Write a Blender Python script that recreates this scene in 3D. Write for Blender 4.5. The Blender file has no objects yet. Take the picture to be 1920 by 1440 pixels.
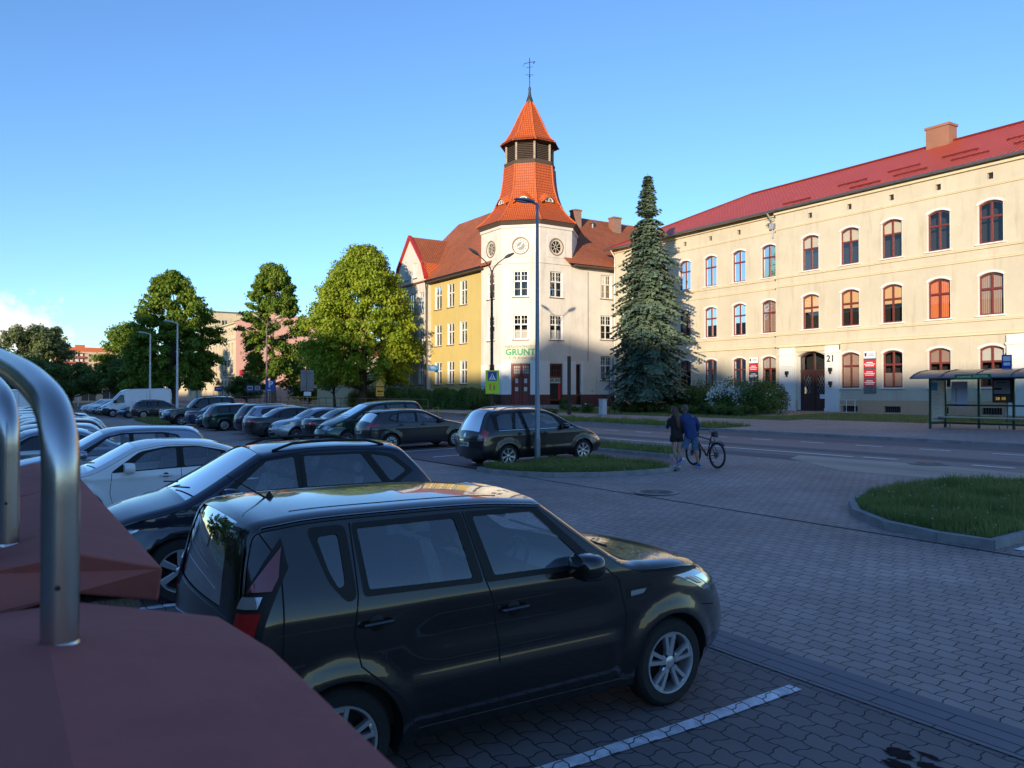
import bpy, bmesh, math, random
import numpy as np
from mathutils import Vector, Matrix
from mathutils.geometry import tessellate_polygon, delaunay_2d_cdt

S = bpy.context.scene
COL = S.collection
rad = math.radians

# ------------------------------------------------------------------ camera
CAM_Z = 2.33
YAW = math.atan(955 / 1480.0)
PITCH = math.atan(17 / 1480.0)
cam = bpy.data.objects.new('camera', bpy.data.cameras.new('camera'))
COL.objects.link(cam)
cam.data.sensor_width = 36.0
cam.data.lens = 36.0 * 1480 / 1920
cam.data.clip_start = 0.05
cam.data.clip_end = 6000
cam.location = (0, 0, CAM_Z)
cam.rotation_euler = (math.pi / 2 + PITCH, 0, -YAW)
cam.data.dof.use_dof = True
cam.data.dof.focus_distance = 9.0
cam.data.dof.aperture_fstop = 7.0
S.camera = cam

# ------------------------------------------------------------------ light
SUN_EL = 8.0
SUN_DIR = Vector((-0.80, -0.60, 0)).normalized()      # horizontal direction towards the sun
w = bpy.data.worlds.new('World')
S.world = w
w.use_nodes = True
nt = w.node_tree
nt.nodes.clear()
out = nt.nodes.new('ShaderNodeOutputWorld')
bg = nt.nodes.new('ShaderNodeBackground')
sky = nt.nodes.new('ShaderNodeTexSky')
sky.sky_type = 'NISHITA'
sky.sun_disc = False
sky.sun_elevation = rad(SUN_EL)
sky.sun_rotation = math.atan2(SUN_DIR.x, SUN_DIR.y)
sky.altitude = 0
sky.air_density = 1.0
sky.dust_density = 0.0
sky.ozone_density = 4.0
bg.inputs[1].default_value = 0.15
# a low evening cloud bank far to the left, part of the sky itself
tc = nt.nodes.new('ShaderNodeTexCoord')
noi = nt.nodes.new('ShaderNodeTexNoise')
noi.inputs['Scale'].default_value = 22
noi.inputs['Detail'].default_value = 8
noi.inputs['Roughness'].default_value = 0.6
nt.links.new(tc.outputs['Generated'], noi.inputs['Vector'])
dist = nt.nodes.new('ShaderNodeVectorMath'); dist.operation = 'SUBTRACT'
cd = Vector((0.010, 1.0, 0.070)).normalized()
dist.inputs[1].default_value = cd
nt.links.new(tc.outputs['Generated'], dist.inputs[0])
mul = nt.nodes.new('ShaderNodeVectorMath'); mul.operation = 'MULTIPLY'
mul.inputs[1].default_value = (16, 16, 30)
nt.links.new(dist.outputs[0], mul.inputs[0])
ln = nt.nodes.new('ShaderNodeVectorMath'); ln.operation = 'LENGTH'
nt.links.new(mul.outputs[0], ln.inputs[0])
sub = nt.nodes.new('ShaderNodeMath'); sub.operation = 'MULTIPLY_ADD'
sub.inputs[1].default_value = 3.2;
nt.links.new(noi.outputs[0], sub.inputs[0])
neg = nt.nodes.new('ShaderNodeMath'); neg.operation = 'MULTIPLY'; neg.inputs[1].default_value = -1.35
nt.links.new(ln.outputs['Value'], neg.inputs[0])
nt.links.new(neg.outputs[0], sub.inputs[2])
cr = nt.nodes.new('ShaderNodeMapRange'); cr.inputs[1].default_value = 0.35; cr.inputs[2].default_value = 0.95
cr.inputs[4].default_value = 0.75
nt.links.new(sub.outputs[0], cr.inputs[0])
mixc = nt.nodes.new('ShaderNodeMix'); mixc.data_type = 'RGBA'
nt.links.new(cr.outputs[0], mixc.inputs[0])
hs = nt.nodes.new('ShaderNodeHueSaturation'); hs.inputs['Saturation'].default_value = 1.0
hs.inputs['Hue'].default_value = 0.507
nt.links.new(sky.outputs[0], hs.inputs['Color'])
nt.links.new(hs.outputs[0], mixc.inputs[6])
mixc.inputs[7].default_value = (4.2, 3.4, 3.3, 1)
nt.links.new(mixc.outputs[2], bg.inputs[0])
nt.links.new(bg.outputs[0], out.inputs[0])

sun = bpy.data.objects.new('sun', bpy.data.lights.new('sun', 'SUN'))
COL.objects.link(sun)
sun.data.energy = 3.0
sun.data.angle = rad(0.6)
sun.data.color = (1.0, 0.84, 0.61)
sd = Vector((SUN_DIR.x * math.cos(rad(SUN_EL)), SUN_DIR.y * math.cos(rad(SUN_EL)), math.sin(rad(SUN_EL))))
sun.rotation_euler = sd.to_track_quat('Z', 'Y').to_euler()
S.view_settings.view_transform = 'Standard'
S.view_settings.look = 'None'
S.view_settings.exposure = 1.18
S.view_settings.gamma = 1
S.render.engine = 'CYCLES'
S.cycles.max_bounces = 8
S.cycles.transparent_max_bounces = 24
S.cycles.caustics_reflective = False
S.cycles.caustics_refractive = False
S.cycles.sample_clamp_indirect = 6

# ------------------------------------------------------------------ helpers
def gz(X):
 """height of the gently rising square at distance X"""
 return 0.025 * min(max(X - 4.0, 0.0), 40.0)

def tag(o, label=None, cat=None, group=None, kind=None):
 if label: o['label'] = label
 if cat: o['category'] = cat
 if group: o['group'] = group
 if kind: o['kind'] = kind
 return o

def empty(name, loc, rz=0.0, label=None, cat=None, group=None):
 o = bpy.data.objects.new(name, None)
 COL.objects.link(o)
 o.location = loc
 o.rotation_euler = (0, 0, rz)
 o.empty_display_size = 0.2
 return tag(o, label, cat, group)

def copy_tree(o, parent=None):
 c = o.copy()
 COL.objects.link(c)
 if parent is not None:
  c.parent = parent
 for ch in KIDS.get(o.name, []):
  copy_tree_child(ch, c)
 return c

KIDS = {}
def copy_tree_child(ch, c):
 d = ch.copy()
 COL.objects.link(d)
 d.parent = c
 for g in KIDS.get(ch.name, []):
  e = g.copy()
  COL.objects.link(e)
  e.parent = d

def link(name, me, parent=None, loc=None):
 o = bpy.data.objects.new(name, me)
 COL.objects.link(o)
 if parent is not None:
  o.parent = parent
  KIDS.setdefault(parent.name, []).append(o)
 if loc is not None:
  o.location = loc
 return o

class MB:
 def __init__(s):
  s.v = []; s.f = []; s.m = []
 def add(s, vs, fs, m=0):
  b = len(s.v)
  s.v += [tuple(v) for v in vs]
  s.f += [tuple(i + b for i in f) for f in fs]
  s.m += [m] * len(fs)
  return s
 def box(s, a, b, m=0):
  x0, y0, z0 = a; x1, y1, z1 = b
  vs = [(x0,y0,z0),(x1,y0,z0),(x1,y1,z0),(x0,y1,z0),(x0,y0,z1),(x1,y0,z1),(x1,y1,z1),(x0,y1,z1)]
  return s.add(vs, [(0,3,2,1),(4,5,6,7),(0,1,5,4),(1,2,6,5),(2,3,7,6),(3,0,4,7)], m)
 def obox(s, O, U, V, N, a, b, m=0):
  """box in a local frame O,U,V,N"""
  O, U, V, N = Vector(O), Vector(U), Vector(V), Vector(N)
  k = len(s.v)
  s.box(a, b, m)
  for i in range(k, len(s.v)):
   p = s.v[i]
   s.v[i] = tuple(O + U * p[0] + V * p[1] + N * p[2])
  return s
 def tube(s, pts, r, n=10, m=0, cap=True):
  pts = [Vector(p) for p in pts]
  rs = r if isinstance(r, (list, tuple)) else [r] * len(pts)
  b = len(s.v)
  prev = None
  for i, p in enumerate(pts):
   if i == 0: t = pts[1] - p
   elif i == len(pts) - 1: t = p - pts[i - 1]
   else: t = (pts[i + 1] - p).normalized() + (p - pts[i - 1]).normalized()
   t.normalize()
   if prev is None:
    a = Vector((0, 0, 1)) if abs(t.z) < 0.9 else Vector((1, 0, 0))
    u = t.cross(a).normalized()
   else:
    u = (prev - t * prev.dot(t)).normalized()
   prev = u
   w_ = t.cross(u)
   for k in range(n):
    an = 2 * math.pi * k / n
    q = p + (u * math.cos(an) + w_ * math.sin(an)) * rs[i]
    s.v.append(tuple(q))
  fs = []
  for i in range(len(pts) - 1):
   for k in range(n):
    k2 = (k + 1) % n
    fs.append((b + i*n + k, b + i*n + k2, b + (i+1)*n + k2, b + (i+1)*n + k))
  if cap:
   fs.append(tuple(b + k for k in range(n))[::-1])
   fs.append(tuple(b + (len(pts)-1)*n + k for k in range(n)))
  s.f += fs; s.m += [m] * len(fs)
  return s
 def lathe(s, prof, n=24, O=(0,0,0), ax='z', m=0, cap=False):
  """prof: (radius, height)"""
  b = len(s.v)
  for r, h in prof:
   for k in range(n):
    a = 2 * math.pi * k / n
    c, d = r * math.cos(a), r * math.sin(a)
    if ax == 'z': p = (c, d, h)
    elif ax == 'y': p = (c, h, d)
    else: p = (h, c, d)
    s.v.append((O[0]+p[0], O[1]+p[1], O[2]+p[2]))
  fs = []
  for i in range(len(prof)-1):
   for k in range(n):
    k2 = (k+1) % n
    fs.append((b+i*n+k, b+i*n+k2, b+(i+1)*n+k2, b+(i+1)*n+k))
  if cap:
   fs.append(tuple(b+k for k in range(n)))
   fs.append(tuple(b+(len(prof)-1)*n+k for k in range(n)))
  s.f += fs; s.m += [m]*len(fs)
  return s
 def poly(s, pts, m=0):
  return s.add(pts, [tuple(range(len(pts)))], m)
 def prism(s, poly2, f0, f1, m=0, holes=()):
  """extrude a 2D polygon; f0/f1 map (u,v)->3D for both ends"""
  loops = [list(poly2)] + [list(h) for h in holes]
  tris = tessellate_polygon([[Vector((p[0], p[1], 0)) for p in l] for l in loops])
  flat = [p for l in loops for p in l]
  n = len(flat)
  vs = [f0(*p) for p in flat] + [f1(*p) for p in flat]
  fs = [tuple(t) for t in tris] + [tuple(i + n for i in t)[::-1] for t in tris]
  k = 0
  for l in loops:
   for i in range(len(l)):
    j = (i + 1) % len(l)
    fs.append((k+i, k+j, n+k+j, n+k+i))
   k += len(l)
  return s.add(vs, fs, m)
 def mesh(s, name, mats, smooth=False, recalc=True, merge=0):
  me = bpy.data.meshes.new(name)
  me.from_pydata(s.v, [], s.f)
  for m in (mats if isinstance(mats, (list, tuple)) else [mats]):
   me.materials.append(m)
  if any(s.m):
   me.polygons.foreach_set('material_index', s.m)
  if recalc or merge:
   bm = bmesh.new(); bm.from_mesh(me)
   if merge: bmesh.ops.remove_doubles(bm, verts=bm.verts, dist=merge)
   if recalc: bmesh.ops.recalc_face_normals(bm, faces=bm.faces)
   bm.to_mesh(me); bm.free()
  if smooth:
   me.polygons.foreach_set('use_smooth', [True] * len(me.polygons))
   if smooth is not True:
    me.set_sharp_from_angle(angle=rad(smooth))
  me.update()
  return me
 def build(s, name, mats, parent=None, smooth=False, loc=None, recalc=True, merge=0):
  return link(name, s.mesh(name, mats, smooth, recalc, merge), parent, loc)

# ------------------------------------------------------------------ materials
_mats = {}
def mat(name, col, rough=0.6, metal=0.0, var=0.0, scale=4.0, bump=0.0, bscale=None, coat=0.0, spec=0.5,
  col2=None, stretch=None, emis=0.0):
 if name in _mats: return _mats[name]
 m = bpy.data.materials.new(name)
 m.use_nodes = True
 t = m.node_tree; N = t.nodes; L = t.links
 b = N['Principled BSDF']
 c = tuple(col) + (1,)
 b.inputs['Base Color'].default_value = c
 b.inputs['Roughness'].default_value = rough
 b.inputs['Metallic'].default_value = metal
 b.inputs['Specular IOR Level'].default_value = spec
 b.inputs['Coat Weight'].default_value = coat
 b.inputs['Coat Roughness'].default_value = 0.03
 if emis:
  b.inputs['Emission Color'].default_value = c
  b.inputs['Emission Strength'].default_value = emis
 if var or bump or col2:
  tc = N.new('ShaderNodeTexCoord')
  mp = N.new('ShaderNodeMapping')
  if stretch: mp.inputs['Scale'].default_value = stretch
  L.new(tc.outputs['Object'], mp.inputs['Vector'])
  n1 = N.new('ShaderNodeTexNoise'); n1.inputs['Scale'].default_value = scale
  n1.inputs['Detail'].default_value = 7; n1.inputs['Roughness'].default_value = 0.62
  L.new(mp.outputs[0], n1.inputs['Vector'])
  if var or col2:
   mx = N.new('ShaderNodeMix'); mx.data_type = 'RGBA'
   mr = N.new('ShaderNodeMapRange'); mr.inputs[1].default_value = 0.3; mr.inputs[2].default_value = 0.7
   L.new(n1.outputs[0], mr.inputs[0]); L.new(mr.outputs[0], mx.inputs[0])
   if col2 is None:
    lo = tuple(x * (1 - var) for x in col); hi = tuple(min(1, x * (1 + var)) for x in col)
   else:
    lo, hi = col, col2
   mx.inputs[6].default_value = tuple(lo) + (1,)
   mx.inputs[7].default_value = tuple(hi) + (1,)
   L.new(mx.outputs[2], b.inputs['Base Color'])
  if bump:
   n2 = N.new('ShaderNodeTexNoise'); n2.inputs['Scale'].default_value = bscale or scale * 6
   n2.inputs['Detail'].default_value = 4
   L.new(tc.outputs['Object'], n2.inputs['Vector'])
   bp = N.new('ShaderNodeBump'); bp.inputs['Strength'].default_value = bump
   bp.inputs['Distance'].default_value = 0.02
   L.new(n2.outputs[0], bp.inputs['Height']); L.new(bp.outputs[0], b.inputs['Normal'])
 _mats[name] = m
 return m

def glass_mat(name, tint=(0.5, 0.55, 0.58), refl=(1, 1, 1), ior=1.6):
 if name in _mats: return _mats[name]
 m = bpy.data.materials.new(name); m.use_nodes = True
 t = m.node_tree; N = t.nodes; L = t.links
 N.clear()
 o = N.new('ShaderNodeOutputMaterial')
 tr = N.new('ShaderNodeBsdfTransparent'); tr.inputs[0].default_value = tuple(tint) + (1,)
 gl = N.new('ShaderNodeBsdfGlossy'); gl.inputs['Roughness'].default_value = 0.01
 gl.inputs['Color'].default_value = tuple(refl) + (1,)
 fr = N.new('ShaderNodeFresnel'); fr.inputs[0].default_value = ior
 mx = N.new('ShaderNodeMixShader')
 L.new(fr.outputs[0], mx.inputs[0]); L.new(tr.outputs[0], mx.inputs[1]); L.new(gl.outputs[0], mx.inputs[2])
 L.new(mx.outputs[0], o.inputs[0])
 _mats[name] = m
 return m

def brick_mat(name, c1, c2, mortar, bw, bh, ms=0.01, rough=0.8, bump=0.6, uv='xy', zig=0.0, var=0.25, offset=0.5,
     squash=1.0, big=0.25, spec=0.4):
 """bricks, pavers, roof tiles: uv chooses the two object axes that carry the courses"""
 if name in _mats: return _mats[name]
 m = bpy.data.materials.new(name); m.use_nodes = True
 t = m.node_tree; N = t.nodes; L = t.links
 b = N['Principled BSDF']; b.inputs['Roughness'].default_value = rough
 b.inputs['Specular IOR Level'].default_value = spec
 tc = N.new('ShaderNodeTexCoord'); sp = N.new('ShaderNodeSeparateXYZ')
 L.new(tc.outputs['UV' if uv == 'uv' else 'Object'], sp.inputs[0])
 ax = {'x': 0, 'y': 1, 'z': 2}
 a, c = (sp.outputs[0], sp.outputs[1]) if uv == 'uv' else (sp.outputs[ax[uv[0]]], sp.outputs[ax[uv[1]]])
 if zig:
  def zz(src, dst, per, amp):
   pp = N.new('ShaderNodeMath'); pp.operation = 'PINGPONG'; pp.inputs[1].default_value = per
   L.new(src, pp.inputs[0])
   sm = N.new('ShaderNodeMapRange'); sm.interpolation_type = 'SMOOTHSTEP'
   sm.inputs[1].default_value = per * 0.3; sm.inputs[2].default_value = per * 0.7
   sm.inputs[3].default_value = -amp; sm.inputs[4].default_value = amp
   L.new(pp.outputs[0], sm.inputs[0])
   ad = N.new('ShaderNodeMath'); ad.operation = 'ADD'
   L.new(dst, ad.inputs[0]); L.new(sm.outputs[0], ad.inputs[1])
   return ad.outputs[0]
  a2 = zz(c, a, bh, zig)
  c2_ = zz(a, c, bw * 0.5, zig * 0.45)
  a, c = a2, c2_
 cb = N.new('ShaderNodeCombineXYZ'); L.new(a, cb.inputs[0]); L.new(c, cb.inputs[1])
 br = N.new('ShaderNodeTexBrick'); br.offset = offset
 br.inputs['Scale'].default_value = 1
 br.inputs['Brick Width'].default_value = bw
 br.inputs['Row Height'].default_value = bh
 br.inputs['Mortar Size'].default_value = ms
 br.inputs['Mortar Smooth'].default_value = 0.2
 br.inputs['Color1'].default_value = tuple(c1) + (1,)
 br.inputs['Color2'].default_value = tuple(c2) + (1,)
 br.inputs['Mortar'].default_value = tuple(mortar) + (1,)
 L.new(cb.outputs[0], br.inputs['Vector'])
 n1 = N.new('ShaderNodeTexNoise'); n1.inputs['Scale'].default_value = big; n1.inputs['Detail'].default_value = 8
 n1.inputs['Roughness'].default_value = 0.65
 L.new(tc.outputs['Object'], n1.inputs['Vector'])
 mr = N.new('ShaderNodeMapRange'); mr.inputs[1].default_value = 0.3; mr.inputs[2].default_value = 0.7
 mr.inputs[3].default_value = 1 - var; mr.inputs[4].default_value = 1 + var
 L.new(n1.outputs[0], mr.inputs[0])
 mx = N.new('ShaderNodeVectorMath'); mx.operation = 'SCALE'
 L.new(br.outputs[0], mx.inputs[0]); L.new(mr.outputs[0], mx.inputs['Scale'])
 L.new(mx.outputs[0], b.inputs['Base Color'])
 if bump:
  bp = N.new('ShaderNodeBump'); bp.inputs['Strength'].default_value = bump; bp.inputs['Distance'].default_value = 0.01
  bp.invert = True
  L.new(br.outputs['Fac'], bp.inputs['Height']); L.new(bp.outputs[0], b.inputs['Normal'])
 _mats[name] = m
 return m

def text_mesh(name, txt, size, m, O, U, V, N_, parent=None, align='CENTER', depth=0.004, shear=0.0, sx=1.0, bold=0.0):
 c = bpy.data.curves.new(name, 'FONT')
 c.body = txt; c.size = size; c.align_x = align; c.align_y = 'CENTER'; c.extrude = depth; c.shear = shear
 c.offset = bold
 c.resolution_u = 2
 o = bpy.data.objects.new(name, c)
 COL.objects.link(o)
 bpy.context.view_layer.update()
 me = bpy.data.meshes.new_from_object(o)
 bpy.data.objects.remove(o)
 U, V, N_ = Vector(U), Vector(V), Vector(N_)
 M = Matrix((( U.x*sx, V.x, N_.x, O[0]), (U.y*sx, V.y, N_.y, O[1]), (U.z*sx, V.z, N_.z, O[2]), (0, 0, 0, 1)))
 me.transform(M)
 me.name = name
 me.materials.clear(); me.materials.append(m)
 return link(name, me, parent)
X_ = Vector((1, 0, 0)); Y_ = Vector((0, 1, 0)); Z_ = Vector((0, 0, 1))
# ------------------------------------------------------------------ ground
def sheet(name, polys, dz, m, label=None, kind='structure', cuts=(4.0, 44.0)):
 """flat-laid sheet following the slope; polys = list of [(X,Y)...] or rectangles (x0,x1,y0,y1)"""
 mb = MB()
 for p in polys:
  if len(p) == 4 and not isinstance(p[0], (tuple, list)):
   x0, x1, y0, y1 = p
   xs = [x0] + [c for c in cuts if x0 < c < x1] + [x1]
   for a, b in zip(xs[:-1], xs[1:]):
    mb.add([(a, y0, gz(a)+dz), (b, y0, gz(b)+dz), (b, y1, gz(b)+dz), (a, y1, gz(a)+dz)], [(0, 1, 2, 3)])
  else:
   tr = tessellate_polygon([[Vector((q[0], q[1], 0)) for q in p]])
   mb.add([(q[0], q[1], gz(q[0]) + dz) for q in p], [tuple(t) for t in tr])
 bm_o = mb.build(name, m, recalc=False)
 me = bm_o.data
 bm = bmesh.new(); bm.from_mesh(me)
 for f in bm.faces:
  if f.normal.z < 0: f.normal_flip()
 bm.to_mesh(me); bm.free()
 tag(bm_o, label, None, None, kind)
 return bm_o

def asphalt_mat(name, col, var=0.18, patch=None):
 m = mat(name, col, 0.85, var=var, scale=0.6, bump=0.35, bscale=120, stretch=(1.6, 0.25, 1))
 return m

M_ground = mat('dry_ground', (0.07, 0.075, 0.05), 0.95, var=0.3, scale=0.3)
M_pave = brick_mat('aisle_pavers', (0.38, 0.298, 0.268), (0.31, 0.243, 0.222), (0.035, 0.032, 0.038), 0.20, 0.165, 0.006, 0.75, 0.9, 'yx', 0.011, 0.30)
M_bay = brick_mat('bay_pavers', (0.19, 0.158, 0.152), (0.155, 0.130, 0.128), (0.022, 0.022, 0.028), 0.20, 0.165, 0.006, 0.8, 0.9, 'yx', 0.016, 0.28)
M_band = brick_mat('band_stones', (0.20, 0.185, 0.20), (0.17, 0.16, 0.175), (0.045, 0.042, 0.05), 1.0, 0.135, 0.008, 0.8, 0.5, 'yx', 0, 0.2)
M_redpave = brick_mat('pink_path_pavers', (0.25, 0.15, 0.15), (0.22, 0.135, 0.135), (0.09, 0.06, 0.06), 0.20, 0.10, 0.006, 0.85, 0.5, 'yx', 0, 0.2)
M_sidewalk = brick_mat('sidewalk_slabs', (0.36, 0.28, 0.26), (0.32, 0.25, 0.235), (0.15, 0.12, 0.11), 0.35, 0.35, 0.008, 0.85, 0.4, 'yx', 0, 0.2)
M_asph = asphalt_mat('road_asphalt', (0.30, 0.218, 0.195))
M_asph2 = asphalt_mat('road_asphalt_dark', (0.15, 0.125, 0.135), 0.12)
M_patch = asphalt_mat('road_asphalt_pale', (0.46, 0.35, 0.28), 0.22)
M_kerb = mat('kerb_concrete', (0.27, 0.26, 0.26), 0.9, var=0.25, scale=3, bump=0.4, bscale=60)
M_grass_soil = mat('grass_soil', (0.05, 0.085, 0.022), 0.95, var=0.4, scale=2.0, bump=0.6, bscale=40)
M_line = mat('marking_paint', (0.82, 0.81, 0.79), 0.7, var=0.22, scale=9)
M_line2 = brick_mat('marking_on_pavers', (0.78, 0.76, 0.78), (0.60, 0.59, 0.63), (0.05, 0.05, 0.06), 0.20, 0.165, 0.006, 0.75, 0.8, 'yx', 0.022, 0.35, big=9)
M_metalgrey = mat('cast_iron', (0.12, 0.11, 0.11), 0.55, 0.6, var=0.3, scale=30, bump=0.4)
M_drain = mat('drain_shadow', (0.02, 0.02, 0.022), 0.8)

sheet('ground', [(-3000, 3000, -1500, 4500)], -0.02, M_ground, 'grassy level ground reaching to the horizon')
sheet('parking_paving', [(-14.0, 11.2, -30, 130), [(11.2, 5.0), (19.2, 5.0), (19.2, 19.5), (17.2, 17.6), (14.9, 15.1), (11.2, 17.5)],
   (11.26, 19.2, -30, 4.98)], 0.004, M_pave, 'grey interlocking pavers of the parking aisle and its entrance')
sheet('bay_paving', [(-13.9, 5.33, -29, 110)], 0.010, M_bay, 'darker pavers of the near row of parking bays')
sheet('far_bay_paving', [(11.3, 17.0, 18.9, 110)], 0.008, M_asph2, 'dark surface of the far row of parking bays')
sheet('kerbstone_band', [(5.35, 5.80, -29, 110)], 0.015, M_band, 'flush band of kerbstones between bays and aisle')
sheet('road', [(19.0, 27.5, -300, 900)], 0.0, M_asph, 'worn asphalt street crossing the picture')
sheet('road_wear', [(19.4, 20.4, 9, 200), (22.0, 22.9, 3, 220), (25.6, 27.3, -80, 220)], 0.0045, M_asph2, 'darker worn wheel tracks on the street')
sheet('road_patch', [[(17.9, 12.3), (18.2, 8.6), (20.4, 8.9), (20.7, 11.3), (20.6, 15.6), (19.6, 15.2)]], 0.009, M_patch, 'pale repaired strip at the street edge')
# markings
lines = []
lines.append((21.12, 21.27, 14.2, 160))
for k in range(-4, 1): lines.append((21.25, 21.40, 12.9 + k*3.1, 14.3 + k*3.1 - 0.35))
for k in range(-8, 50): lines.append((24.7, 24.84, 11.0 + k*2.25, 12.0 + k*2.25))
for k in range(0, 22): lines.append((12.0, 16.6, 20.75 + k*2.6, 20.87 + k*2.6))
for (a, b) in ((4.9, 5.02), (5.24, 5.36)):
 lines.append((11.6, 15.5, a, b))
sheet('road_markings', lines, 0.014, M_line, 'white painted lines and dashes on street and bays', 'structure')
bl = [(-4.0, 5.19, 3.92 - 2.62*k, 4.04 - 2.62*k) for k in range(0, 4)] + [(-4.0, 5.19, 3.98+2.62*k, 4.1+2.62*k) for k in range(1, 16)]
sheet('bay_markings', bl, 0.018, M_line2, 'worn white lines between near parking bays', 'structure')
sheet('drain_channel', [(11.20, 11.245, -30, 18.5)], 0.012, M_drain, 'narrow dark drainage gap along the aisle')
# oil stains
M_oil = mat('oil_stain', (0.022, 0.014, 0.016), 0.95, var=0.5, scale=12, spec=.1)
rs = random.Random(3)
st = []
for cx, cy, rx, ry in ((4.82, 2.92, .085, .10), (4.66, 2.80, .075, .12), (4.80, 2.70, .07, .09), (4.60, 2.62, .035, .10), (4.93, 2.78, .03, .08), (4.33, 2.55, .05, .045), (4.2, 2.42, .02, .07)):
 st.append([(cx + rx*math.cos(a)*rs.uniform(.45, 1.15), cy + ry*math.sin(a)*rs.uniform(.45, 1.15)) for a in [k*2*math.pi/22 for k in range(22)]])
sheet('oil_stains', st, 0.0165, M_oil, 'dark brown oil stains on the near empty bay')

# raised pavement beyond the street
def slab(name, polys, h, m, label, kind='structure'):
 mb = MB()
 for p in polys:
  if not isinstance(p[0], (tuple, list)):
   x0, x1, y0, y1 = p
   xs = [x0] + [c for c in (4.0, 44.0) if x0 < c < x1] + [x1]
   lo = [(x, y0) for x in xs]; hi = [(x, y1) for x in reversed(xs)]
   p = lo + hi
  mb.prism(p, lambda a, b: (a, b, gz(a) - 0.05), lambda a, b: (a, b, gz(a) + h))
 return tag(mb.build(name, m), label, None, None, kind)

slab('sidewalk', [(27.64, 34.9, -120, 25.5), (30.3, 34.9, 25.5, 300), (44.0, 47.3, -60, 55.5), (34.93, 36.4, -60, 27.2), (38.8, 43.97, 31.0, 34.8)], 0.10, M_sidewalk, 'pale slab pavement in front of the buildings')
slab('verge', [(27.64, 30.27, 25.53, 50)], 0.09, M_grass_soil, 'grass verge beside the street')
slab('front_lawn', [(36.43, 43.97, -60, 27.2), (34.93, 43.97, 27.23, 30.97), (34.93, 38.77, 31.0, 34.8), (34.93, 43.97, 34.83, 52.5)], 0.09, M_grass_soil, 'lawn strip in front of the cream building')
mk = MB()
mk.prism([(27.5, -120), (27.62, -120), (27.62, 300), (27.5, 300)], lambda a, b: (a, b, gz(a)-.05), lambda a, b: (a, b, gz(a)+.115))
tag(mk.build('kerb', M_kerb), 'far concrete kerb of the street', None, None, 'structure')

def kerb_loop(name, pts, wd, h, label, closed=True, inner=None):
 """kerb stones along a polygon, with small gaps for joints"""
 mb = MB()
 n = len(pts)
 P = [Vector((p[0], p[1])) for p in pts]
 c = sum(P, Vector((0, 0))) / n
 offs = []
 for i in range(n):
  a, b, d = P[i-1], P[i], P[(i+1) % n]
  e1 = (b - a).normalized(); e2 = (d - b).normalized()
  n1 = Vector((-e1.y, e1.x)); n2 = Vector((-e2.y, e2.x))
  nn = (n1 + n2).normalized()
  if nn.dot(c - b) < 0: nn = -nn
  offs.append(b + nn * wd / max(0.6, abs(nn.dot(n1))))
 for i in range(n if closed else n - 1):
  a, b = P[i], P[(i+1) % n]; a2, b2 = offs[i], offs[(i+1) % n]
  L_ = (b - a).length
  k = max(1, round(L_ / 1.0))
  for j in range(k):
   t0 = j / k + (0.005 / L_); t1 = (j + 1) / k - (0.005 / L_)
   q = [a.lerp(b, t0), a.lerp(b, t1), a2.lerp(b2, t1), a2.lerp(b2, t0)]
   mb.prism([(v.x, v.y) for v in q], lambda x, y: (x, y, gz(x) - 0.05), lambda x, y: (x, y, gz(x) + h))
 tag(mb.build(name, M_kerb), label, None, None, 'structure')
 return [(v.x, v.y) for v in offs]

def smooth_loop(pts, k=3):
 for _ in range(k):
  o = []
  for i in range(len(pts)):
   a, b = Vector(pts[i]), Vector(pts[(i+1) % len(pts)])
   o += [tuple(a.lerp(b, .25)), tuple(a.lerp(b, .75))]
  pts = o
 return pts
ISL_A = [(10.95, 18.75), (10.95, 18.1), (11.15, 17.2), (11.7, 16.2), (12.6, 15.5), (13.8, 15.1), (14.7, 15.05), (15.0, 15.3), (15.0, 16.5), (15.0, 18.75)]
ISL_B = [(11.4, 5.5), (11.38, 6.3), (11.65, 7.3), (12.3, 8.25), (13.2, 8.95), (14.4, 9.4), (15.8, 9.55), (17.4, 9.4), (18.1, 8.9), (18.3, 8.0), (18.3, 5.5)]
ISL_C = [(17.15, 17.7), (18.3, 17.9), (18.75, 19.2), (18.8, 40), (18.8, 120), (17.15, 120), (17.15, 40)]
inA = kerb_loop('island_kerb', ISL_A, 0.11, 0.12, 'curved kerb around the middle grass island')
inB = kerb_loop('island_kerb', ISL_B, 0.12, 0.13, 'curved kerb around the right grass island')
inC = kerb_loop('island_kerb', ISL_C, 0.11, 0.12, 'kerb around the long grass strip beside the street')
slab('island_soil', [inA], 0.10, M_grass_soil, 'soil of the middle grass island')
slab('island_soil', [inB], 0.11, M_grass_soil, 'soil of the right grass island')
slab('island_soil', [inC], 0.10, M_grass_soil, 'soil of the long grass strip')
sheet('footpath', [[(15.02, 15.1), (17.1, 17.5), (17.12, 110), (15.02, 110)]], 0.022, M_redpave, 'reddish paved footpath between the grass strips')
ISL_D = [(9.2, 58.5), (16.5, 58.5), (16.8, 60), (16.8, 70.3), (9.6, 70.8), (8.9, 69.5), (8.8, 60)]
slab('island_soil', [ISL_D], 0.10, M_grass_soil, 'small planted island among the far parked cars')

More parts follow.
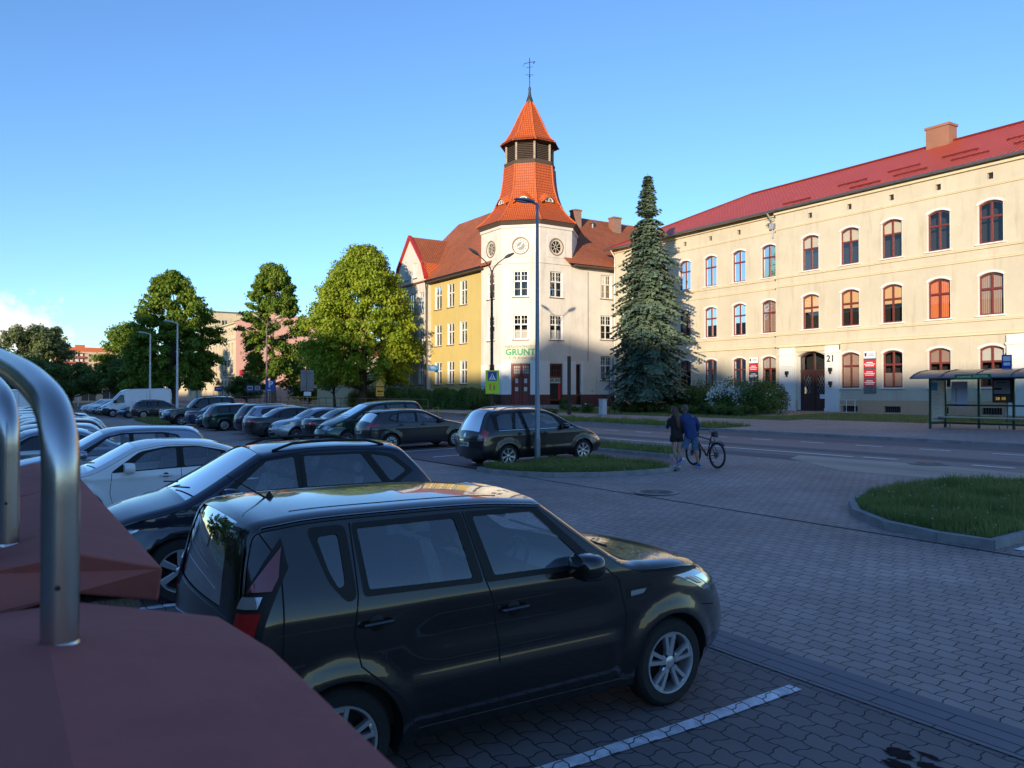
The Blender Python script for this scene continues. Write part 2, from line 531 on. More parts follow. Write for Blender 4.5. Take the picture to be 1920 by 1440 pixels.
# manholes
for (x, y, r, lb) in ((11.42+.35, 12.54, .36, 'round iron manhole cover in the paver entrance'), (20.9, 11.75, .38, 'round iron manhole cover in the pale street patch')):
 e = empty('manhole_cover', (x, y, gz(x) + 0.012), 0, lb, 'manhole cover')
 mb = MB(); mb.lathe([(r + .12, 0), (r + .12, .008), (r, .010)], 40)
 mb.build('frame', M_kerb, e)
 mb = MB(); mb.lathe([(r-.008, 0.0), (r-.01, .014), (0.001, .014)], 40)
 for k in range(12):
  a = k * math.pi / 6
  mb.obox((math.cos(a)*r*.55, math.sin(a)*r*.55, .014), (math.cos(a), math.sin(a), 0), (-math.sin(a), math.cos(a), 0), (0, 0, 1), (-.1, -.02, 0), (.1, .02, .006))
 mb.build('lid', M_metalgrey, e)

# grass blades
def grass(name, poly, n, hmin, hmax, seed, label, m, z0=0.10, flowers=0, wid=0.006, clump=None):
 rng = np.random.RandomState(seed)
 P = np.array(poly)
 lo, hi = P.min(0), P.max(0)
 pts = np.zeros((0, 2))
 while len(pts) < n:
  q = rng.uniform(lo, hi, (n, 2))
  x, y = q[:, 0], q[:, 1]
  ins = np.zeros(len(q), bool)
  for i in range(len(P)):
   x1, y1 = P[i-1]; x2, y2 = P[i]
   c = ((y1 > y) != (y2 > y)) & (x < (x2-x1)*(y-y1)/(y2-y1+1e-12)+x1)
   ins ^= c
  pts = np.vstack([pts, q[ins]])
 pts = pts[:n]
 f = 0.5 + 0.5*np.sin(pts[:, 0]*3.1 + 1.3*np.sin(pts[:, 1]*2.3))*np.cos(pts[:, 1]*2.7 + seed)
 h = (hmin + (hmax-hmin)*rng.rand(n)**1.5) * (0.6 + 0.6*f)
 an = rng.rand(n)*2*math.pi
 lean = rng.uniform(0.05, 0.6, n) * h
 la = rng.rand(n)*2*math.pi
 zz = 0.025*np.clip(pts[:, 0]-4, 0, 40) + z0 - 0.01
 dx, dy = np.cos(an)*wid, np.sin(an)*wid
 V = np.zeros((n, 5, 3))
 base = np.column_stack([pts, zz])
 V[:, 0] = base + np.column_stack([-dx, -dy, 0*dx]); V[:, 1] = base + np.column_stack([dx, dy, 0*dx])
 mid = base + np.column_stack([np.cos(la)*lean*.3, np.sin(la)*lean*.3, h*.55])
 V[:, 2] = mid + np.column_stack([dx*.8, dy*.8, 0*dx]); V[:, 3] = mid - np.column_stack([dx*.8, dy*.8, 0*dx])
 V[:, 4] = base + np.column_stack([np.cos(la)*lean, np.sin(la)*lean, h])
 me = bpy.data.meshes.new(name)
 nv = n*5
 me.vertices.add(nv); me.vertices.foreach_set('co', V.reshape(-1))
 idx = np.arange(n)[:, None]*5
 loops = np.concatenate([(idx + np.array([[0, 1, 2, 3]])), (idx + np.array([[3, 2, 4]]))], axis=1)
 me.loops.add(n*7); me.loops.foreach_set('vertex_index', loops.reshape(-1))
 me.polygons.add(n*2)
 ls = np.zeros((n, 2), int); ls[:, 0] = np.arange(n)*7; ls[:, 1] = np.arange(n)*7+4
 me.polygons.foreach_set('loop_start', ls.reshape(-1))
 me.polygons.foreach_set('loop_total', np.tile([4, 3], n))
 me.materials.append(m)
 me.update(); me.validate()
 o = link(name, me)
 tag(o, label, None, None, 'stuff')
 if flowers:
  mb = MB()
  for k in range(flowers):
   i = rng.randint(n)
   cx, cy = pts[i]
   hz = zz[i] + rng.uniform(.05, .16); r = rng.uniform(.008, .016)
   mb.lathe([(0.001, -r*.6), (r, 0), (0.001, r*.6)], 5, (cx, cy, hz))
  tag(mb.build('clover_flowers', mat('white_petals', (0.75, 0.75, 0.7), .7)), 'small white flowers scattered through ' + label.split(' ', 1)[1], None, None, 'stuff')

def leaf_mat(name, c1, c2, transl=0.25, rough=0.6, scale=0.5):
 if name in _mats: return _mats[name]
 m = bpy.data.materials.new(name); m.use_nodes = True
 t = m.node_tree; N = t.nodes; L = t.links
 b = N['Principled BSDF']; b.inputs['Roughness'].default_value = rough
 b.inputs['Specular IOR Level'].default_value = 0.25
 tc = N.new('ShaderNodeTexCoord'); n1 = N.new('ShaderNodeTexNoise'); n1.inputs['Scale'].default_value = scale
 n1.inputs['Detail'].default_value = 6
 L.new(tc.outputs['Object'], n1.inputs['Vector'])
 mr = N.new('ShaderNodeMapRange'); mr.inputs[1].default_value = .33; mr.inputs[2].default_value = .67
 L.new(n1.outputs[0], mr.inputs[0])
 mx = N.new('ShaderNodeMix'); mx.data_type = 'RGBA'
 mx.inputs[6].default_value = tuple(c1)+(1,); mx.inputs[7].default_value = tuple(c2)+(1,)
 L.new(mr.outputs[0], mx.inputs[0])
 L.new(mx.outputs[2], b.inputs['Base Color'])
 tl = N.new('ShaderNodeBsdfTranslucent'); L.new(mx.outputs[2], tl.inputs[0])
 ms = N.new('ShaderNodeMixShader'); ms.inputs[0].default_value = transl
 L.new(b.outputs[0], ms.inputs[1]); L.new(tl.outputs[0], ms.inputs[2])
 L.new(ms.outputs[0], N['Material Output'].inputs[0])
 _mats[name] = m
 return m
M_blade = leaf_mat('grass_blades', (0.125, 0.18, 0.045), (0.25, 0.28, 0.09), 0.3, scale=1.5)
grass('grass', inA, 26000, .06, .24, 1, 'long grass on the middle island beside the parked people carrier', M_blade, flowers=110)
grass('grass', inB, 30000, .05, .22, 2, 'long grass with white clover on the right island', M_blade, .11, flowers=130)
grass('grass', [(p[0], min(p[1], 60)) for p in inC], 30000, .06, .25, 3, 'rough grass on the strip beside the street', M_blade, wid=.01, flowers=40)
grass('grass', [(27.7, 25.6), (30.2, 25.6), (30.2, 50), (27.7, 50)], 22000, .05, .3, 4, 'rough grass on the verge across the street', M_blade, .09, wid=.012)
grass('grass', [(36.5, -10), (43.9, -10), (43.9, 27), (43.9, 52), (35, 52), (35, 27.3), (36.5, 27.2)], 36000, .03, .12, 5, 'short lawn in front of the cream building', M_blade, .09, wid=.014)
grass('grass', ISL_D, 9000, .05, .3, 6, 'grass on the small island among the far parked cars', M_blade, .10, wid=.012)
# ------------------------------------------------------------------ buildings
def plaster(name, col, var=0.12, stain=(0.5, 0.45, 0.38), amt=0.25, low=None):
 """painted plaster with blotches and streaks of dirt"""
 if name in _mats: return _mats[name]
 m = bpy.data.materials.new(name); m.use_nodes = True
 t = m.node_tree; N = t.nodes; L = t.links
 b = N['Principled BSDF']; b.inputs['Roughness'].default_value = 0.9; b.inputs['Specular IOR Level'].default_value = 0.2
 tc = N.new('ShaderNodeTexCoord')
 n1 = N.new('ShaderNodeTexNoise'); n1.inputs['Scale'].default_value = 0.35; n1.inputs['Detail'].default_value = 9; n1.inputs['Roughness'].default_value = 0.7
 L.new(tc.outputs['Object'], n1.inputs[0])
 mp = N.new('ShaderNodeMapping'); mp.inputs['Scale'].default_value = (1.6, 1.6, 0.22)
 L.new(tc.outputs['Object'], mp.inputs[0])
 n2 = N.new('ShaderNodeTexNoise'); n2.inputs['Scale'].default_value = 1.1; n2.inputs['Detail'].default_value = 8; n2.inputs['Roughness'].default_value = 0.7
 L.new(mp.outputs[0], n2.inputs[0])
 m1 = N.new('ShaderNodeMix'); m1.data_type = 'RGBA'
 m1.inputs[6].default_value = tuple(c*(1-var) for c in col)+(1,); m1.inputs[7].default_value = tuple(min(1, c*(1+var*.5)) for c in col)+(1,)
 r1 = N.new('ShaderNodeMapRange'); r1.inputs[1].default_value = .32; r1.inputs[2].default_value = .68
 L.new(n1.outputs[0], r1.inputs[0]); L.new(r1.outputs[0], m1.inputs[0])
 r2 = N.new('ShaderNodeMapRange'); r2.inputs[1].default_value = .52; r2.inputs[2].default_value = .78; r2.inputs[4].default_value = amt
 L.new(n2.outputs[0], r2.inputs[0])
 m2 = N.new('ShaderNodeMix'); m2.data_type = 'RGBA'
 L.new(r2.outputs[0], m2.inputs[0]); L.new(m1.outputs[2], m2.inputs[6]); m2.inputs[7].default_value = tuple(c*s for c, s in zip(col, stain))+(1,)
 L.new(m2.outputs[2], b.inputs['Base Color'])
 n3 = N.new('ShaderNodeTexNoise'); n3.inputs['Scale'].default_value = 14; n3.inputs['Detail'].default_value = 5
 L.new(tc.outputs['Object'], n3.inputs[0])
 bp = N.new('ShaderNodeBump'); bp.inputs['Strength'].default_value = .25; bp.inputs['Distance'].default_value = .02
 L.new(n3.outputs[0], bp.inputs['Height']); L.new(bp.outputs[0], b.inputs['Normal'])
 _mats[name] = m
 return m

M_cream = plaster('cream_plaster', (0.56, 0.50, 0.385), 0.12, (0.62, 0.58, 0.52), 0.7)
M_cream2 = plaster('cream_trim', (0.66, 0.55, 0.38), 0.08, (0.5, 0.48, 0.45), 0.3)
M_peach = plaster('peach_plinth', (0.56, 0.36, 0.22), 0.1)
M_whitep = plaster('white_plaster', (0.66, 0.61, 0.54), 0.14, (0.55, 0.5, 0.42), 0.6)
M_whiteclean = plaster('white_paint', (0.72, 0.71, 0.68), 0.05, (0.7, 0.7, 0.68), 0.25)
M_yellow = plaster('yellow_plaster', (0.54, 0.41, 0.15), 0.08, (0.75, 0.7, 0.6), 0.4)
M_gable = plaster('pale_gable_plaster', (0.62, 0.58, 0.52), 0.12, (0.55, 0.42, 0.28), 0.75)
M_maroonp = plaster('maroon_plinth', (0.13, 0.060, 0.050), 0.2)
M_pinkp = plaster('pink_plaster', (0.64, 0.36, 0.29), 0.06)
M_winwood = mat('maroon_window_wood', (0.16, 0.030, 0.022), 0.45, var=0.15, scale=8)
M_winwhite = mat('white_window_wood', (0.68, 0.66, 0.62), 0.5, var=0.08, scale=8)
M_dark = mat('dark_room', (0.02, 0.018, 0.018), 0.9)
M_dark2 = mat('dim_room', (0.035, 0.03, 0.026), 0.9)
M_pane = glass_mat('window_pane', (0.9, 0.9, 0.9), (1, 1, 1), 1.55)
M_sillbrown = mat('brown_sill', (0.17, 0.075, 0.05), 0.7, var=.2, scale=6)
M_redtile = brick_mat('bright_red_metal_tiles', (0.74, 0.115, 0.045), (0.66, 0.095, 0.038), (0.16, 0.015, 0.010), 0.30, 0.38, 0.045, 0.5, 1.0, 'uv', 0, 0.08, 0.0)
M_oldtile = brick_mat('old_brown_red_tiles', (0.46, 0.135, 0.050), (0.38, 0.110, 0.045), (0.14, 0.04, 0.02), 0.28, 0.2, 0.03, 0.8, 0.8, 'uv', 0, 0.22, 0.0)
M_orangetile = brick_mat('orange_pantiles', (0.60, 0.125, 0.025), (0.52, 0.10, 0.02), (0.24, 0.042, 0.010), 0.17, 0.25, 0.035, 0.6, 1.0, 'uv', 0, 0.12, 0.0)
M_brickred = brick_mat('chimney_brick', (0.34, 0.12, 0.06), (0.27, 0.09, 0.05), (0.28, 0.22, 0.18), 0.26, 0.08, 0.012, 0.85, 0.5, 'yz', 0, 0.2)
M_zinc = mat('zinc_gutter', (0.20, 0.20, 0.21), 0.45, 0.7, var=.2, scale=4)
M_oldwood = mat('weathered_dark_wood', (0.075, 0.050, 0.036), 0.85, var=.35, scale=6, bump=.5, stretch=(1, 1, 6))
M_greywood = mat('weathered_pale_wood', (0.34, 0.28, 0.22), 0.85, var=.3, scale=6, bump=.4)
M_blackm = mat('black_painted_metal', (0.02, 0.02, 0.022), 0.4, 0.3)
M_redbrown_roof = M_oldtile

def wall(name, O, U, N, outer, holes, m, parent, depth=0.0, reveal_m=None):
 """flat wall with real openings; depth adds the reveals of the openings"""
 O, U, N = Vector(O), Vector(U), Vector(N)
 mb = MB()
 P = lambda u, v, d=0.0: tuple(O + U*u + Z_*v - N*d)
 loops = [[Vector((p[0], p[1], 0)) for p in outer]] + [[Vector((p[0], p[1], 0)) for p in h] for h in holes]
 flat = [p for l in loops for p in l]
 tr = tessellate_polygon(loops)
 mb.add([P(p.x, p.y) for p in flat], [tuple(t) for t in tr])
 if depth:
  for h in holes:
   k = len(h)
   mb.add([P(*p) for p in h] + [P(p[0], p[1], depth) for p in h],
       [(i, (i+1) % k, k+(i+1) % k, k+i) for i in range(k)], 1 if reveal_m else 0)
 me = mb.mesh(name, [m, reveal_m] if reveal_m else m, recalc=False)
 # orient the flat faces outward
 bm = bmesh.new(); bm.from_mesh(me)
 for f in bm.faces:
  if f.normal.dot(N) < -0.5: f.normal_flip()
 bm.to_mesh(me); bm.free()
 return link(name, me, parent)

def arch_poly(u0, u1, v0, v1, rise=0.0, n=10):
 if rise <= 0: return [(u0, v0), (u1, v0), (u1, v1), (u0, v1)]
 pts = [(u0, v0), (u1, v0)]
 for i in range(n+1):
  t = i / n
  pts.append((u1 + (u0-u1)*t, v1 - rise + rise*(1-(2*t-1)**2)))
 return pts

def window(parent, O, U, N, u0, u1, v0, v1, rise=0.0, wood=None, surround=None, dep=0.22, sill=None, mull=1,
     transom=(0.62,), grid=None, curtain=None, sillout=0.08, trimw=0.0, fw=0.085, label=None, name='window'):
 """window: the mesh itself is surround + sill; frame, pane and curtain are its children"""
 O, U, N = Vector(O), Vector(U), Vector(N)
 wood = wood or M_winwood
 mb = MB()
 poly = arch_poly(u0, u1, v0, v1, rise)
 k = len(poly)
 P = lambda d: (lambda a, b: tuple(O + U*a + Z_*b + N*d))
 # thin lining on the reveal
 cx, cy = (u0+u1)/2, (v0+v1)/2
 inner = [(cx + (p[0]-cx)*(1-0.02/(u1-u0)*2), cy + (p[1]-cy)*(1-0.02/(v1-v0)*2)) for p in poly]
 mb.prism(poly, P(-dep), P(0.006), holes=[inner])
 if trimw:
  outer = [(cx + (p[0]-cx)*(1+2*trimw/(u1-u0)), v1 - rise + (p[1]-(v1-rise))*1.0 + (trimw if p[1] > v1-rise+1e-6 else 0)) for p in poly if p[1] >= v1-rise-1e-6]
  inn = [p for p in poly if p[1] >= v1-rise-1e-6]
  ring = outer + inn[::-1]
  mb.prism(ring, P(0.0), P(0.05))
 mb.obox(O, U, Z_, N, (u0-sillout, v0-0.07, -dep+0.01), (u1+sillout, v0-0.005, 0.10), 1)
 w_ = mb.build(name, [surround or M_whiteclean, sill or surround or M_whiteclean], parent)
 if label: w_['label'] = label
 # frame
 mb = MB()
 fx, fy = fw/(u1-u0)*2, fw/(v1-v0)*2
 inner2 = [(cx + (p[0]-cx)*(1-fx), cy + (p[1]-cy)*(1-fy)) for p in inner]
 mb.prism(inner, P(-dep+0.005), P(-dep+0.075), holes=[inner2])
 for i in range(mull):
  uc = u0 + (u1-u0)*(i+1)/(mull+1)
  mb.obox(O, U, Z_, N, (uc-0.05, v0+0.05, -dep+0.008), (uc+0.05, v1-0.04, -dep+0.083))
 for t_ in transom:
  vc = v0 + (v1-v0)*t_
  mb.obox(O, U, Z_, N, (u0+0.04, vc-0.055, -dep+0.003), (u1-0.04, vc+0.055, -dep+0.09))
 if grid:
  ncol, nrow, g0 = grid
  for i in range(ncol+1):
   uc = u0 + fw + (u1-u0-2*fw)*i/ncol
   mb.obox(O, U, Z_, N, (uc-0.014, v0+(v1-v0)*g0, -dep+0.02), (uc+0.014, v1-0.05, -dep+0.05))
  for j in range(1, nrow):
   vc = v0 + (v1-v0)*(g0 + (1-g0)*j/nrow)
   mb.obox(O, U, Z_, N, (u0+0.05, vc-0.014, -dep+0.022), (u1-0.05, vc+0.014, -dep+0.052))
  vc = v0 + (v1-v0)*g0*0.5
  mb.obox(O, U, Z_, N, (u0+0.05, vc-0.014, -dep+0.022), (u1-0.05, vc+0.014, -dep+0.052))
 mb.build('frame', wood, w_)
 mb = MB(); mb.poly([P(-dep+0.03)(*p) for p in inner2])
 mb.build('pane', M_pane, w_)
 # what hangs behind the glass, in front of the dark room
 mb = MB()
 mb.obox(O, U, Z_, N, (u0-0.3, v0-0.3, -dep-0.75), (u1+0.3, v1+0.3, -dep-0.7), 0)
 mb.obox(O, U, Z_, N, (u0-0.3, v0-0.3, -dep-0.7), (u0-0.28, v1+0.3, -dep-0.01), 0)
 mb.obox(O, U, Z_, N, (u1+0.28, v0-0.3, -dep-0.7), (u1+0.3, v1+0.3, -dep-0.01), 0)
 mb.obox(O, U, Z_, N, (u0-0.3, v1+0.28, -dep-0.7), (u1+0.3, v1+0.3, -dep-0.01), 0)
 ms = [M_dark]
 if curtain:
  kind, cm = curtain
  ms.append(cm)
  if kind == 'blind':      # roller blind on the upper lights
   mb.obox(O, U, Z_, N, (u0, v0+(v1-v0)*0.60, -dep-0.06), (u1, v1, -dep-0.05), 1)
  elif kind == 'half':
   mb.obox(O, U, Z_, N, (u0, v0+(v1-v0)*0.50, -dep-0.06), (u1, v1, -dep-0.05), 1)
  elif kind == 'vert':     # vertical louvres
   n = 12
   for i in range(n):
    uc = u0 + (u1-u0)*(i+.5)/n
    mb.obox(O + U*uc, (U*0.8+N*0.6).normalized(), Z_, N, (-0.045, v0, -dep-0.10), (0.045, v1, -dep-0.095), 1)
  elif kind == 'drape':    # gathered curtains at both sides or full
   n = 26
   vs = []
   for i in range(n+1):
    uc = u0 + (u1-u0)*i/n
    d = -dep-0.10 + 0.03*math.sin(i*1.9)
    vs += [tuple(O+U*uc+Z_*v0+N*d), tuple(O+U*uc+Z_*v1+N*d)]
   mb.add(vs, [(2*i, 2*i+2, 2*i+3, 2*i+1) for i in range(n) if not (n*.42 < i < n*.56)], 1)
  elif kind == 'net':
   mb.obox(O, U, Z_, N, (u0, v0, -dep-0.07), (u1, v0+(v1-v0)*0.4, -dep-0.06), 1)
 mb.build('curtain', ms, w_)
 return w_

def roof_quad(mb, pts, m=0):
 """adds a roof slope and remembers its UVs in metres (u along the eave, v up the slope)"""
 P = [Vector(p) for p in pts]
 u = (P[1]-P[0]).normalized()
 n = (P[1]-P[0]).cross(P[-1]-P[0]).normalized()
 v = n.cross(u)
 mb.add(pts, [tuple(range(len(pts)))], m)
 mb.uvs += [((p-P[0]).dot(u) + 100, (p-P[0]).dot(v) + 100) for p in P]
 return mb

class RMB(MB):
 def __init__(s): super().__init__(); s.uvs = []
 def build(s, name, mats, parent=None, thick=0.0):
  me = bpy.data.meshes.new(name)
  me.from_pydata(s.v, [], s.f)
  for m in (mats if isinstance(mats, (list, tuple)) else [mats]): me.materials.append(m)
  me.polygons.foreach_set('material_index', s.m)
  uv = me.uv_layers.new(name='UVMap')
  for l in me.loops: uv.data[l.index].uv = s.uvs[l.vertex_index]
  me.update()
  return link(name, me, parent)

CUR = {
 'beige': mat('beige_blind', (0.62, 0.52, 0.34), .9), 'orange': mat('orange_curtain', (0.70, 0.20, 0.08), .9),
 'green': mat('green_curtain', (0.16, 0.30, 0.06), .9), 'tan': mat('tan_blind', (0.80, 0.48, 0.20), .9),
 'pink': mat('dusty_pink_curtain', (0.62, 0.38, 0.30), .9), 'brown': mat('brown_blind', (0.34, 0.23, 0.18), .9),
 'white': mat('white_net', (0.55, 0.53, 0.48), .9), 'red': mat('rust_blind', (0.72, 0.20, 0.07), .9)}

# ---------------- cream building on the right
def cream_building():
 T = empty('office_building', (47, 34, 1.0), 0, 'long cream three-storey office building with bright red metal roof and maroon arched windows', 'building')
 def W(x, y, z): return (x-47, y-34, z-1.0)
 YR = 37.3     # where the projecting middle part begins
 O1 = W(47, 0, 0); O2 = W(46.62, 0, 0)     # local origins: u = world Y, v = world Z
 U, N = Y_, -X_
 cols = [(49.4, 0), (52.3, 0), (46.65, 0), (43.88, 0), (41.0, 0), (38.25, 0), (34.42, 1), (31.42, 1), (28.5, 1), (25.56, 1), (22.62, 1), (19.65, 1), (16.7, 1)]
 rows = [(2.65, 5.02), (6.72, 9.14), (10.78, 13.2)]
 holes = {0: [], 1: []}
 specs = []
 for c, (yc, r) in enumerate(cols):
  hw = 0.69 if r else 0.66
  for j, (a, b) in enumerate(rows):
   if yc == 34.42 and j == 0: continue
   specs.append((c, yc, r, j, yc-hw, yc+hw, a, b))
   holes[r].append(arch_poly(yc-hw, yc+hw, a, b, 0.2))
  # little attic openings
  holes[r].append([(yc-.16, 14.38), (yc+.16, 14.38), (yc+.16, 14.74), (yc-.16, 14.74)])
  holes[r].append([(yc-.55, 1.12), (yc+.55, 1.12), (yc+.55, 1.5), (yc-.55, 1.5)])
 door_y0, door_y1 = 33.30, 35.50
 holes[1].append(arch_poly(door_y0, door_y1, 1.15, 5.2, 0.32))
 wall('wall', O1, U, N, [(YR, 1.86), (55.5, 1.86), (55.5, 15.45), (YR, 15.45)], [h for h in holes[0] if h[0][1] > 1.6], M_cream, T, 0.22)
 wall('wall', O2, U, N, [(14.0, 1.86), (door_y0, 1.86)] + [(door_y0, 5.2-.32)] + arch_poly(door_y0, door_y1, 1.15, 5.2, .32)[2:][::-1][1:-1] + [(door_y1, 5.2-.32), (door_y1, 1.86), (YR, 1.86), (YR, 15.45), (14.0, 15.45)],
   [h for h in holes[1] if h[0][1] > 1.6], M_cream, T, 0.22)
 # plinth, return of the step, ends, back
 wall('plinth', W(46.97, 0, 0), U, N, [(YR, .8), (55.5, .8), (55.5, 1.86), (YR, 1.86)], [h for h in holes[0] if h[0][1] < 1.6], M_peach, T, 0.25)
 wall('plinth', W(46.59, 0, 0), U, N, [(14, .8), (door_y0, .8), (door_y0, 1.86), (14, 1.86)], [h for h in holes[1] if h[0][1] < 1.5 and h[0][1] < 1.13 and h[1][0] < door_y0], M_peach, T, 0.25)
 wall('plinth', W(46.59, 0, 0), U, N, [(door_y1, .8), (YR, .8), (YR, 1.86), (door_y1, 1.86)], [], M_peach, T)
 mb = MB()
 mb.add([W(46.62, YR, .8), W(47, YR, .8), W(47, YR, 15.45), W(46.62, YR, 15.45)], [(0, 1, 2, 3)])
 mb.add([W(46.62, 14, .8), W(59, 14, .8), W(59, 14, 15.45), W(46.62, 14, 15.45)], [(3, 2, 1, 0)])
 mb.add([W(47, 55.5, .8), W(59, 55.5, .8), W(59, 55.5, 15.45), W(47, 55.5, 15.45)], [(0, 1, 2, 3)])
 mb.add([W(59, 14, .8), W(59, 55.5, .8), W(59, 55.5, 15.45), W(59, 14, 15.45)], [(0, 1, 2, 3)])
 mb.build('wall', M_cream, T)
 # dark cellar and attic openings
 for c, (yc, r) in enumerate(cols):
  x = 47 if not r else 46.62
  mb = MB(); mb.box(W(x+.2, yc-.2, 14.3), W(x+.28, yc+.2, 14.8))
  mb.build('vent', M_dark, T)
  if not (yc == 34.42):
   mb = MB()
   mb.box(W(x+.2, yc-.6, 1.0), W(x+.26, yc+.6, 1.6))
   for k in range(8):
    mb.box(W(x+.1, yc-.52+k*.145, 1.12), W(x+.115, yc-.5+k*.145, 1.5), 1)
   mb.build('cellar_window', [M_dark, M_zinc], T)
 # string courses and cornices
 def band(y0, y1, x, z0, z1, out):
  mb = MB(); mb.box(W(x-out, y0, z0), W(x+.01, y1, z1))
  mb.box(W(x-out-.03, y0-.015, z1), W(x+.01, y1+.015, z1+.05))
  return mb
 for (y0, y1, x) in ((YR, 55.5, 47.0), (14.0, YR+.03, 46.62)):
  band(y0, y1, x, 15.1, 15.3, .16).build('cornice', M_cream2, T)
  band(y0, y1, x, 13.98, 14.05, .06).build('string_course', M_cream2, T)
  band(y0, y1, x, 10.50, 10.58, .09).build('string_course', M_cream2, T)
  band(y0, y1, x, 9.86, 9.96, .07).build('string_course', M_cream2, T)
  band(y0, y1, x, 6.42, 6.50, .09).build('string_course', M_cream2, T)
  band(y0, y1, x, 5.62, 5.78, .12).build('string_course', M_cream2, T)
 # window furniture
 cur = {(6, 2): ('blind', 'beige'), (7, 2): ('blind', 'beige'), (8, 2): ('blind', 'beige'), (9, 2): None, (10, 2): None,
     (2, 2): ('blind', 'white'), (3, 2): ('drape', 'orange'), (4, 2): ('drape', 'orange'), (5, 2): ('drape', 'green'),
     (6, 1): ('half', 'tan'), (7, 1): ('half', 'tan'), (8, 1): ('half', 'tan'), (9, 1): ('vert', 'red'), (10, 1): ('vert', 'brown'),
     (2, 1): ('drape', 'pink'), (3, 1): ('drape', 'pink'), (4, 1): ('vert', 'pink'), (5, 1): ('vert', 'brown'),
     (7, 0): ('vert', 'brown'), (8, 0): ('net', 'brown'), (9, 0): ('blind', 'brown'), (10, 0): ('blind', 'white'), (11, 0): ('net', 'white'),
     (4, 0): ('net', 'brown'), (3, 0): None, (2, 0): ('blind', 'brown')}
 for (c, yc, r, j, u0, u1, v0, v1) in specs:
  cu = cur.get((c, j), ('blind', 'white') if (c + j) % 2 else None)
  window(T, O2 if r else O1, U, N, u0, u1, v0, v1, 0.2, M_winwood, M_whiteclean, 0.22,
      curtain=(cu[0], CUR[cu[1]]) if cu else None, trimw=0.10, sillout=.14)
 # doorway
 D = MB()
 P0 = lambda d: (lambda a, b: tuple(Vector(O2) + U*a + Z_*b + N*d))
 dp = arch_poly(door_y0, door_y1, 1.15, 5.2, .32)
 mb = MB(); k = len(dp)
 mb.add([P0(0)(*p) for p in dp] + [P0(-.45)(*p) for p in dp], [(i, (i+1) % k, k+(i+1) % k, k+i) for i in range(k)])
 mb.build('door_reveal', M_whiteclean, T)
 cx, cy = (door_y0+door_y1)/2, (1.15+5.2)/2
 di = [(cx+(p[0]-cx)*.9, cy+(p[1]-cy)*.95) for p in dp]
 D.prism(dp, P0(-.45), P0(-.36), holes=[di])
 D.obox(O2, U, Z_, N, (door_y0, 3.78, -.44), (door_y1, 3.95, -.33))
 D.obox(O2, U, Z_, N, (cx-.05, 1.2, -.44), (cx+.05, 5.15, -.34))
 for s in (0, 1):
  a = door_y0+.06+s*1.08; b = a+.98
  D.prism([(a, 1.2), (b, 1.2), (b, 3.8), (a, 3.8)], P0(-.43), P0(-.38), holes=[[(a+.2, 2.3), (b-.2, 2.3), (b-.2, 3.55), (a+.2, 3.55)]])
  D.obox(O2, U, Z_, N, (a+.2, 1.5, -.38), (b-.2, 2.1, -.365))
 dd = D.build('door', mat('dark_door_wood', (.055, .020, .016), .5, var=.2, scale=6), T)
 G = MB()
 for s in (0, 1):
  a = door_y0+.26+s*1.08; b = a+.58
  G.add([P0(-.42)(a, 2.3), P0(-.42)(b, 2.3), P0(-.42)(b, 3.55), P0(-.42)(a, 3.55)], [(0, 1, 2, 3)])
 G.add([P0(-.42)(*p) for p in [(door_y0+.1, 3.95), (door_y1-.1, 3.95), (door_y1-.1, 4.8), (cx+.5, 5.0), (cx, 5.05), (cx-.5, 5.0), (door_y0+.1, 4.8)]], [tuple(range(7))])
 G.build('pane', M_pane, dd)
 G = MB()
 for s in (0, 1):
  a = door_y0+.26+s*1.08
  for k in range(-2, 5):
   for q in (1, -1):
    p0 = Vector((a+.02+k*.2, 2.3)); p1 = p0+Vector((.625*q, 1.25))
    # clip to the light
    pts = []
    for t in [i/24 for i in range(25)]:
     pp = p0.lerp(p1, t)
     if a <= pp.x <= a+.58: pts.append(P0(-.37)(pp.x, pp.y))
    if len(pts) > 1: G.tube([pts[0], pts[-1]], .012, 5)
 G.build('grille', mat('pale_iron', (.35, .36, .36), .5, .5), dd)
 G = MB(); G.obox(O2, U, Z_, N, (door_y0-.2, 1.1, -1.4), (door_y1+.2, 5.4, -1.3))
 G.build('hallway', M_dark, T)
 # pilasters and entablature of the doorway, pilaster further right
 for (a, b) in ((35.62, 36.9), (32.15, 33.2), (20.3, 21.75)):
  mb = MB()
  mb.obox(O2, U, Z_, N, (a, 1.0, -.02), (b, 5.0, .16))
  mb.obox(O2, U, Z_, N, (a-.05, 5.0, -.02), (b+.05, 5.12, .22))
  mb.obox(O2, U, Z_, N, (a, 5.12, -.02), (b, 5.55, .17))
  mb.obox(O2, U, Z_, N, (a-.04, 1.0, -.02), (b+.04, 1.3, .2))
  mb.obox(O2, U, Z_, N, (a+.15, 4.2, .15), (b-.15, 4.26, .2))
  mb.build('pilaster', M_whiteclean, T)
 mb = MB(); mb.obox(O2, U, Z_, N, (32.05, 5.55, -.02), (37.0, 5.62, .30)); mb.obox(O2, U, Z_, N, (32.15, 5.2, -.02), (36.9, 5.55, .10))
 mb.build('door_entablature', M_cream2, T)
 text_mesh('house_number', '21', .62, M_blackm, tuple(Vector(O2)+U*32.75+Z_*4.62+N*.17), -U, Z_, N, T, bold=.012)
 for (y, z) in ((36.2, 3.75), (32.72, 3.9), (32.72, 3.0)):
  mb = MB(); mb.obox(O2, U, Z_, N, (y-.1, z-.12, .16), (y+.1, z+.12, .34)); mb.obox(O2, U, Z_, N, (y-.05, z-.28, .2), (y+.05, z-.1, .3))
  mb.build('wall_lamp', M_blackm, T)
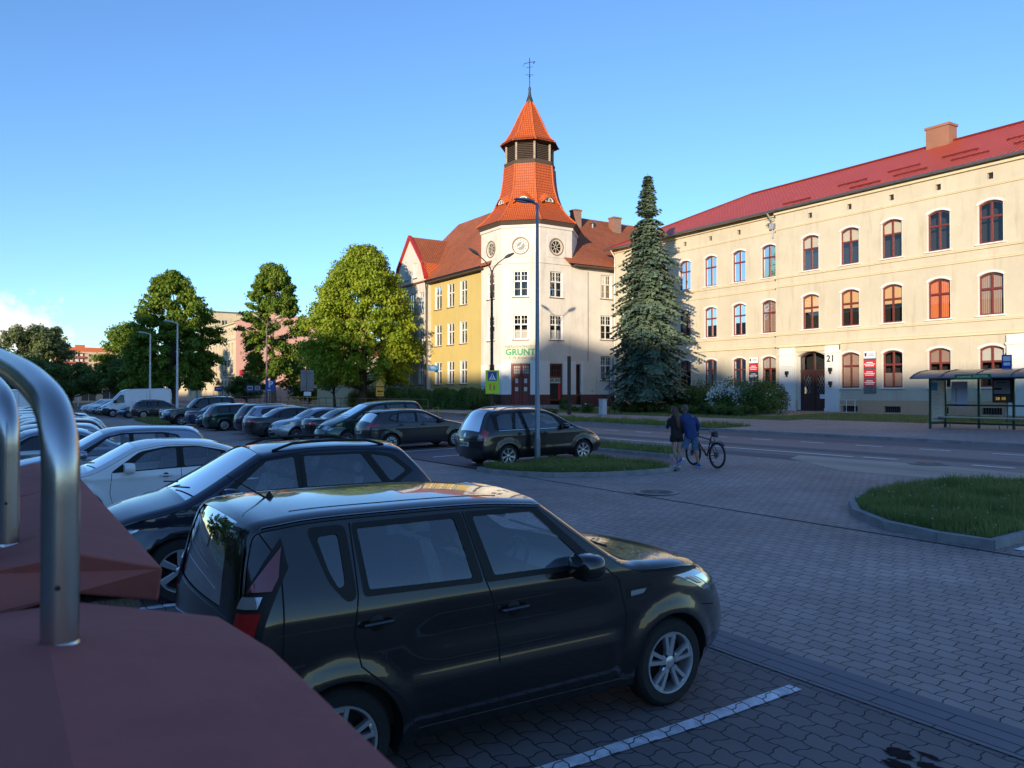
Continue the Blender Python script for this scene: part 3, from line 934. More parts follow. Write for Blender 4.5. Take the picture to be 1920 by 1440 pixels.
 # notice boards
 red = mat('sign_red', (.55, .02, .03), .5); navy = mat('sign_navy', (.015, .03, .10), .5); sw = mat('sign_white', (.7, .72, .75), .5)
 def board(y, plates, z0, O):
  t = MB(); t.obox(O, U, Z_, N, (y-.43, z0, 0.0), (y+.43, 4.98, .03))
  bo = t.build('notice_board', M_zinc, T)
  for (zt, zb, m, crest) in plates:
   t = MB(); t.obox(O, U, Z_, N, (y-.41, zb, .03), (y+.41, zt, .055))
   for q in range(3 if not crest else 2):
    zz = zt - (zt-zb)*(.28+.22*q) if not crest else zt-(zt-zb)*(.38+.24*q)
    wq = (.22, .36, .30)[q] if not crest else .2
    uc = y if not crest else y-.12
    t.obox(O, U, Z_, N, (uc-wq, zz-.028, .055), (uc+wq, zz+.022, .058), 1)
   if crest:
    t.prism([(y+.2, zt-.1), (y+.34, zt-.1), (y+.34, zb+.2), (y+.27, zb+.1), (y+.2, zb+.2)], lambda a, b: tuple(Vector(O)+U*a+Z_*b+N*.055), lambda a, b: tuple(Vector(O)+U*a+Z_*b+N*.06), 2)
   t.build('plate', [m, sw if not crest else mat('sign_grey', (.25, .3, .4), .5), mat('crest_dark', (.08, .04, .06), .5)], bo)
 board(39.62, [(4.98, 4.56, sw, 1), (4.48, 3.95, red, 0), (3.88, 3.42, navy, 0), (3.32, 2.88, navy, 0)], 2.4, O1)
 board(30.0, [(5.0, 4.55, sw, 1), (4.42, 3.95, red, 0), (3.82, 3.35, red, 0), (3.24, 2.78, red, 0)], 2.3, O2)
 # roof
 ex, rz_, rx = 46.25, 19.1, 53.0
 ez = 15.42
 R = RMB()
 roof_quad(R, [W(ex, 13.4, ez), W(ex, 56.1, ez), W(rx, 44.8, rz_), W(rx, 13.4, rz_)])
 roof_quad(R, [W(ex, 56.1, ez), W(59.75, 56.1, ez), W(rx, 44.8, rz_)])
 roof_quad(R, [W(59.75, 56.1, ez), W(59.75, 13.4, ez), W(rx, 13.4, rz_), W(rx, 44.8, rz_)])
 rf = R.build('roof', M_redtile, T)
 mb = MB(); mb.add([W(ex, 13.4, ez-.02), W(59.75, 13.4, ez-.02), W(rx, 13.4, rz_-.02)], [(0, 1, 2)])
 mb.add([W(ex+.05, 13.4, ez-.03), W(47.3, 13.4, ez-.03), W(47.3, 56.0, ez-.03), W(ex+.05, 56.0, ez-.03)], [(0, 1, 2, 3)])
 mb.build('soffit', M_cream2, T)
 dx, dz = rx-ex, rz_-ez
 for (y0, y1, t) in ((34.6, 36.9, .10), (31.2, 33.4, .30), (29.4, 31.6, .10), (27.8, 30.0, .36), (26.6, 28.8, .16), (24.4, 26.6, .40), (23.2, 25.4, .22), (20.9, 23.0, .46), (19.8, 22.0, .26), (18, 20, .5), (16.5, 18.5, .3)):
  x, z = ex+dx*t, ez+dz*t
  mb = MB(); mb.box(W(x-.02, y0, z+.05), W(x+.02, y1, z+.13))
  for k in range(4): mb.box(W(x-.03, y0+.1+k*.65, z-.02), W(x+.12, y0+.14+k*.65, z+.1))
  mb.build('snow_guard', M_redtile, rf)
 mb = MB(); mb.tube([W(rx, 13.4, rz_+.02), W(rx, 44.8, rz_+.02)], .1, 8); mb.tube([W(rx, 44.8, rz_+.02), W(ex, 56.1, ez+.02)], .09, 8)
 mb.build('ridge_cap', M_redtile, rf)
 def chimney(x0, x1, y0, y1, z0, z1):
  mb = MB(); mb.box(W(x0, y0, z0), W(x1, y1, z1-.16)); mb.box(W(x0-.07, y0-.07, z1-.16), W(x1+.07, y1+.07, z1), 0)
  mb.box(W(x0+.15, y0+.15, z1), W(x1-.15, y1-.15, z1+.03), 1)
  mb.build('chimney', [M_brickred, M_dark], T)
 chimney(52.4, 53.4, 28.0, 29.55, 17.5, 20.25)
 chimney(56.6, 57.6, 53.0, 54.0, 15, 18.9)
 mb = MB(); mb.tube([W(ex-.07, 13.4, ez-.05), W(ex-.07, 56.1, ez-.05)], .085, 8)
 mb.build('gutter', M_zinc, T)
 mb = MB(); mb.tube([W(ex-.02, 37.75, ez-.1), W(46.8, 37.75, 14.7), W(46.86, 37.75, 14.2), W(46.86, 37.75, 13.6)], .055, 8)
 mb.box(W(46.7, 37.55, 14.2), W(46.95, 37.95, 14.6)); mb.tube([W(46.2, 37.9, 14.75), W(46.75, 37.5, 14.9)], .03, 6)
 mb.build('rain_pipe', mat('pale_zinc', (.5, .5, .5), .4, .5), T)
 mb = MB(); mb.tube([W(ex-.02, 55.2, ez-.1), W(46.85, 55.3, 14.7), W(46.85, 55.3, 1.0)], .055, 8)
 mb.build('rain_pipe', M_winwhite, T)
 # stuck leaflet and pipes by the entrance
 mb = MB(); mb.obox(O2, U, Z_, N, (33.55, 1.95, -.36), (33.95, 2.25, -.35)); mb.build('notice', sw, T)
cream_building()

# ---------------- corner building with the octagonal tower
def corner_building():
 Xo, Yo, a = 36.6, 56.0, 3.45
 d = a/math.sqrt(2)
 cx, cy = Xo + d + a/2, Yo + d + a/2
 T = empty('tower_building', (cx, cy, 0.9), 0, 'old corner building with octagonal clock tower, orange pantile spire and yellow side wing', 'building')
 def W(x, y, z): return (x-cx, y-cy, z-.9)
 O = Vector(W(0, 0, 0))
 # ---- octagon faces
 pts = []
 Rr = a/2/math.sin(math.pi/8)
 ap = a/2/math.tan(math.pi/8)
 corners = [(cx + Rr*math.cos(k*math.pi/4 + math.pi/8), cy + Rr*math.sin(k*math.pi/4+math.pi/8)) for k in range(8)]
 # face k lies between corner k-1 and k with outward normal angle k*45 deg
 def face(k):
  p, q = corners[k-1], corners[k]
  n = Vector((math.cos(k*math.pi/4), math.sin(k*math.pi/4), 0))
  u = Vector((q[0]-p[0], q[1]-p[1], 0)).normalized()
  return Vector(W(p[0], p[1], 0)), u, n
 circ = lambda c, z, r: [(c+r*math.cos(i*math.pi/14), z+r*math.sin(i*math.pi/14)) for i in range(28)]
 c = a/2
 H = {4: [(c, .62)], 5: [(c, .6)], 6: [(c-.05, .66)]}
 zt = 17.05
 wins = []
 for k in range(8):
  Of, Uf, Nf = face(k)
  holes = []
  z0 = 1.0 if k in (4, 5, 6) else 12.5
  if k in (4, 5, 6):
   holes.append(circ(c, 15.15, .66))
   wh = {4: .62, 5: .68, 6: .70}[k]
   for (v0, v1) in ((10.7, 13.02), (6.98, 9.2)):
    holes.append([(c-wh, v0), (c+wh, v0), (c+wh, v1), (c-wh, v1)])
    wins.append((Of, Uf, Nf, c-wh, c+wh, v0, v1))
   if k == 5:
    o = [(0, z0), (c-.85, z0), (c-.85, 4.9), (c+.85, 4.9), (c+.85, z0), (a, z0), (a, zt), (0, zt)]
   elif k == 6:
    o = [(0, z0), (c-.72, z0), (c-.72, 4.92), (c+.72, 4.92), (c+.72, z0), (a, z0), (a, zt), (0, zt)]
   else:
    o = [(0, z0), (c-.5, z0), (c-.5, 4.85), (c+.6, 4.85), (c+.6, z0), (a, z0), (a, zt), (0, zt)]
  else:
   o = [(0, z0), (a, z0), (a, zt), (0, zt)]
  wall('wall', Of, Uf, Nf, o, holes, M_whitep, T, .2, M_whiteclean)
  # whitewashed lower part and maroon plinth, proud of the wall
  if k in (4, 5, 6):
   segs = {4: (c-.5, c+.6), 5: (c-.85, c+.85), 6: (c-.72, c+.72)}[k]
   for (s0, s1) in ((0.0, segs[0]), (segs[1], a)):
    mb = MB(); mb.obox(Of, Uf, Z_, Nf, (s0, 2.2, -.25), (s1, 5.15 if k != 4 else 4.85, .02)); mb.build('wall', M_whiteclean, T)
    mb = MB(); mb.obox(Of, Uf, Z_, Nf, (s0-.01, .8, -.25), (s1+.01, 2.2, .05)); mb.build('plinth', M_maroonp, T)
  # cornice mouldings
  for (z, h, out_) in ((16.75, .3, .10), (13.62, .10, .08)):
   q = out_*math.tan(math.pi/8)
   mb = MB(); mb.obox(Of, Uf, Z_, Nf, (-q, z, -.05), (a+q, z+h, out_)); mb.build('cornice', M_whitep, T)
  # square plaster panel round the round windows
  if k in (4, 5, 6):
   mb = MB()
   mb.prism([(c-.98, 14.2), (c+.98, 14.2), (c+.98, 16.1), (c-.98, 16.1)], lambda p, q: tuple(Of+Uf*p+Z_*q+Nf*-.0), lambda p, q: tuple(Of+Uf*p+Z_*q+Nf*.035), holes=[circ(c, 15.15, .80)])
   mb.build('wall_panel', M_whitep, T)
   Pf = lambda dd: (lambda p, q: tuple(Of+Uf*p+Z_*q+Nf*dd))
   if k == 5:
    mb = MB(); mb.prism(circ(c, 15.15, .655), Pf(-.12), Pf(-.06), 0)
    for h in range(12):
     an = math.pi/2 - h*math.pi/6
     ux, uz = math.cos(an), math.sin(an)
     mb.obox(Of + Uf*(c+ux*.5) + Z_*(15.15+uz*.5), Uf*ux+Z_*uz, -Uf*uz+Z_*ux, Nf, (-.09, -.045, -.06), (.09, .045, -.045), 1)
    mb.prism(circ(c, 15.15, .36), Pf(-.06), Pf(-.04), 2)
    cl = mb.build('clock', [mat('clock_white', (.62, .6, .54), .6), M_blackm, mat('clock_centre', (.14, .14, .13), .5)], T)
    mb = MB()
    for (an, l, w__) in ((math.radians(60), .34, .04), (math.radians(205), .52, .03)):
     ux, uz = math.cos(an), math.sin(an)
     mb.obox(Of + Uf*c + Z_*15.15, Uf*ux+Z_*uz, -Uf*uz+Z_*ux, Nf, (-.08, -w__, -.035), (l, w__, -.02))
    mb.build('clock_hand', mat('clock_hand_white', (.75, .75, .72), .5), cl)
   else:
    mb = MB(); mb.prism(circ(c, 15.15, .66), Pf(-.16), Pf(-.02), holes=[circ(c, 15.15, .54)])
    for h in range(8):
     an = h*math.pi/4
     ux, uz = math.cos(an), math.sin(an)
     mb.obox(Of + Uf*c + Z_*15.15, Uf*ux+Z_*uz, -Uf*uz+Z_*ux, Nf, (.12, -.022, -.12), (.56, .022, -.06))
    mb.prism(circ(c, 15.15, .15), Pf(-.12), Pf(-.06), holes=[circ(c, 15.15, .11)])
    rw = mb.build('round_window', mat('old_white_frame', (.55, .5, .4), .7), T)
    mb = MB(); mb.poly([Pf(-.1)(*p) for p in circ(c, 15.15, .56)]); mb.build('pane', M_pane, rw)
    mb = MB(); mb.prism(circ(c, 15.15, .7), Pf(-.6), Pf(-.55)); mb.build('backing', M_dark, rw)
   mb = MB(); mb.prism(circ(c, 15.15, .76), Pf(-.02), Pf(.05), holes=[circ(c, 15.15, .68)]); mb.build('rim_moulding', mat('rust_rim', (.2, .13, .08), .8), T)
 # ---- wing wall (right), yellow wing (left), gable
 Ow, Uw, Nw = Vector(W(0, 56.03, 0)), X_, -Y_
 x1 = corners[6][0]
 hw = [[(45.75, v0), (47.1, v0), (47.1, v1), (45.75, v1)] for (v0, v1) in ((3.5, 5.75), (7.2, 9.45), (10.95, 13.15))]
 wall('wall', Ow, Uw, Nw, [(x1, 1.0), (42.95, 1.0), (42.95, 4.9), (43.5, 4.9), (43.5, 1.0), (60, 1.0), (60, 13.85), (x1, 13.85)], hw, M_whitep, T, .2, M_whiteclean)
 for (s0, s1, zt_) in ((x1+.01, 42.93, 5.15), (43.52, 43.75, 5.15)):
  mb = MB(); mb.obox(Ow, Uw, Z_, Nw, (s0, 2.2, -.2), (s1, zt_, .02)); mb.build('wall', M_whiteclean, T)
 for (s0, s1) in ((x1+.01, 42.94), (43.51, 48.0)):
  mb = MB(); mb.obox(Ow, Uw, Z_, Nw, (s0, .8, -.2), (s1, 2.2, .05)); mb.build('plinth', M_maroonp, T)
 Oy, Uy, Ny = Vector(W(36.9, 0, 0)), Y_, -X_
 ycol = [(65.02, 66.4), (67.55, 68.93), (70.15, 71.62)]
 hy = [[(p, v0), (q, v0), (q, v1), (p, v1)] for (p, q) in ycol for (v0, v1) in ((3.2, 5.45), (7.05, 9.2), (10.75, 13.1))]
 wall('wall', Oy, Uy, Ny, [(61.4, .8), (72.6, .8), (72.6, 13.95), (61.4, 13.95)], hy, M_yellow, T, .16, M_whiteclean)
 Og, Ug, Ng = Vector(W(36.4, 0, 0)), Y_, -X_
 gcol = [(73.1, 74.3), (75.5, 76.7), (77.9, 79.1)]
 hg = [[(p, v0), (q, v0), (q, v1), (p, v1)] for (p, q) in gcol for (v0, v1) in ((3.2, 5.3), (6.85, 9.05), (10.55, 12.8))]
 hg += [[(74.75, 14.4), (75.6, 14.4), (75.6, 16.0), (74.75, 16.0)], [(76.9, 14.4), (77.75, 14.4), (77.75, 16.0), (76.9, 16.0)]]
 wall('gable_wall', Og, Ug, Ng, [(72.6, .8), (80.0, .8), (80.0, 14.2), (79.2, 15.8), (76.3, 18.8), (73.4, 15.8), (72.6, 14.2)], hg, M_gable, T, .16, M_whiteclean)
 mb = MB()
 mb.add([W(36.4, 72.6, .8), W(37, 72.6, .8), W(37, 72.6, 14.2), W(36.4, 72.6, 14.2)], [(0, 1, 2, 3)])
 mb.add([W(36.4, 80, .8), W(50, 80, .8), W(50, 80, 14.2), W(36.4, 80, 14.2)], [(0, 1, 2, 3)])
 mb.add([W(50, 80, .8), W(50, 63, .8), W(50, 63, 14.2), W(50, 80, 14.2)], [(0, 1, 2, 3)])
 mb.build('wall', M_gable, T)
 # windows
 gr = (4, 2, .62)
 for (Of, Uf, Nf, u0, u1, v0, v1) in wins:
  window(T, Of, Uf, Nf, u0, u1, v0, v1, 0, M_winwhite, M_whiteclean, .2, M_sillbrown, 1, (.6,), gr, curtain=('net', CUR['white']) if v0 < 8 else None, fw=.1)
 for h in hw:
  window(T, Ow, Uw, Nw, h[0][0], h[1][0], h[0][1], h[2][1], 0, M_winwhite, M_whiteclean, .2, M_sillbrown, 1, (.6,), gr, curtain=('blind', CUR['red']) if h[0][1] > 10 else None, fw=.1)
 for h in hy:
  window(T, Oy, Uy, Ny, h[0][0], h[1][0], h[0][1], h[2][1], 0, M_winwhite, M_whiteclean, .16, M_sillbrown, 1, (.6,), None, fw=.06)
 for h in hg:
  window(T, Og, Ug, Ng, h[0][0], h[1][0], h[0][1], h[2][1], 0, M_winwhite, M_whiteclean, .16, M_blackm, 1, (.6,), None, fw=.06)
 # ---- shop doors
 maroon = mat('maroon_door', (.20, .035, .022), .5, var=.2, scale=5)
 Of, Uf, Nf = face(5)
 mb = MB()
 mb.obox(Of, Uf, Z_, Nf, (c-.85, 1.3, -.3), (c+.85, 4.9, -.25))
 for s in (-1, 1):
  mb.obox(Of, Uf, Z_, Nf, (c+s*.78-.07, 1.3, -.25), (c+s*.78+.07, 4.9, -.12))
  for (v0, v1) in ((1.5, 2.2), (2.4, 3.0)):
   mb.obox(Of, Uf, Z_, Nf, (c+s*.38-.22, v0, -.25), (c+s*.38+.22, v1, -.2))
 mb.obox(Of, Uf, Z_, Nf, (c-.06, 1.3, -.25), (c+.06, 4.9, -.1)); mb.obox(Of, Uf, Z_, Nf, (c-.8, 3.75, -.25), (c+.8, 3.9, -.1))
 mb.obox(Of, Uf, Z_, Nf, (c-.8, 4.76, -.25), (c+.8, 4.9, -.1))
 door = mb.build('door', maroon, T)
 for s in (-1, 1):
  mb = MB(); mb.obox(Of, Uf, Z_, Nf, (c+s*.4-.12, 3.2, -.25), (c+s*.4+.12, 3.6, -.235)); mb.build('leaflet', mat('leaflet', (.6, .58, .52), .7), door)
  mb = MB(); mb.obox(Of, Uf, Z_, Nf, (c+s*.4-.14, 2.5, -.2), (c+s*.4+.14, 2.85, -.19)); mb.build('leaflet', mat('leaflet', (.6, .58, .52), .7), door)
  mb = MB()
  for i in range(3):
   for j in range(3):
    u = c+s*.4+(i-1)*.19; v = 4.05+j*.24
    mb.obox(Of, Uf, Z_, Nf, (u-.07, v-.02, -.25), (u+.07, v+.17, -.235))
  mb.build('door_pane', mat('pane_pale', (.45, .42, .36), .15), door)
 shopg = mat('shop_glass_dark', (.03, .025, .025), .08)
 for (k, s0, s1) in ((6, c-.72, c+.72), (4, c-.5, c+.6)):
  Of, Uf, Nf = face(k)
  mb = MB()
  mb.obox(Of, Uf, Z_, Nf, (s0, 1.6, -.3), (s1, 4.92, -.25), 1)
  for u in (s0+.06, s1-.06): mb.obox(Of, Uf, Z_, Nf, (u-.06, 1.6, -.25), (u+.06, 4.9, -.15))
  for v in (3.75, 4.84, 1.75): mb.obox(Of, Uf, Z_, Nf, (s0, v-.07, -.25), (s1, v+.07, -.14))
  for i in range(1, 5): mb.obox(Of, Uf, Z_, Nf, (s0+(s1-s0)*i/5-.02, 3.8, -.25), (s0+(s1-s0)*i/5+.02, 4.8, -.2))
  mb.obox(Of, Uf, Z_, Nf, (s0, 4.28, -.25), (s1, 4.32, -.2))
  sw_ = mb.build('shop_window', [maroon, shopg], T)
  mb = MB(); mb.obox(Of, Uf, Z_, Nf, (s0+.12, 3.2, -.25), (s1-.12, 3.66, -.22)); mb.build('shop_sign', mat('sign_offwhite', (.6, .62, .55), .6), sw_)
  text_mesh('shop_lettering', 'GRUNT', .42 if k == 6 else .36, mat('grunt_dark', (.02, .05, .04), .5), tuple(Of+Uf*((s0+s1)/2)+Z_*3.43+Nf*-.215), Uf, Z_, Nf, sw_, bold=.01)
  if k == 6:
   mb = MB(); mb.obox(Of, Uf, Z_, Nf, (s1-.42, 1.8, -.25), (s1-.15, 3.0, -.18)); mb.prism([(s1-.42, 3.0), (s1-.15, 3.0), (s1-.2, 3.2), (s1-.36, 3.2)], lambda p, q: tuple(Of+Uf*p+Z_*q+Nf*-.24), lambda p, q: tuple(Of+Uf*p+Z_*q+Nf*-.18)); mb.build('red_panel', mat('bright_red', (.55, .03, .03), .5), sw_)
 mb = MB(); mb.obox(Ow, Uw, Z_, Nw, (42.95, 1.0, -.5), (43.5, 4.9, -.45)); mb.obox(Ow, Uw, Z_, Nw, (42.95, 2.1, -.45), (43.5, 2.3, -.05)); mb.build('side_door', maroon, T)
 # painted shop sign above the door
 Of, Uf, Nf = face(5)
 mb = MB(); mb.obox(Of, Uf, Z_, Nf, (c-1.42, 5.2, 0), (c+1.35, 7-.45, .03)); sg = mb.build('sign_board', mat('sign_cream', (.62, .56, .42), .8, var=.1, scale=3), T)
 gm = mat('sign_green', (.02, .28, .12), .6); gd = mat('sign_darkgreen', (.10, .12, .07), .7)
 text_mesh('lettering', 'NIERUCHOMOŚCI', .32, gd, tuple(Of+Uf*(c-.03)+Z_*6.36+Nf*.035), Uf, Z_, Nf, sg, sx=1.02)
 text_mesh('lettering', 'GRUNT', .76, gm, tuple(Of+Uf*(c-.03)+Z_*5.88+Nf*.035), Uf, Z_, Nf, sg, bold=.03, sx=1.02)
 text_mesh('lettering', 'A. M. Krawczyk', .33, gd, tuple(Of+Uf*(c-.03)+Z_*5.38+Nf*.035), Uf, Z_, Nf, sg, shear=.4, sx=1.05)
 # steps round the entrance
 for s, (r, z0, z1) in enumerate(((5.1, .8, 1.3), (5.5, .8, 1.15), (5.9, .8, 1.0))):
  k8 = [(cx + r*1.08*math.cos(k*math.pi/4+math.pi/8), cy + r*1.08*math.sin(k*math.pi/4+math.pi/8)) for k in (3, 4, 5, 6)]
  poly = k8 + [(42.9, 56.5), (37.5, 61)]
  mb = MB(); mb.prism(poly, lambda p, q: W(p, q, z0), lambda p, q: W(p, q, z1)); mb.build('step', M_kerb, T)
 # ---- main roofs (steep, flared at the eaves)
 R = RMB()
 ez, r1 = 13.75, 14.9
 # yellow wing: ridge x=43 z=21.2 ; flare
 roof_quad(R, [W(36.2, 60, ez), W(36.2, 80.6, ez), W(37.5, 80.0, r1+.2), W(37.5, 60, r1+.2)])
 roof_quad(R, [W(37.5, 60, r1+.2), W(37.5, 80.0, r1+.2), W(43, 77.8, 21.3), W(43, 60, 21.3)])
 roof_quad(R, [W(36.2, 80.6, ez), W(50, 80.6, ez), W(43, 77.8, 21.3), W(37.5, 80, r1+.2)])
 roof_quad(R, [W(49.8, 80.6, ez), W(49.8, 60, ez), W(43, 60, 21.3), W(43, 77.8, 21.3)])
 # right wing: eave along X at y=55.3, ridge y=63 z=19.8
 roof_quad(R, [W(41.5, 55.25, ez), W(61, 55.25, ez), W(61, 56.7, r1), W(41.5, 56.7, r1)])
 roof_quad(R, [W(39.5, 56.7, r1), W(61, 56.7, r1), W(61, 63, 20.0), W(41.5, 63, 20.0)])
 roof_quad(R, [W(61, 69.5, ez), W(45, 69.5, ez), W(45, 63, 20.0), W(61, 63, 20.0)])
 # tie slope up to the higher ridge
 roof_quad(R, [W(40, 57.5, 15.6), W(47, 63, 20.0), W(43, 66, 21.3), W(40, 62, 21.3)])
 rf = R.build('roof', M_oldtile, T)
 mb = MB(); mb.box(W(36.22, 61.4, ez-.22), W(36.95, 72.6, ez-.06)); mb.build('eaves_board', M_oldwood, T)
 mb = MB(); mb.box(W(42.4, 55.3, ez-.2), W(46.9, 56.03, ez-.05)); mb.build('eaves_board', M_oldwood, T)
 mb = MB(); mb.tube([W(36.14, 61.4, ez), W(36.14, 72.4, ez)], .09, 8); mb.tube([W(36.14, 72.3, ez-.1), W(36.3, 72.45, 12.9), W(36.3, 72.45, 1.0)], .06, 6); mb.build('gutter', M_blackm, T)
 # gable roof (ridge along X) with red verge boards and orange tiled cheek
 R = RMB()
 zr = 18.95
 for s, yy in ((1, 73.2), (-1, 79.4)):
  ye = 76.3 - s*3.15
  q = [W(36.15, ye, 15.75), W(41.9 if s == 1 else 41.5, ye, 15.75), W(41.9, 76.3, zr), W(36.15, 76.3, zr)]
  roof_quad(R, q)
 roof_quad(R, [W(36.5, 72.6, 14.0), W(38.6, 72.6, 15.75), W(40.2, 73.15, 15.75), W(36.5, 73.15, 15.75)], 1)
 roof_quad(R, [W(36.5, 73.15, 15.70), W(41.9, 73.15, 15.70), W(41.9, 73.15, 15.72), W(36.5, 73.15, 15.72)], 1)
 roof_quad(R, [W(36.4, 72.62, 13.9), W(39.5, 72.62, 13.9), W(41.0, 73.1, 15.75), W(36.4, 73.1, 15.75)], 1)
 R.build('gable_roof', [M_oldtile, M_orangetile], T)
 mb = MB()
 redv = mat('red_verge_board', (.42, .03, .02), .5)
 for (p, q) in (((72.5, 14.1), (73.35, 15.85)), ((73.35, 15.85), (76.3, 19.0)), ((76.3, 19.0), (79.25, 15.85)), ((79.25, 15.85), (80.1, 14.1))):
  mb.add([W(36.1, p[0], p[1]-.12), W(36.1, q[0], q[1]-.12), W(36.1, q[0], q[1]+.1), W(36.1, p[0], p[1]+.1),
    W(36.5, p[0], p[1]-.12), W(36.5, q[0], q[1]-.12), W(36.5, q[0], q[1]+.1), W(36.5, p[0], p[1]+.1)],
      [(0, 1, 2, 3), (7, 6, 5, 4), (0, 4, 5, 1), (3, 2, 6, 7)])
 mb.build('verge_board', redv, T)
 # ---- tower roof: flared skirt, tall pantile drum, louvred belfry, spire
 def ring_roof(name, prof, m, nseg=1, parent=T):
  R = RMB()
  cor = lambda r, z, k: (r*math.cos(k*math.pi/4+math.pi/8), r*math.sin(k*math.pi/4+math.pi/8), z-.9)
  vacc = 0
  for (r0, z0), (r1_, z1) in zip(prof[:-1], prof[1:]):
   sl = math.hypot((r1_-r0), z1-z0)
   for k in range(8):
    p0, p1, p2, p3 = cor(r0, z0, k), cor(r0, z0, k+1), cor(r1_, z1, k+1), cor(r1_, z1, k)
    R.add([p0, p1, p2, p3], [(0, 1, 2, 3)])
    s0 = r0*math.sin(math.pi/8); s1 = r1_*math.sin(math.pi/8)
    R.uvs += [(50-s0, 50+vacc), (50+s0, 50+vacc), (50+s1, 50+vacc+sl), (50-s1, 50+vacc+sl)]
   vacc += sl
  o = R.build(name, m, parent)
  # hip tiles
  mb = MB()
  for k in range(8):
   mb.tube([cor(r+.02, z, k) for r, z in prof], .07, 6)
  mb.build('hip_tiles', mat('hip_orange', (.5, .11, .025), .7, var=.3, scale=8), o)
  return o
 sk = [(4.95, 17.35), (4.45, 17.75), (3.9, 18.3), (3.35, 19.0), (2.95, 19.7), (2.68, 20.5), (2.5, 21.4), (2.42, 22.3), (2.38, 22.95)]
 tr = ring_roof('tower_roof', sk, M_orangetile)
 def ring_box(name, r0, r1_, z0, z1, m, parent=T):
  mb = MB()
  cor = lambda r, z, k: (r*math.cos(k*math.pi/4+math.pi/8), r*math.sin(k*math.pi/4+math.pi/8), z-.9)
  for k in range(8):
   mb.add([cor(r0, z0, k), cor(r0, z0, k+1), cor(r1_, z1, k+1), cor(r1_, z1, k)], [(0, 1, 2, 3)])
  mb.add([cor(r0, z0, k) for k in range(8)], [tuple(range(8))[::-1]])
  mb.add([cor(r1_, z1, k) for k in range(8)], [tuple(range(8))])
  return mb.build(name, m, parent)
 ring_box('eaves_board', 4.62, 4.9, 16.98, 17.33, M_oldwood)
 ring_box('belfry_base', 2.36, 2.42, 22.95, 23.3, M_oldwood)
 bf = ring_box('belfry', 1.95, 1.95, 23.3, 25.2, M_dark)
 cor = lambda r, z, k: Vector((r*math.cos(k*math.pi/4+math.pi/8), r*math.sin(k*math.pi/4+math.pi/8), z-.9))
 for k in range(8):
  mb = MB()
  p, q = cor(2.12, 0, k), cor(2.12, 0, k+1)
  for j in range(11):
   z = 23.4 + j*.16
   u = (q-p).normalized(); n = Vector((math.cos((k+1)*math.pi/4), math.sin((k+1)*math.pi/4), 0))
   mb.add([p+Z_*z, q+Z_*z, q+Z_*(z+.13)-n*.1, p+Z_*(z+.13)-n*.1], [(0, 1, 2, 3)])
  mb.build('louvres', M_oldwood, bf)
  mb = MB(); mb.tube([cor(2.18, 23.3, k), cor(2.18, 25.2, k)], .11, 6); mb.build('post', M_greywood, bf)
 ring_box('eaves_board', 2.3, 2.72, 24.95, 25.15, M_oldwood)
 sp = [(2.8, 25.1), (2.3, 25.65), (1.85, 26.35), (1.5, 27.1), (1.15, 27.9), (.8, 28.7), (.45, 29.35), (.28, 29.6)]
 # spire profile follows the slightly concave roof of the photo
 sp = [(2.78, 24.98), (2.25, 25.45), (1.82, 26.1), (1.42, 26.9), (1.05, 27.7), (.66, 28.5), (.30, 29.15)]
 ring_roof('spire', sp, M_orangetile)
 mb = MB(); mb.lathe([(.34, 28.2), (.30, 28.5), (.16, 28.9), (.10, 29.4), (.13, 29.5), (.13, 29.6), (.05, 29.75), (.02, 30.0)], 12)
 mb.build('finial', mat('dark_lead', (.05, .055, .05), .5, .4), T)
 mb = MB(); mb.tube([(0, 0, 28.9), (0, 0, 32.4)], .035, 8)
 mb.tube([(-.42, .25, 31.9), (.42, -.25, 32.1)], .025, 6); mb.tube([(-.42, .25, 31.9), (-.5, .3, 31.6)], .02, 6); mb.tube([(.42, -.25, 32.1), (.3, -.18, 31.9)], .04, 6)
 mb.tube([(-.3, .2, 31.5), (.25, -.17, 31.6)], .018, 6)
 mb.tube([(-.3, .18, 30.85), (.3, -.18, 30.85)], .02, 6); mb.tube([(-.18, -.3, 30.85), (.18, .3, 30.85)], .02, 6)
 mb.lathe([(.001, 30.6), (.09, 30.7), (.001, 30.8)], 10)
 mb.build('weather_vane', M_blackm, T)
 # eyebrow dormers with white half-round windows
 for k in (4, 5, 6):
  an = k*math.pi/4
  n = Vector((math.cos(an), math.sin(an), 0)); u = Vector((-n.y, n.x, 0))
  zb = 19.35 - .9
  base = n*(3.02) + Z_*zb
  half = [(.46*math.cos(t), .40*math.sin(t)) for t in [i*math.pi/12 for i in range(13)]]
  hin = [(.36*math.cos(t), .30*math.sin(t)+.03) for t in [i*math.pi/12 for i in range(13)]]
  f = lambda dd: (lambda p, q: tuple(base + u*p + Z_*q + n*dd))
  mb = MB(); mb.prism(half, f(-.5), f(.10), holes=[hin]); mb.obox(base, u, Z_, n, (-.02, .03, -.05), (.02, .33, .09));
  dw = mb.build('dormer_window', M_winwhite, T)
  mb = MB(); mb.poly([f(.02)(*p) for p in hin]); mb.build('pane', mat('dormer_pane', (.10, .11, .09), .1), dw)
  # tiled eyebrow
  mb = MB()
  prof = [(-1.15, -.12), (-.8, .05), (-.55, .27), (-.25, .45), (0, .50), (.25, .45), (.55, .27), (.8, .05), (1.15, -.12)]
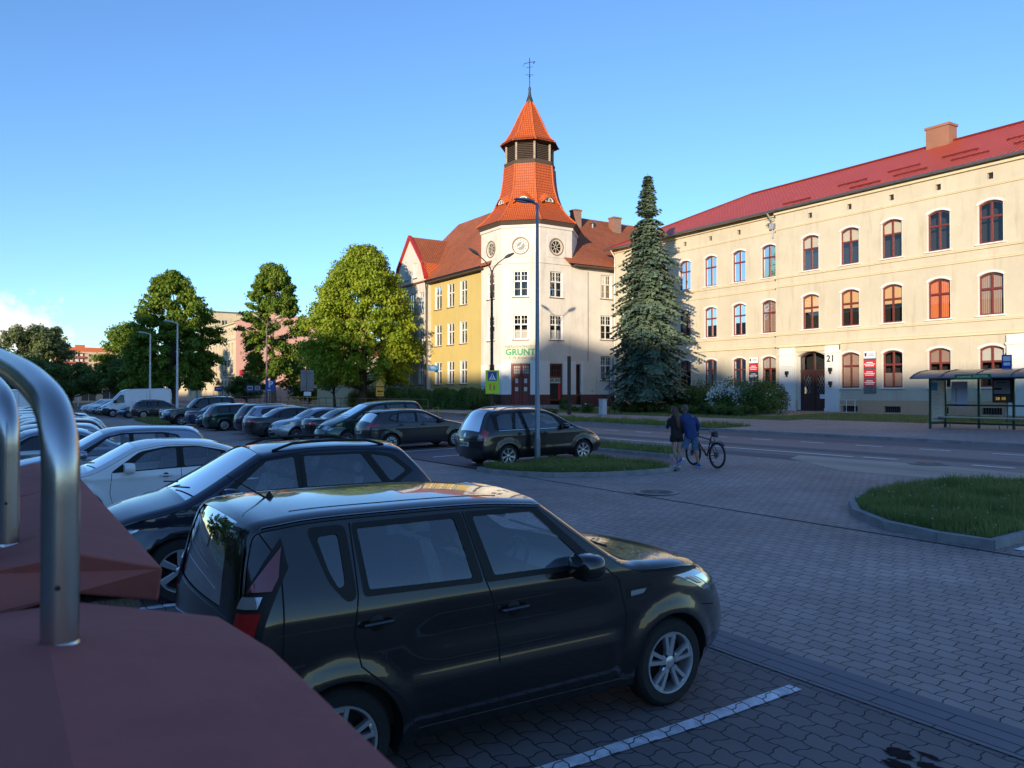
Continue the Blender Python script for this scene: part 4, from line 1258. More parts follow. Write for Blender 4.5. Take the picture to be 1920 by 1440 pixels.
  for (a0, b0), (a1, b1) in zip(prof[:-1], prof[1:]):
   mb.add([f(.22)(a0*.85, b0), f(.22)(a1*.85, b1), f(-1.0)(a1*.95, b1+.75), f(-1.0)(a0*.95, b0+.75)], [(0, 1, 2, 3)])
   mb.add([f(.22)(a0*.85, b0-.07), f(.22)(a1*.85, b1-.07), f(.22)(a1*.85, b1), f(.22)(a0*.85, b0)], [(0, 1, 2, 3)])
  mb.build('eyebrow_roof', mat('eyebrow_orange', (.5, .10, .02), .7, var=.25, scale=6), T)
 # chimneys and vent
 for (x, y, z0, z1, s) in ((47.2, 61.6, 17.5, 20.3, .4), (52.2, 61.6, 17.5, 20.15, .5)):
  mb = MB(); mb.box(W(x-s, y-.4, z0), W(x+s, y+.4, z1-.15)); mb.box(W(x-s-.06, y-.46, z1-.15), W(x+s+.06, y+.46, z1)); mb.build('chimney', M_brickred, T)
 mb = MB(); mb.lathe([(.16, 0), (.16, .5), (.3, .5), (.05, .8)], 10, W(49.3, 61.6, 18.7)); mb.build('roof_vent', M_zinc, T)
 # small things on the walls
 blue = mat('sign_blue', (.02, .20, .52), .4)
 mb = MB(); mb.lathe([(.001, -.06), (.55, -.06), (.55, .06), (.001, .06)], 24, (0, 0, 0), 'y')
 ov = mb.build('oval_sign', blue, T, loc=W(36.35, 70.9, 4.85)); ov.scale = (1, 1, .55)
 mb = MB(); mb.obox((0, -.065, -.1), X_, Z_, -Y_, (-.3, -.08, 0), (.3, -.02, .004)); mb.obox((0, -.065, .15), X_, Z_, -Y_, (-.35, -.05, 0), (.2, .06, .004)); mb.build('sign_lettering', M_winwhite, ov)
 mb = MB(); mb.box(W(36.45, 70.2, 2.1), W(36.89, 71.6, 2.75)); mb.build('air_conditioner', M_winwhite, T)
 text_mesh('graffiti', 'APA', .5, mat('graffiti_blue', (.10, .12, .35), .7), W(46.6, 56.0, 2.75), X_, Z_, -Y_, T, shear=.3, bold=.01)
 mb = MB(); mb.obox(Ow, Uw, Z_, Nw, (44.7, 2.5, .0), (44.95, 2.56, .01)); mb.tube([tuple(Ow+X_*44.3+Z_*v+Nw*.03) for v in (5.2, 13.3)], .02, 5)
 mb.build('cable', M_zinc, T)
corner_building()
# ------------------------------------------------------------------ farther buildings
def simple_block(name, label, loc, size, wall_m, roof_m=None, rz=0, wins=None, parapet=0.0, cat='building', rise=0.0):
 """box building with recessed windows; wins = list of (face, list of rects) ; faces: 's' (-Y) and 'w' (-X)"""
 sx, sy, sz = size
 T = empty(name, loc, rz, label, cat)
 faces = {'s': (Vector((0, 0, 0)), X_, -Y_, sx), 'w': (Vector((0, sy, 0)), -Y_, -X_, sy), 'e': (Vector((sx, 0, 0)), Y_, X_, sy), 'n': (Vector((sx, sy, 0)), -X_, Y_, sx)}
 wd = dict(wins or {})
 for k, (O, U, N, L_) in faces.items():
  hs = wd.get(k, [])
  wall('wall', O, U, N, [(0, -1), (L_, -1), (L_, sz), (0, sz)], [[(a, c), (b, c), (b, d), (a, d)] for (a, b, c, d) in hs], wall_m, T, .25)
  if hs:
   for (a, b, c, d) in hs:
    mb = MB()
    mb.obox(O, U, Z_, N, (a, c, -.3), (b, d, -.25), 1)
    mb.obox(O, U, Z_, N, (a, c, -.24), (b, c+.08, -.15)); mb.obox(O, U, Z_, N, (a, d-.08, -.24), (b, d, -.15))
    mb.obox(O, U, Z_, N, (a, c, -.24), (a+.07, d, -.15)); mb.obox(O, U, Z_, N, (b-.07, c, -.24), (b, d, -.15))
    mb.obox(O, U, Z_, N, ((a+b)/2-.04, c, -.24), ((a+b)/2+.04, d, -.16))
    mb.build('window', [M_winwhite, mat('far_pane', (.06, .065, .07), .12)], T)
 mb = MB()
 if rise:
  mb.add([(-.3, -.3, sz), (sx+.3, -.3, sz), (sx+.3, sy+.3, sz), (-.3, sy+.3, sz), (-.3 + sx/2+.3, -.3, sz+rise), (sx/2, sy+.3, sz+rise)],
      [(0, 4, 5, 3), (1, 2, 5, 4), (0, 1, 4), (2, 3, 5), (0, 3, 2, 1)])
 else:
  mb.box((-.15, -.15, sz), (sx+.15, sy+.15, sz+.25))
 mb.build('roof', roof_m or M_zinc, T)
 return T

M_tar = mat('roofing_felt', (.12, .11, .11), .9, var=.2)
M_palestone = plaster('pale_stucco', (.60, .50, .34), .15, (.55, .45, .35), .6)
M_apart = plaster('apricot_render', (.60, .42, .28), .06)

def town_house():
 Wn = {'w': []}
 T = empty('town_house', (33, 137, .6), 0, 'pink-walled end house with ornate cream street front and balconies beside the street', 'building')
 # street front (faces -X), length 33 m away from us; end wall pink (faces -Y)
 wl = []
 for i in range(7):
  y = 2.0 + i*2.35 if i < 7 else 0
  for (a, b) in ((1.0, 3.9), (5.2, 7.4), (8.3, 10.3), (11.6, 12.9)):
   if a < 2: wl.append(arch_poly(y-.1, y+1.15, a, b, .55))
   else: wl.append([(y, a), (y+1.05, a), (y+1.05, b), (y, b)])
 O, U, N = Vector((0, 0, 0)), Y_, -X_
 wall('front_wall', O, U, N, [(0, -1), (17.5, -1), (17.5, 13.85), (0, 13.85)], wl, M_palestone, T, .25)
 for h in wl:
  us = [p[0] for p in h]; vs = [p[1] for p in h]
  a, b, c, d = min(us), max(us), min(vs), max(vs)
  mb = MB(); mb.obox(O, U, Z_, N, (a-.1, c-.1, -.3), (b+.1, d+.1, -.25), 1)
  mb.obox(O, U, Z_, N, ((a+b)/2-.05, c, -.25), ((a+b)/2+.05, d, -.15)); mb.obox(O, U, Z_, N, (a, (c+d)/2+.2, -.25), (b, (c+d)/2+.3, -.15))
  mb.obox(O, U, Z_, N, (a-.1, d+.05, 0), (b+.1, d+.2, .10)); mb.obox(O, U, Z_, N, (a-.1, c-.15, 0), (b+.1, c-.03, .08))
  mb.build('window', [M_winwhite, mat('far_pane', (.06, .065, .07), .12)], T)
 for (z, o_) in ((4.45, .12), (10.85, .15), (13.5, .35)):
  mb = MB(); mb.obox(O, U, Z_, N, (0, z, -.01), (17.5, z+.25, o_)); mb.build('cornice', M_palestone, T)
 for (y, z, wd_) in ((1.2, 4.6, 3.4), (8.6, 7.75, 4.0), (12.4, 4.6, 3.2)):
  mb = MB(); mb.box((-1.1, y, z-.2), (0, y+wd_, z)); bl = mb.build('balcony', M_palestone, T)
  mb = MB()
  for k in range(12): mb.tube([(-1.05, y+.05+k*(wd_-.1)/11, z), (-1.05, y+.05+k*(wd_-.1)/11, z+.95)], .02, 4)
  mb.box((-1.1, y, z+.93), (-1.02, y+wd_, z+1.0))
  mb.build('railing', M_blackm, bl)
 wall('end_wall', (0, 0, 0), X_, -Y_, [(0, -1), (16, -1), (16, 14.2), (6, 15.9), (0, 13.85)], [], M_pinkp, T)
 mb = MB()
 mb.add([(-.2, -.15, 13.85), (6, -.15, 15.95), (16, -.15, 14.25), (16, 17.5, 14.25), (6, 17.5, 15.95), (-.2, 17.5, 13.85)], [(0, 1, 4, 5), (1, 2, 3, 4)])
 mb.add([(16, 0, -1), (16, 17.5, -1), (16, 17.5, 14.2), (16, 0, 14.2), (0, 17.5, -1), (0, 17.5, 13.85), (6, 17.5, 15.9)], [(0, 1, 2, 3), (4, 5, 6, 2, 1)])
 mb.build('roof', M_tar, T)
 # banners on the pink wall
 mb = MB(); mb.box((.6, -.08, 2.75), (1.33, -.02, 5.6)); mb.box((.6, -.082, 4.75), (1.33, -.018, 5.62), 1); bn = mb.build('banner', [mat('banner_navy', (.02, .03, .14), .7), mat('banner_red', (.6, .02, .04), .7)], T)
 text_mesh('lettering', 'NOBEL', .62, mat('sign_white', (.7, .72, .75), .5), (.97, -.09, 3.75), -Z_, X_, -Y_, bn, bold=.02)
 mb = MB(); mb.box((1.5, -.07, 3.85), (2.45, -.02, 5.65)); bn = mb.build('banner', mat('banner_pink', (.62, .36, .32), .7), T)
 mb = MB(); mb.prism([(1.55, 5.2), (2.0, 4.5), (2.3, 5.5), (2.45, 5.0), (2.1, 4.0), (1.9, 4.3), (1.7, 4.0), (1.8, 4.8)], lambda a, b: (a, -.075, b), lambda a, b: (a, -.085, b)); mb.build('figure', mat('banner_red', (.6, .02, .04), .7), bn)
 text_mesh('painted_letters', 'BYD\nZY', .75, mat('faded_brown_paint', (.25, .12, .10), .8), (1.35, -.02, 8.1), X_, Z_, -Y_, T)
town_house()

simple_block('town_house', 'plain pale house behind the ornate front with a blind white gable and brick flue', (33.5, 156, .6), (9, 14, 17.0), M_palestone, M_tar, wins={'w': [(3+k*3.2, 4+k*3.2, z, z+1.8) for k in range(3) for z in (4.5, 8, 11.5)], 's': [(1.5, 2.6, 14.0, 15.6)]})
mbx = MB(); mbx.box((8.0, -.4, 13), (9.4, .9, 17.6)); mbx.build('flue', M_brickred, [o for o in COL.objects if o.name.startswith('town_house') and o.type == 'EMPTY'][-1])
simple_block('town_house', 'low pale house further along the street with a dark shopfront', (33.2, 171, .6), (12, 24, 9.5), M_palestone, M_tar, wins={'w': [(1.5+k*3.4, 2.7+k*3.4, z, z+1.9) for k in range(6) for z in (1.2, 5.5)]})
simple_block('yellow_house', 'narrow warm yellow house side showing between two crowns', (48.5, 139, .6), (9, 12, 15.6), M_yellow, M_oldtile, rise=2)
simple_block('villa', 'low cream house with balcony and garden wall behind the linden', (40.5, 97, .8), (9, 10, 6.4), M_palestone, M_oldtile, rise=2.5,
    wins={'w': [(1.5, 2.6, 1.6, 3.2), (5, 6.4, 1.6, 3.2)], 's': [(1.2, 2.3, 3.4, 4.9), (4, 5.4, 3.4, 4.9)]})
def terrace():
 T = empty('garden_wall', (33.0, 84, .7), 0, 'cream rendered garden wall with a ramp beneath the linden', 'wall')
 mb = MB(); mb.box((0, 0, -.5), (6.6, .3, 2.3)); mb.box((0, .3, -.5), (.3, 12, 2.3)); mb.build('wall', plaster('sand_wall', (.60, .48, .28), .1), T)
 mb = MB(); mb.box((-.06, -.06, 2.3), (6.66, .36, 2.4)); mb.box((-.06, .36, 2.3), (.36, 12.05, 2.4)); mb.build('coping', M_kerb, T)
 mb = MB()
 for k in range(14): mb.box((.6+k*.42, .1, 2.4), (.66+k*.42, .16, 3.3))
 mb.box((.5, .08, 3.25), (6.4, .18, 3.35)); mb.build('balustrade', mat('wooden_rail', (.30, .15, .06), .7), T)
terrace()

# apartment slab far away at the end of the square
def apartments():
 T = empty('apartment_block', (20, 423, 0), rad(2), 'far apricot apartment block with orange roof parapet rising above the trees', 'building')
 T.scale = (1, 1, .8)
 mb = MB(); mb.box((0, 0, -1), (34, 14, 27.5)); mb.box((36, 3, -1), (70, 16, 25.2)); mb.build('wall', M_apart, T)
 mb = MB(); mb.box((2, -.3, 27.5), (27, 13, 29.9)); mb.box((-8, 1, 26.8), (2, 12, 28.4)); mb.box((9, 3, 29.9), (13, 6, 31.6)); mb.box((24, 3, 29.9), (26.5, 6, 31.5)); mb.box((36, 3, 25.2), (70, 15, 26.4)); mb.build('roof', mat('orange_parapet', (.50, .13, .05), .8, var=.15), T)
 for j in range(8):
  z = 1.2 + j*3.2
  for (a, b) in ((2, 12.5), (18.6, 22.5)):
   mb = MB(); mb.box((a, -1.0, z), (b, 0.0, z+1.0)); mb.box((a, -.05, z+1.0), (b, .02, z+2.7), 1); mb.box((a, -1, z+2.75), (b, 0, z+2.9), 0)
   for k in range(int((b-a)/2.1)): mb.box((a+k*2.1+.3, -.12, z+1.1), (a+k*2.1+1.3, -.04, z+2.5), 2)
   mb.build('balcony', [mat('rust_balcony', (.36, .08, .05), .8), mat('dim_recess', (.10, .06, .05), .9), M_winwhite], T)
  for a in (14.2, 16.4, 25.5, 29.5, 39, 43, 48, 53, 58, 63):
   y = -.06 if a < 34 else 2.94
   mb = MB(); mb.box((a, y, z+1.1), (a+1.2, y+.05, z+2.4)); mb.build('window', mat('far_pane', (.06, .065, .07), .12), T)
apartments()
simple_block('apartment_block', 'second apricot block half hidden behind the big dark trees', (36, 330, 0), (46, 14, 15.0), M_apart, mat('orange_parapet', (.50, .13, .05), .8), wins={'s': [(2+k*4.2, 3.6+k*4.2, 3+j*3.1, 4.5+j*3.1) for k in range(10) for j in range(4)]})
simple_block('shop_pavilion', 'low pale shop with a white signboard far down the square', (9, 190, .2), (26, 12, 4.4), M_palestone, M_tar, wins={'s': [(1+k*4, 3.8+k*4, .4, 2.9) for k in range(6)]})

# unseen houses added behind the camera, heights shaped for the shade they cast
M_back = plaster('back_render', (.17, .15, .13), .12)
SHADE_ROW = (((-130, -62), 25.4, 'longest of the added shade-casting houses, at the far right end of the unseen row'), ((-61.8, -53), 25.8, 'narrow added shade-casting house at the right end of the unseen row'), ((-52.8, -42.4), 26.6, 'third added shade-casting house of the unseen row from its right end'),
  ((-42.2, -35.2), 28.4, 'narrowest and tallest added shade-casting house of the unseen row'), ((-35.0, -24.5), 24.2, 'narrow added shade-casting house just left of the tallest unseen one'), ((-24.3, -12), 24.2, 'lowest added shade-casting house of the unseen row'),
  ((-11.8, 7), 26.4, 'added shade-casting house of the unseen row directly behind the photographer'), ((7.2, 27), 23.6, 'added shade-casting house left of the unseen one behind the photographer'), ((27.2, 40), 28.0, 'broad tall added shade-casting house on the left half of the unseen row'),
  ((40.2, 60), 24.4, 'added shade-casting house between the broad tall unseen one and the left end'), ((60.2, 190), 21.8, 'very long added shade-casting house at the left end of the unseen row'))
for k_, ((y0, y1), top, lb) in enumerate(SHADE_ROW):
 top += .4
 k = int((y1-y0)/3.4)
 simple_block('shade_house', lb, (-87, y0, 0), (12, y1-y0, top-3.2), M_back, M_oldtile, rise=3.2,
      wins={'e': [(1+i*3.4, 2.4+i*3.4, 2.4+j*4, 4.6+j*4) for i in range(min(k, 12)) for j in range(5)]})
# ------------------------------------------------------------------ trees and shrubs
def leaf_cards(centres, normals, size, rng, n_mult=1, aspect=1.6):
 """two-triangle leaf-sized faces, returned as arrays"""
 n = len(centres)
 a = rng.rand(n)*2*math.pi
 nrm = normals + rng.normal(0, .55, (n, 3))
 nrm /= np.linalg.norm(nrm, axis=1)[:, None]+1e-9
 ref = np.column_stack([np.cos(a), np.sin(a), rng.normal(0, .4, n)])
 u = np.cross(nrm, ref); u /= np.linalg.norm(u, axis=1)[:, None]+1e-9
 v = np.cross(nrm, u)
 s = size*(0.6+0.8*rng.rand(n))[:, None]
 P = np.stack([centres - u*s*.5, centres + v*s*.32*aspect*.5 - nrm*s*.08, centres + u*s*.5, centres - v*s*.32*aspect*.5 + nrm*s*.08], 1)
 return P

def quads_mesh(name, P, m):
 n = len(P)
 me = bpy.data.meshes.new(name)
 me.vertices.add(n*4); me.vertices.foreach_set('co', P.reshape(-1))
 me.loops.add(n*4); me.loops.foreach_set('vertex_index', np.arange(n*4))
 me.polygons.add(n); me.polygons.foreach_set('loop_start', np.arange(n)*4); me.polygons.foreach_set('loop_total', np.full(n, 4))
 me.materials.append(m); me.update(); me.validate()
 return me

M_bark = mat('bark', (.085, .065, .048), .95, var=.35, scale=5, bump=.8, bscale=20, stretch=(1, 1, .25))
M_barkpale = mat('pale_bark', (.24, .17, .11), .95, var=.3, scale=5, bump=.6, bscale=20, stretch=(1, 1, .25))
L_linden = leaf_mat('linden_leaves', (.19, .28, .02), (.36, .42, .035), .34, scale=.6)
L_mid = leaf_mat('maple_leaves', (.10, .18, .02), (.20, .27, .03), .3, scale=.6)
L_dark = leaf_mat('dark_leaves', (.07, .12, .025), (.14, .20, .04), .2, scale=.5)
L_far = leaf_mat('far_leaves', (.10, .14, .05), (.19, .22, .08), .2, scale=.4)
L_spruce = leaf_mat('blue_spruce_needles', (.08, .14, .11), (.19, .25, .15), .12, scale=1.2)
L_hedge = leaf_mat('hedge_leaves', (.05, .10, .02), (.11, .18, .035), .2, scale=1.5)
L_juniper = leaf_mat('juniper_leaves', (.06, .09, .015), (.11, .13, .025), .15, scale=1.5)
L_blossom = mat('white_blossom', (.72, .72, .66), .8)

def crown_points(shape, n, rng, clumps=60, csize=1.1, hollow=.5, rough=1.0):
 """leaf centres gathered into clumps on and inside an ellipsoid-like envelope; shape(z01)->relative radius"""
 C = []
 while len(C) < clumps:
  t = rng.rand(); an = rng.rand()*2*math.pi
  if not C: ph = rng.rand(3)*6.28
  r = shape(t) * (hollow + (1-hollow)*rng.rand()**.45) * (1+rough*(.15*math.sin(3*an+5*t+ph[0])+.12*math.sin(5*an-9*t+ph[1])+.07*math.sin(17*t+ph[2])))*rng.uniform(.9, 1.08)
  C.append((r*math.cos(an), r*math.sin(an), t))
 return np.array(C)

def tree(loc, H, Rx, Rz0, shape, leaf, n, lsize, seed, label, cat='tree', bark=None, trunk_r=.3, clumps=110, cs=1.0, name='leafy_tree', group=None, lean=(0, 0), fine=1.0, droop=0.0, rough=1.0):
 """trunk with forking limbs and a clumped crown. H height, Rx crown radius, Rz0 height of the lowest foliage"""
 rng = np.random.RandomState(seed)
 T = empty(name, loc, 0, label, cat, group)
 C = crown_points(shape, n, rng, int(clumps*1.7), rough=rough)
 Ch = H - Rz0
 cen = np.column_stack([C[:, 0]*Rx + lean[0]*C[:, 2], C[:, 1]*Rx + lean[1]*C[:, 2], Rz0 + C[:, 2]*Ch])
 # leaves around clump centres: flattened blobs
 sizes = .86*cs*(.45+.85*rng.rand(len(cen)))
 w_ = sizes**2.2; w_ /= w_.sum()
 idx = rng.choice(len(cen), n, p=w_)
 g = rng.normal(0, 1, (n, 3)); g /= np.linalg.norm(g, axis=1)[:, None]
 rr = rng.rand(n)**.5*(1+.3*rng.rand(n)**4)
 off = g*rr[:, None]*sizes[idx][:, None]*np.array([.8, .8, .5])
 ou = cen-np.array([lean[0]*.5, lean[1]*.5, Rz0+Ch*.38]); ou /= np.linalg.norm(ou, axis=1)[:, None]+1e-9
 ou = ou[idx]; al = (off*ou).sum(1)
 off += ou*(al*.9)[:, None]
 off[:, 2] -= (.35+.5*droop)*np.maximum(0, al)**2/np.maximum(.3, sizes[idx])
 P = cen[idx]+off
 # trim everything under the crown base
 keep = P[:, 2] > Rz0*.92
 P = P[keep]; g = g[keep]
 nr = g*.8 + np.array([0, 0, .55])
 Q = leaf_cards(P, nr, lsize, rng)
 link('crown', quads_mesh('crown', Q, leaf), T)
 mb = MB()
 top = Rz0 + Ch*.75
 pts = [(0, 0, -.25), (0, 0, .15)]
 k = 7
 for i in range(1, k+1):
  t = i/k
  pts.append((rng.normal(0, .06)*i + lean[0]*t*.7, rng.normal(0, .06)*i + lean[1]*t*.7, top*t))
 rs_ = [trunk_r*1.6, trunk_r*1.15]+[trunk_r*(1-.8*i/k) for i in range(1, k+1)]
 mb.tube(pts, rs_, 12)
 order = rng.permutation(len(cen))[:int(26*fine)]
 for i in order:
  c = cen[i]
  zb = max(Rz0*.75, min(c[2]-Rx*.5, top*.9))
  t = zb/top
  j = min(len(pts)-1, 2+int(t*(k-1)))
  b0 = Vector(pts[j]); b0.z = zb
  m_ = b0.lerp(Vector(c), .5); m_.z -= .12*(Vector(c)-b0).length
  r0 = trunk_r*.34*(1-.5*t)
  mb.tube([tuple(b0), tuple(m_), tuple(c)], [r0, r0*.6, r0*.18], 6)
 mb.build('trunk', bark or M_bark, T, smooth=True)
 return T

sh_linden = lambda t: math.sin(math.pi*min(1, (t*.86+.14)**.75))**.55 * (1.0 if t < .4 else 1.02-.42*(t-.4)/.6)
_tb = lambda xs, ys: (lambda t: float(np.interp(t, xs, ys)))
sh_linden = _tb([0, .06, .2, .4, .6, .78, .9, 1], [.62, .88, 1.0, .98, .84, .62, .40, .12])
sh_round = lambda t: math.sin(math.pi*(t*.92+.06))**.6
sh_cone = lambda t: (1-t)**.7*.9+.12
sh_tall = lambda t: math.sin(math.pi*min(1, t*.84+.14))**.45*(1-.35*t)
def G2(x, dz=0): return gz(x)+dz

tree((30.6, 75.2, G2(31)), 16.0, 5.3, 2.6, sh_linden, L_linden, 80000, .30, 11, 'broad bright-leaved linden lit yellow-green before the yellow wall', 'tree', M_bark, .46, 330, 1.05, 'linden_tree', rough=.35)
tree((30.8, 107.5, G2(31)), 18.6, 4.4, 3.7, sh_tall, L_mid, 38000, .38, 12, 'slimmer tall street tree with pale trunk beside the yellow railing', 'tree', M_barkpale, .48, 150, .95, 'street_tree', droop=1)
tree((29.6, 80.5, G2(29)), 7.8, 2.7, 2.1, sh_round, L_mid, 9000, .22, 13, 'small forked tree under the edge of the bright linden', 'tree', M_bark, .14, 60, .7, 'young_tree')
tree((17.6, 104.5, .4), 16.4, 5.0, 2.5, sh_linden, L_mid, 52000, .40, 14, 'large dark spreading tree with sunlit top behind the white lamp posts', 'tree', M_bark, .6, 200, 1.0, 'street_tree', droop=.8)
tree((16.2, 132.0, .2), 12.2, 4.0, 3.0, sh_round, L_mid, 20000, .36, 15, 'round tree with bright top left of the large dark tree', 'tree', M_bark, .4, 110, 1.1, 'street_tree')
tree((2.5, 150.0, 0), 12.6, 4.6, 2.0, sh_round, L_far, 18000, .42, 16, 'greyish spreading tree on the left with loose top', 'tree', M_bark, .4, 90, 1.4, 'street_tree')
tree((6.0, 152.0, 0), 13.2, 3.4, 3.0, sh_round, L_far, 17000, .42, 17, 'greyish tree right of the left spreading tree, its top catching sun', 'tree', M_bark, .4, 70, 1.3, 'street_tree')
tree((-2.5, 175.0, 0), 13.5, 3.2, 1.5, sh_cone, L_dark, 9000, .4, 18, 'dark conifer at the left edge above the rail', 'tree', M_bark, .3, 60, 1.0, 'conifer_tree')
tree((8.2, 128.0, .1), 6.0, 4.2, 2.2, sh_round, L_dark, 14000, .36, 19, 'low dark tree below the far apartment block', 'tree', M_bark, .3, 70, 1.0, 'street_tree')
tree((14.0, 117.0, .2), 6.2, 4.0, 2.2, sh_round, L_dark, 13000, .34, 20, 'low dark tree behind the white van', 'tree', M_bark, .3, 70, 1.0, 'street_tree')
tree((2.5, 118.0, .0), 6.4, 4.6, 1.6, sh_round, L_dark, 13000, .36, 21, 'low dark tree behind the far lamp mast', 'tree', M_bark, .3, 70, 1.1, 'street_tree')
tree((-3.0, 122.0, .0), 7.6, 4.8, 1.4, sh_round, L_dark, 12000, .36, 22, 'low dark tree behind the curved steel rail', 'tree', M_bark, .3, 70, 1.1, 'street_tree')
tree((32.5, 128, .6), 4.6, 2.4, 1.0, sh_round, L_dark, 11000, .34, 23, 'dark shrubby tree behind the pale trunk', 'tree', M_bark, .2, 60, 1.0, 'street_tree')
tree((36.0, 108, .7), 8.0, 3.6, .8, sh_round, L_dark, 11000, .32, 24, 'dark leafy tree behind the grey sign back', 'tree', M_bark, .2, 60, 1.0, 'street_tree')
for k, (x, y, h, r) in enumerate(((-8, 210, 12, 7), (2, 225, 9, 7), (12, 215, 7, 6), (28, 215, 11, 6), (33, 205, 11, 5), (-18, 190, 12, 7))):
 tree((x, y, 0), h, r, .8, sh_round, L_far if k % 2 else L_dark, 11000, .55, 30+k, ('far dark tree number %d along the end of the square' % k).replace('number 0', 'at the left').replace('number 1', 'left of the apartments').replace('number 2', 'under the apartments').replace('number 3', 'right of the apartments').replace('number 4', 'behind the street').replace('number 5', 'outermost left'), 'tree', M_bark, .35, 60, 1.6, 'far_tree', 'trees at the far end of the square', fine=.4)

for k, (x, y, h, lb) in enumerate(((-9.5, 13.5, 10.5, 'shade tree left of the steel rails, nearest the photographer'), (-10.5, 23, 12, 'shade tree behind the near row, second from the photographer'), (-9.5, 33.5, 11, 'shade tree behind the near row, farthest of three'))):
 tree((x, y, 0), h, 4.2, 1.8, sh_round, L_dark, 9000, .40, 80+k, lb, 'tree', M_bark, .3, 70, 1.1, 'shade_tree', 'trees left of the near row')
def spruce(loc, H, R0, z0, label, seed=5):
 rng = np.random.RandomState(seed)
 T = empty('spruce_tree', loc, 0, label, 'tree')
 mb = MB(); mb.tube([(0, 0, -.2), (.02, 0, .5), (.05, .02, H*.5), (0, 0, H*.97), (0, 0, H)], [.36, .27, .15, .03, .01], 12)
 tk = mb
 cards = []
 z = z0
 while z < H-.15:
  t = (z-z0)/(H-z0)
  R = R0*float(np.interp(t, [0, .1, .3, .6, .8, .92, 1], [.85, 1, .95, .63, .31, .14, .02]))*(.88+.24*rng.rand()) + .05
  nb = int(9+9*(1-t))
  a0 = rng.rand()*6.28
  for b in range(nb):
   an = a0 + b*2*math.pi/nb + rng.normal(0, .12)
   L_ = R*(.62+.55*rng.rand())
   d = np.array([math.cos(an), math.sin(an), 0.0])
   side = np.array([-d[1], d[0], 0.0])
   up = (.35 if t > .8 else .05)
   nseg = max(3, int(L_/.22))
   for i in range(nseg):
    s = (i+.5)/nseg
    zz = z + L_*(up*s - (.42 if t < .8 else .1)*s*s + .10*max(0, s-.7))
    wdt = L_*.30*(1-s*.75)+.06
    m = max(4, int(15*(1-.4*s)))
    for q in range(m):
     o = rng.uniform(-1, 1)
     c = d*(s*L_) + side*(o*wdt) + np.array([0, 0, zz - .22*abs(o)*wdt - .05*rng.rand()])
     dirn = d*.75 + side*o*.8 + np.array([0, 0, -.25-.35*rng.rand()])
     dirn /= np.linalg.norm(dirn)
     nn = np.cross(dirn, side*.9+d*.2+np.array([0, 0, rng.normal(0, .5)])); nn /= np.linalg.norm(nn)+1e-9
     w2 = np.cross(dirn, nn)*(.06+.04*rng.rand())
     ln_ = dirn*(.15+.13*rng.rand())
     cards.append([c-ln_*.3-w2*.5, c+ln_*.4-w2, c+ln_, c+ln_*.4+w2])
   if t < .93:
    tk.tube([(0, 0, z-.05), tuple(d*L_*.5+np.array([0, 0, z+L_*(up*.5-.1)])), tuple(d*L_*.88+np.array([0, 0, z+L_*(up*.9-.34)]))], [.035, .02, .006], 4)
  z += .20+.14*(1-t)
 link('crown', quads_mesh('crown', np.array(cards), L_spruce), T)
 tk.build('trunk', M_bark, T, smooth=True)
 return T
spruce((39.2, 42.6, G2(39.2)+.05), 17.35, 2.75, 1.6, 'tall blue-green spruce between the corner tower and the cream building')

def bush(loc, rx, ry, h, n, leaf, seed, label, lsize=.12, blossom=0, name='garden_bush', cat='bush', group=None, flat=1.0, clumps=26):
 rng = np.random.RandomState(seed)
 T = empty(name, loc, 0, label, cat, group)
 an = rng.rand(clumps)*2*math.pi; r = rng.rand(clumps)**.5
 cen = np.column_stack([rx*.72*r*np.cos(an), ry*.72*r*np.sin(an), h*(.30+.42*rng.rand(clumps))*(1-.35*r)])
 sz = np.minimum(rx, h*.55)*(.38+.3*rng.rand(clumps))
 idx = rng.randint(clumps, size=n)
 g = rng.normal(0, 1, (n, 3)); g /= np.linalg.norm(g, axis=1)[:, None]
 P = cen[idx]+g*(rng.rand(n)**.3*sz[idx])[:, None]
 P = P[P[:, 2] > .02]; g = g[:len(P)]
 Q = leaf_cards(P, P/np.array([rx, ry, h])*1.0+np.array([0, 0, .4]), lsize, rng)
 link('foliage', quads_mesh('foliage', Q, leaf), T)
 mb = MB()
 for k in range(7):
  c = cen[k]
  mb.tube([(c[0]*.15, c[1]*.15, -.15), (c[0]*.5, c[1]*.5, c[2]*.5), tuple(c)], [.03, .02, .008], 5)
 mb.build('stems', M_bark, T)
 if blossom:
  out_ = P[np.linalg.norm(P/np.array([rx, ry, h]), axis=1) > .55]
  # blossom in sprays on the side facing the street
  f = out_[(out_[:, 0] < rx*.25)]
  w_ = np.sin(f[:, 1]*3.1)+np.cos(f[:, 2]*4.3)+rng.normal(0, .6, len(f))
  f = f[w_ > .15]
  f = f[rng.randint(len(f), size=blossom)]+rng.normal(0, .03, (blossom, 3))+np.array([-.05, 0, .02])
  Q = leaf_cards(f, np.tile([-.6, -.2, .7], (len(f), 1)), lsize*.95, rng)
  link('blossom', quads_mesh('blossom', Q, L_blossom), T)
 return T
gb = 'bushes before the cream building'
bush((41.5, 45.4, 1.0), 1.5, 1.5, 2.6, 9000, L_hedge, 41, 'white-flowering bush at the left end of the planting beside the spruce', blossom=1600, group=gb)
bush((41.8, 42.0, 1.0), 1.7, 1.9, 2.3, 9000, L_hedge, 42, 'plain green bush between the two white-flowering ones', group=gb)
bush((41.6, 39.4, 1.0), 1.5, 1.8, 2.7, 9000, L_hedge, 43, 'taller plain green bush under the notice boards', group=gb)
bush((40.8, 36.3, 1.0), 1.8, 2.0, 2.6, 11000, L_hedge, 44, 'big bush covered in white blossom', blossom=3800, group=gb)
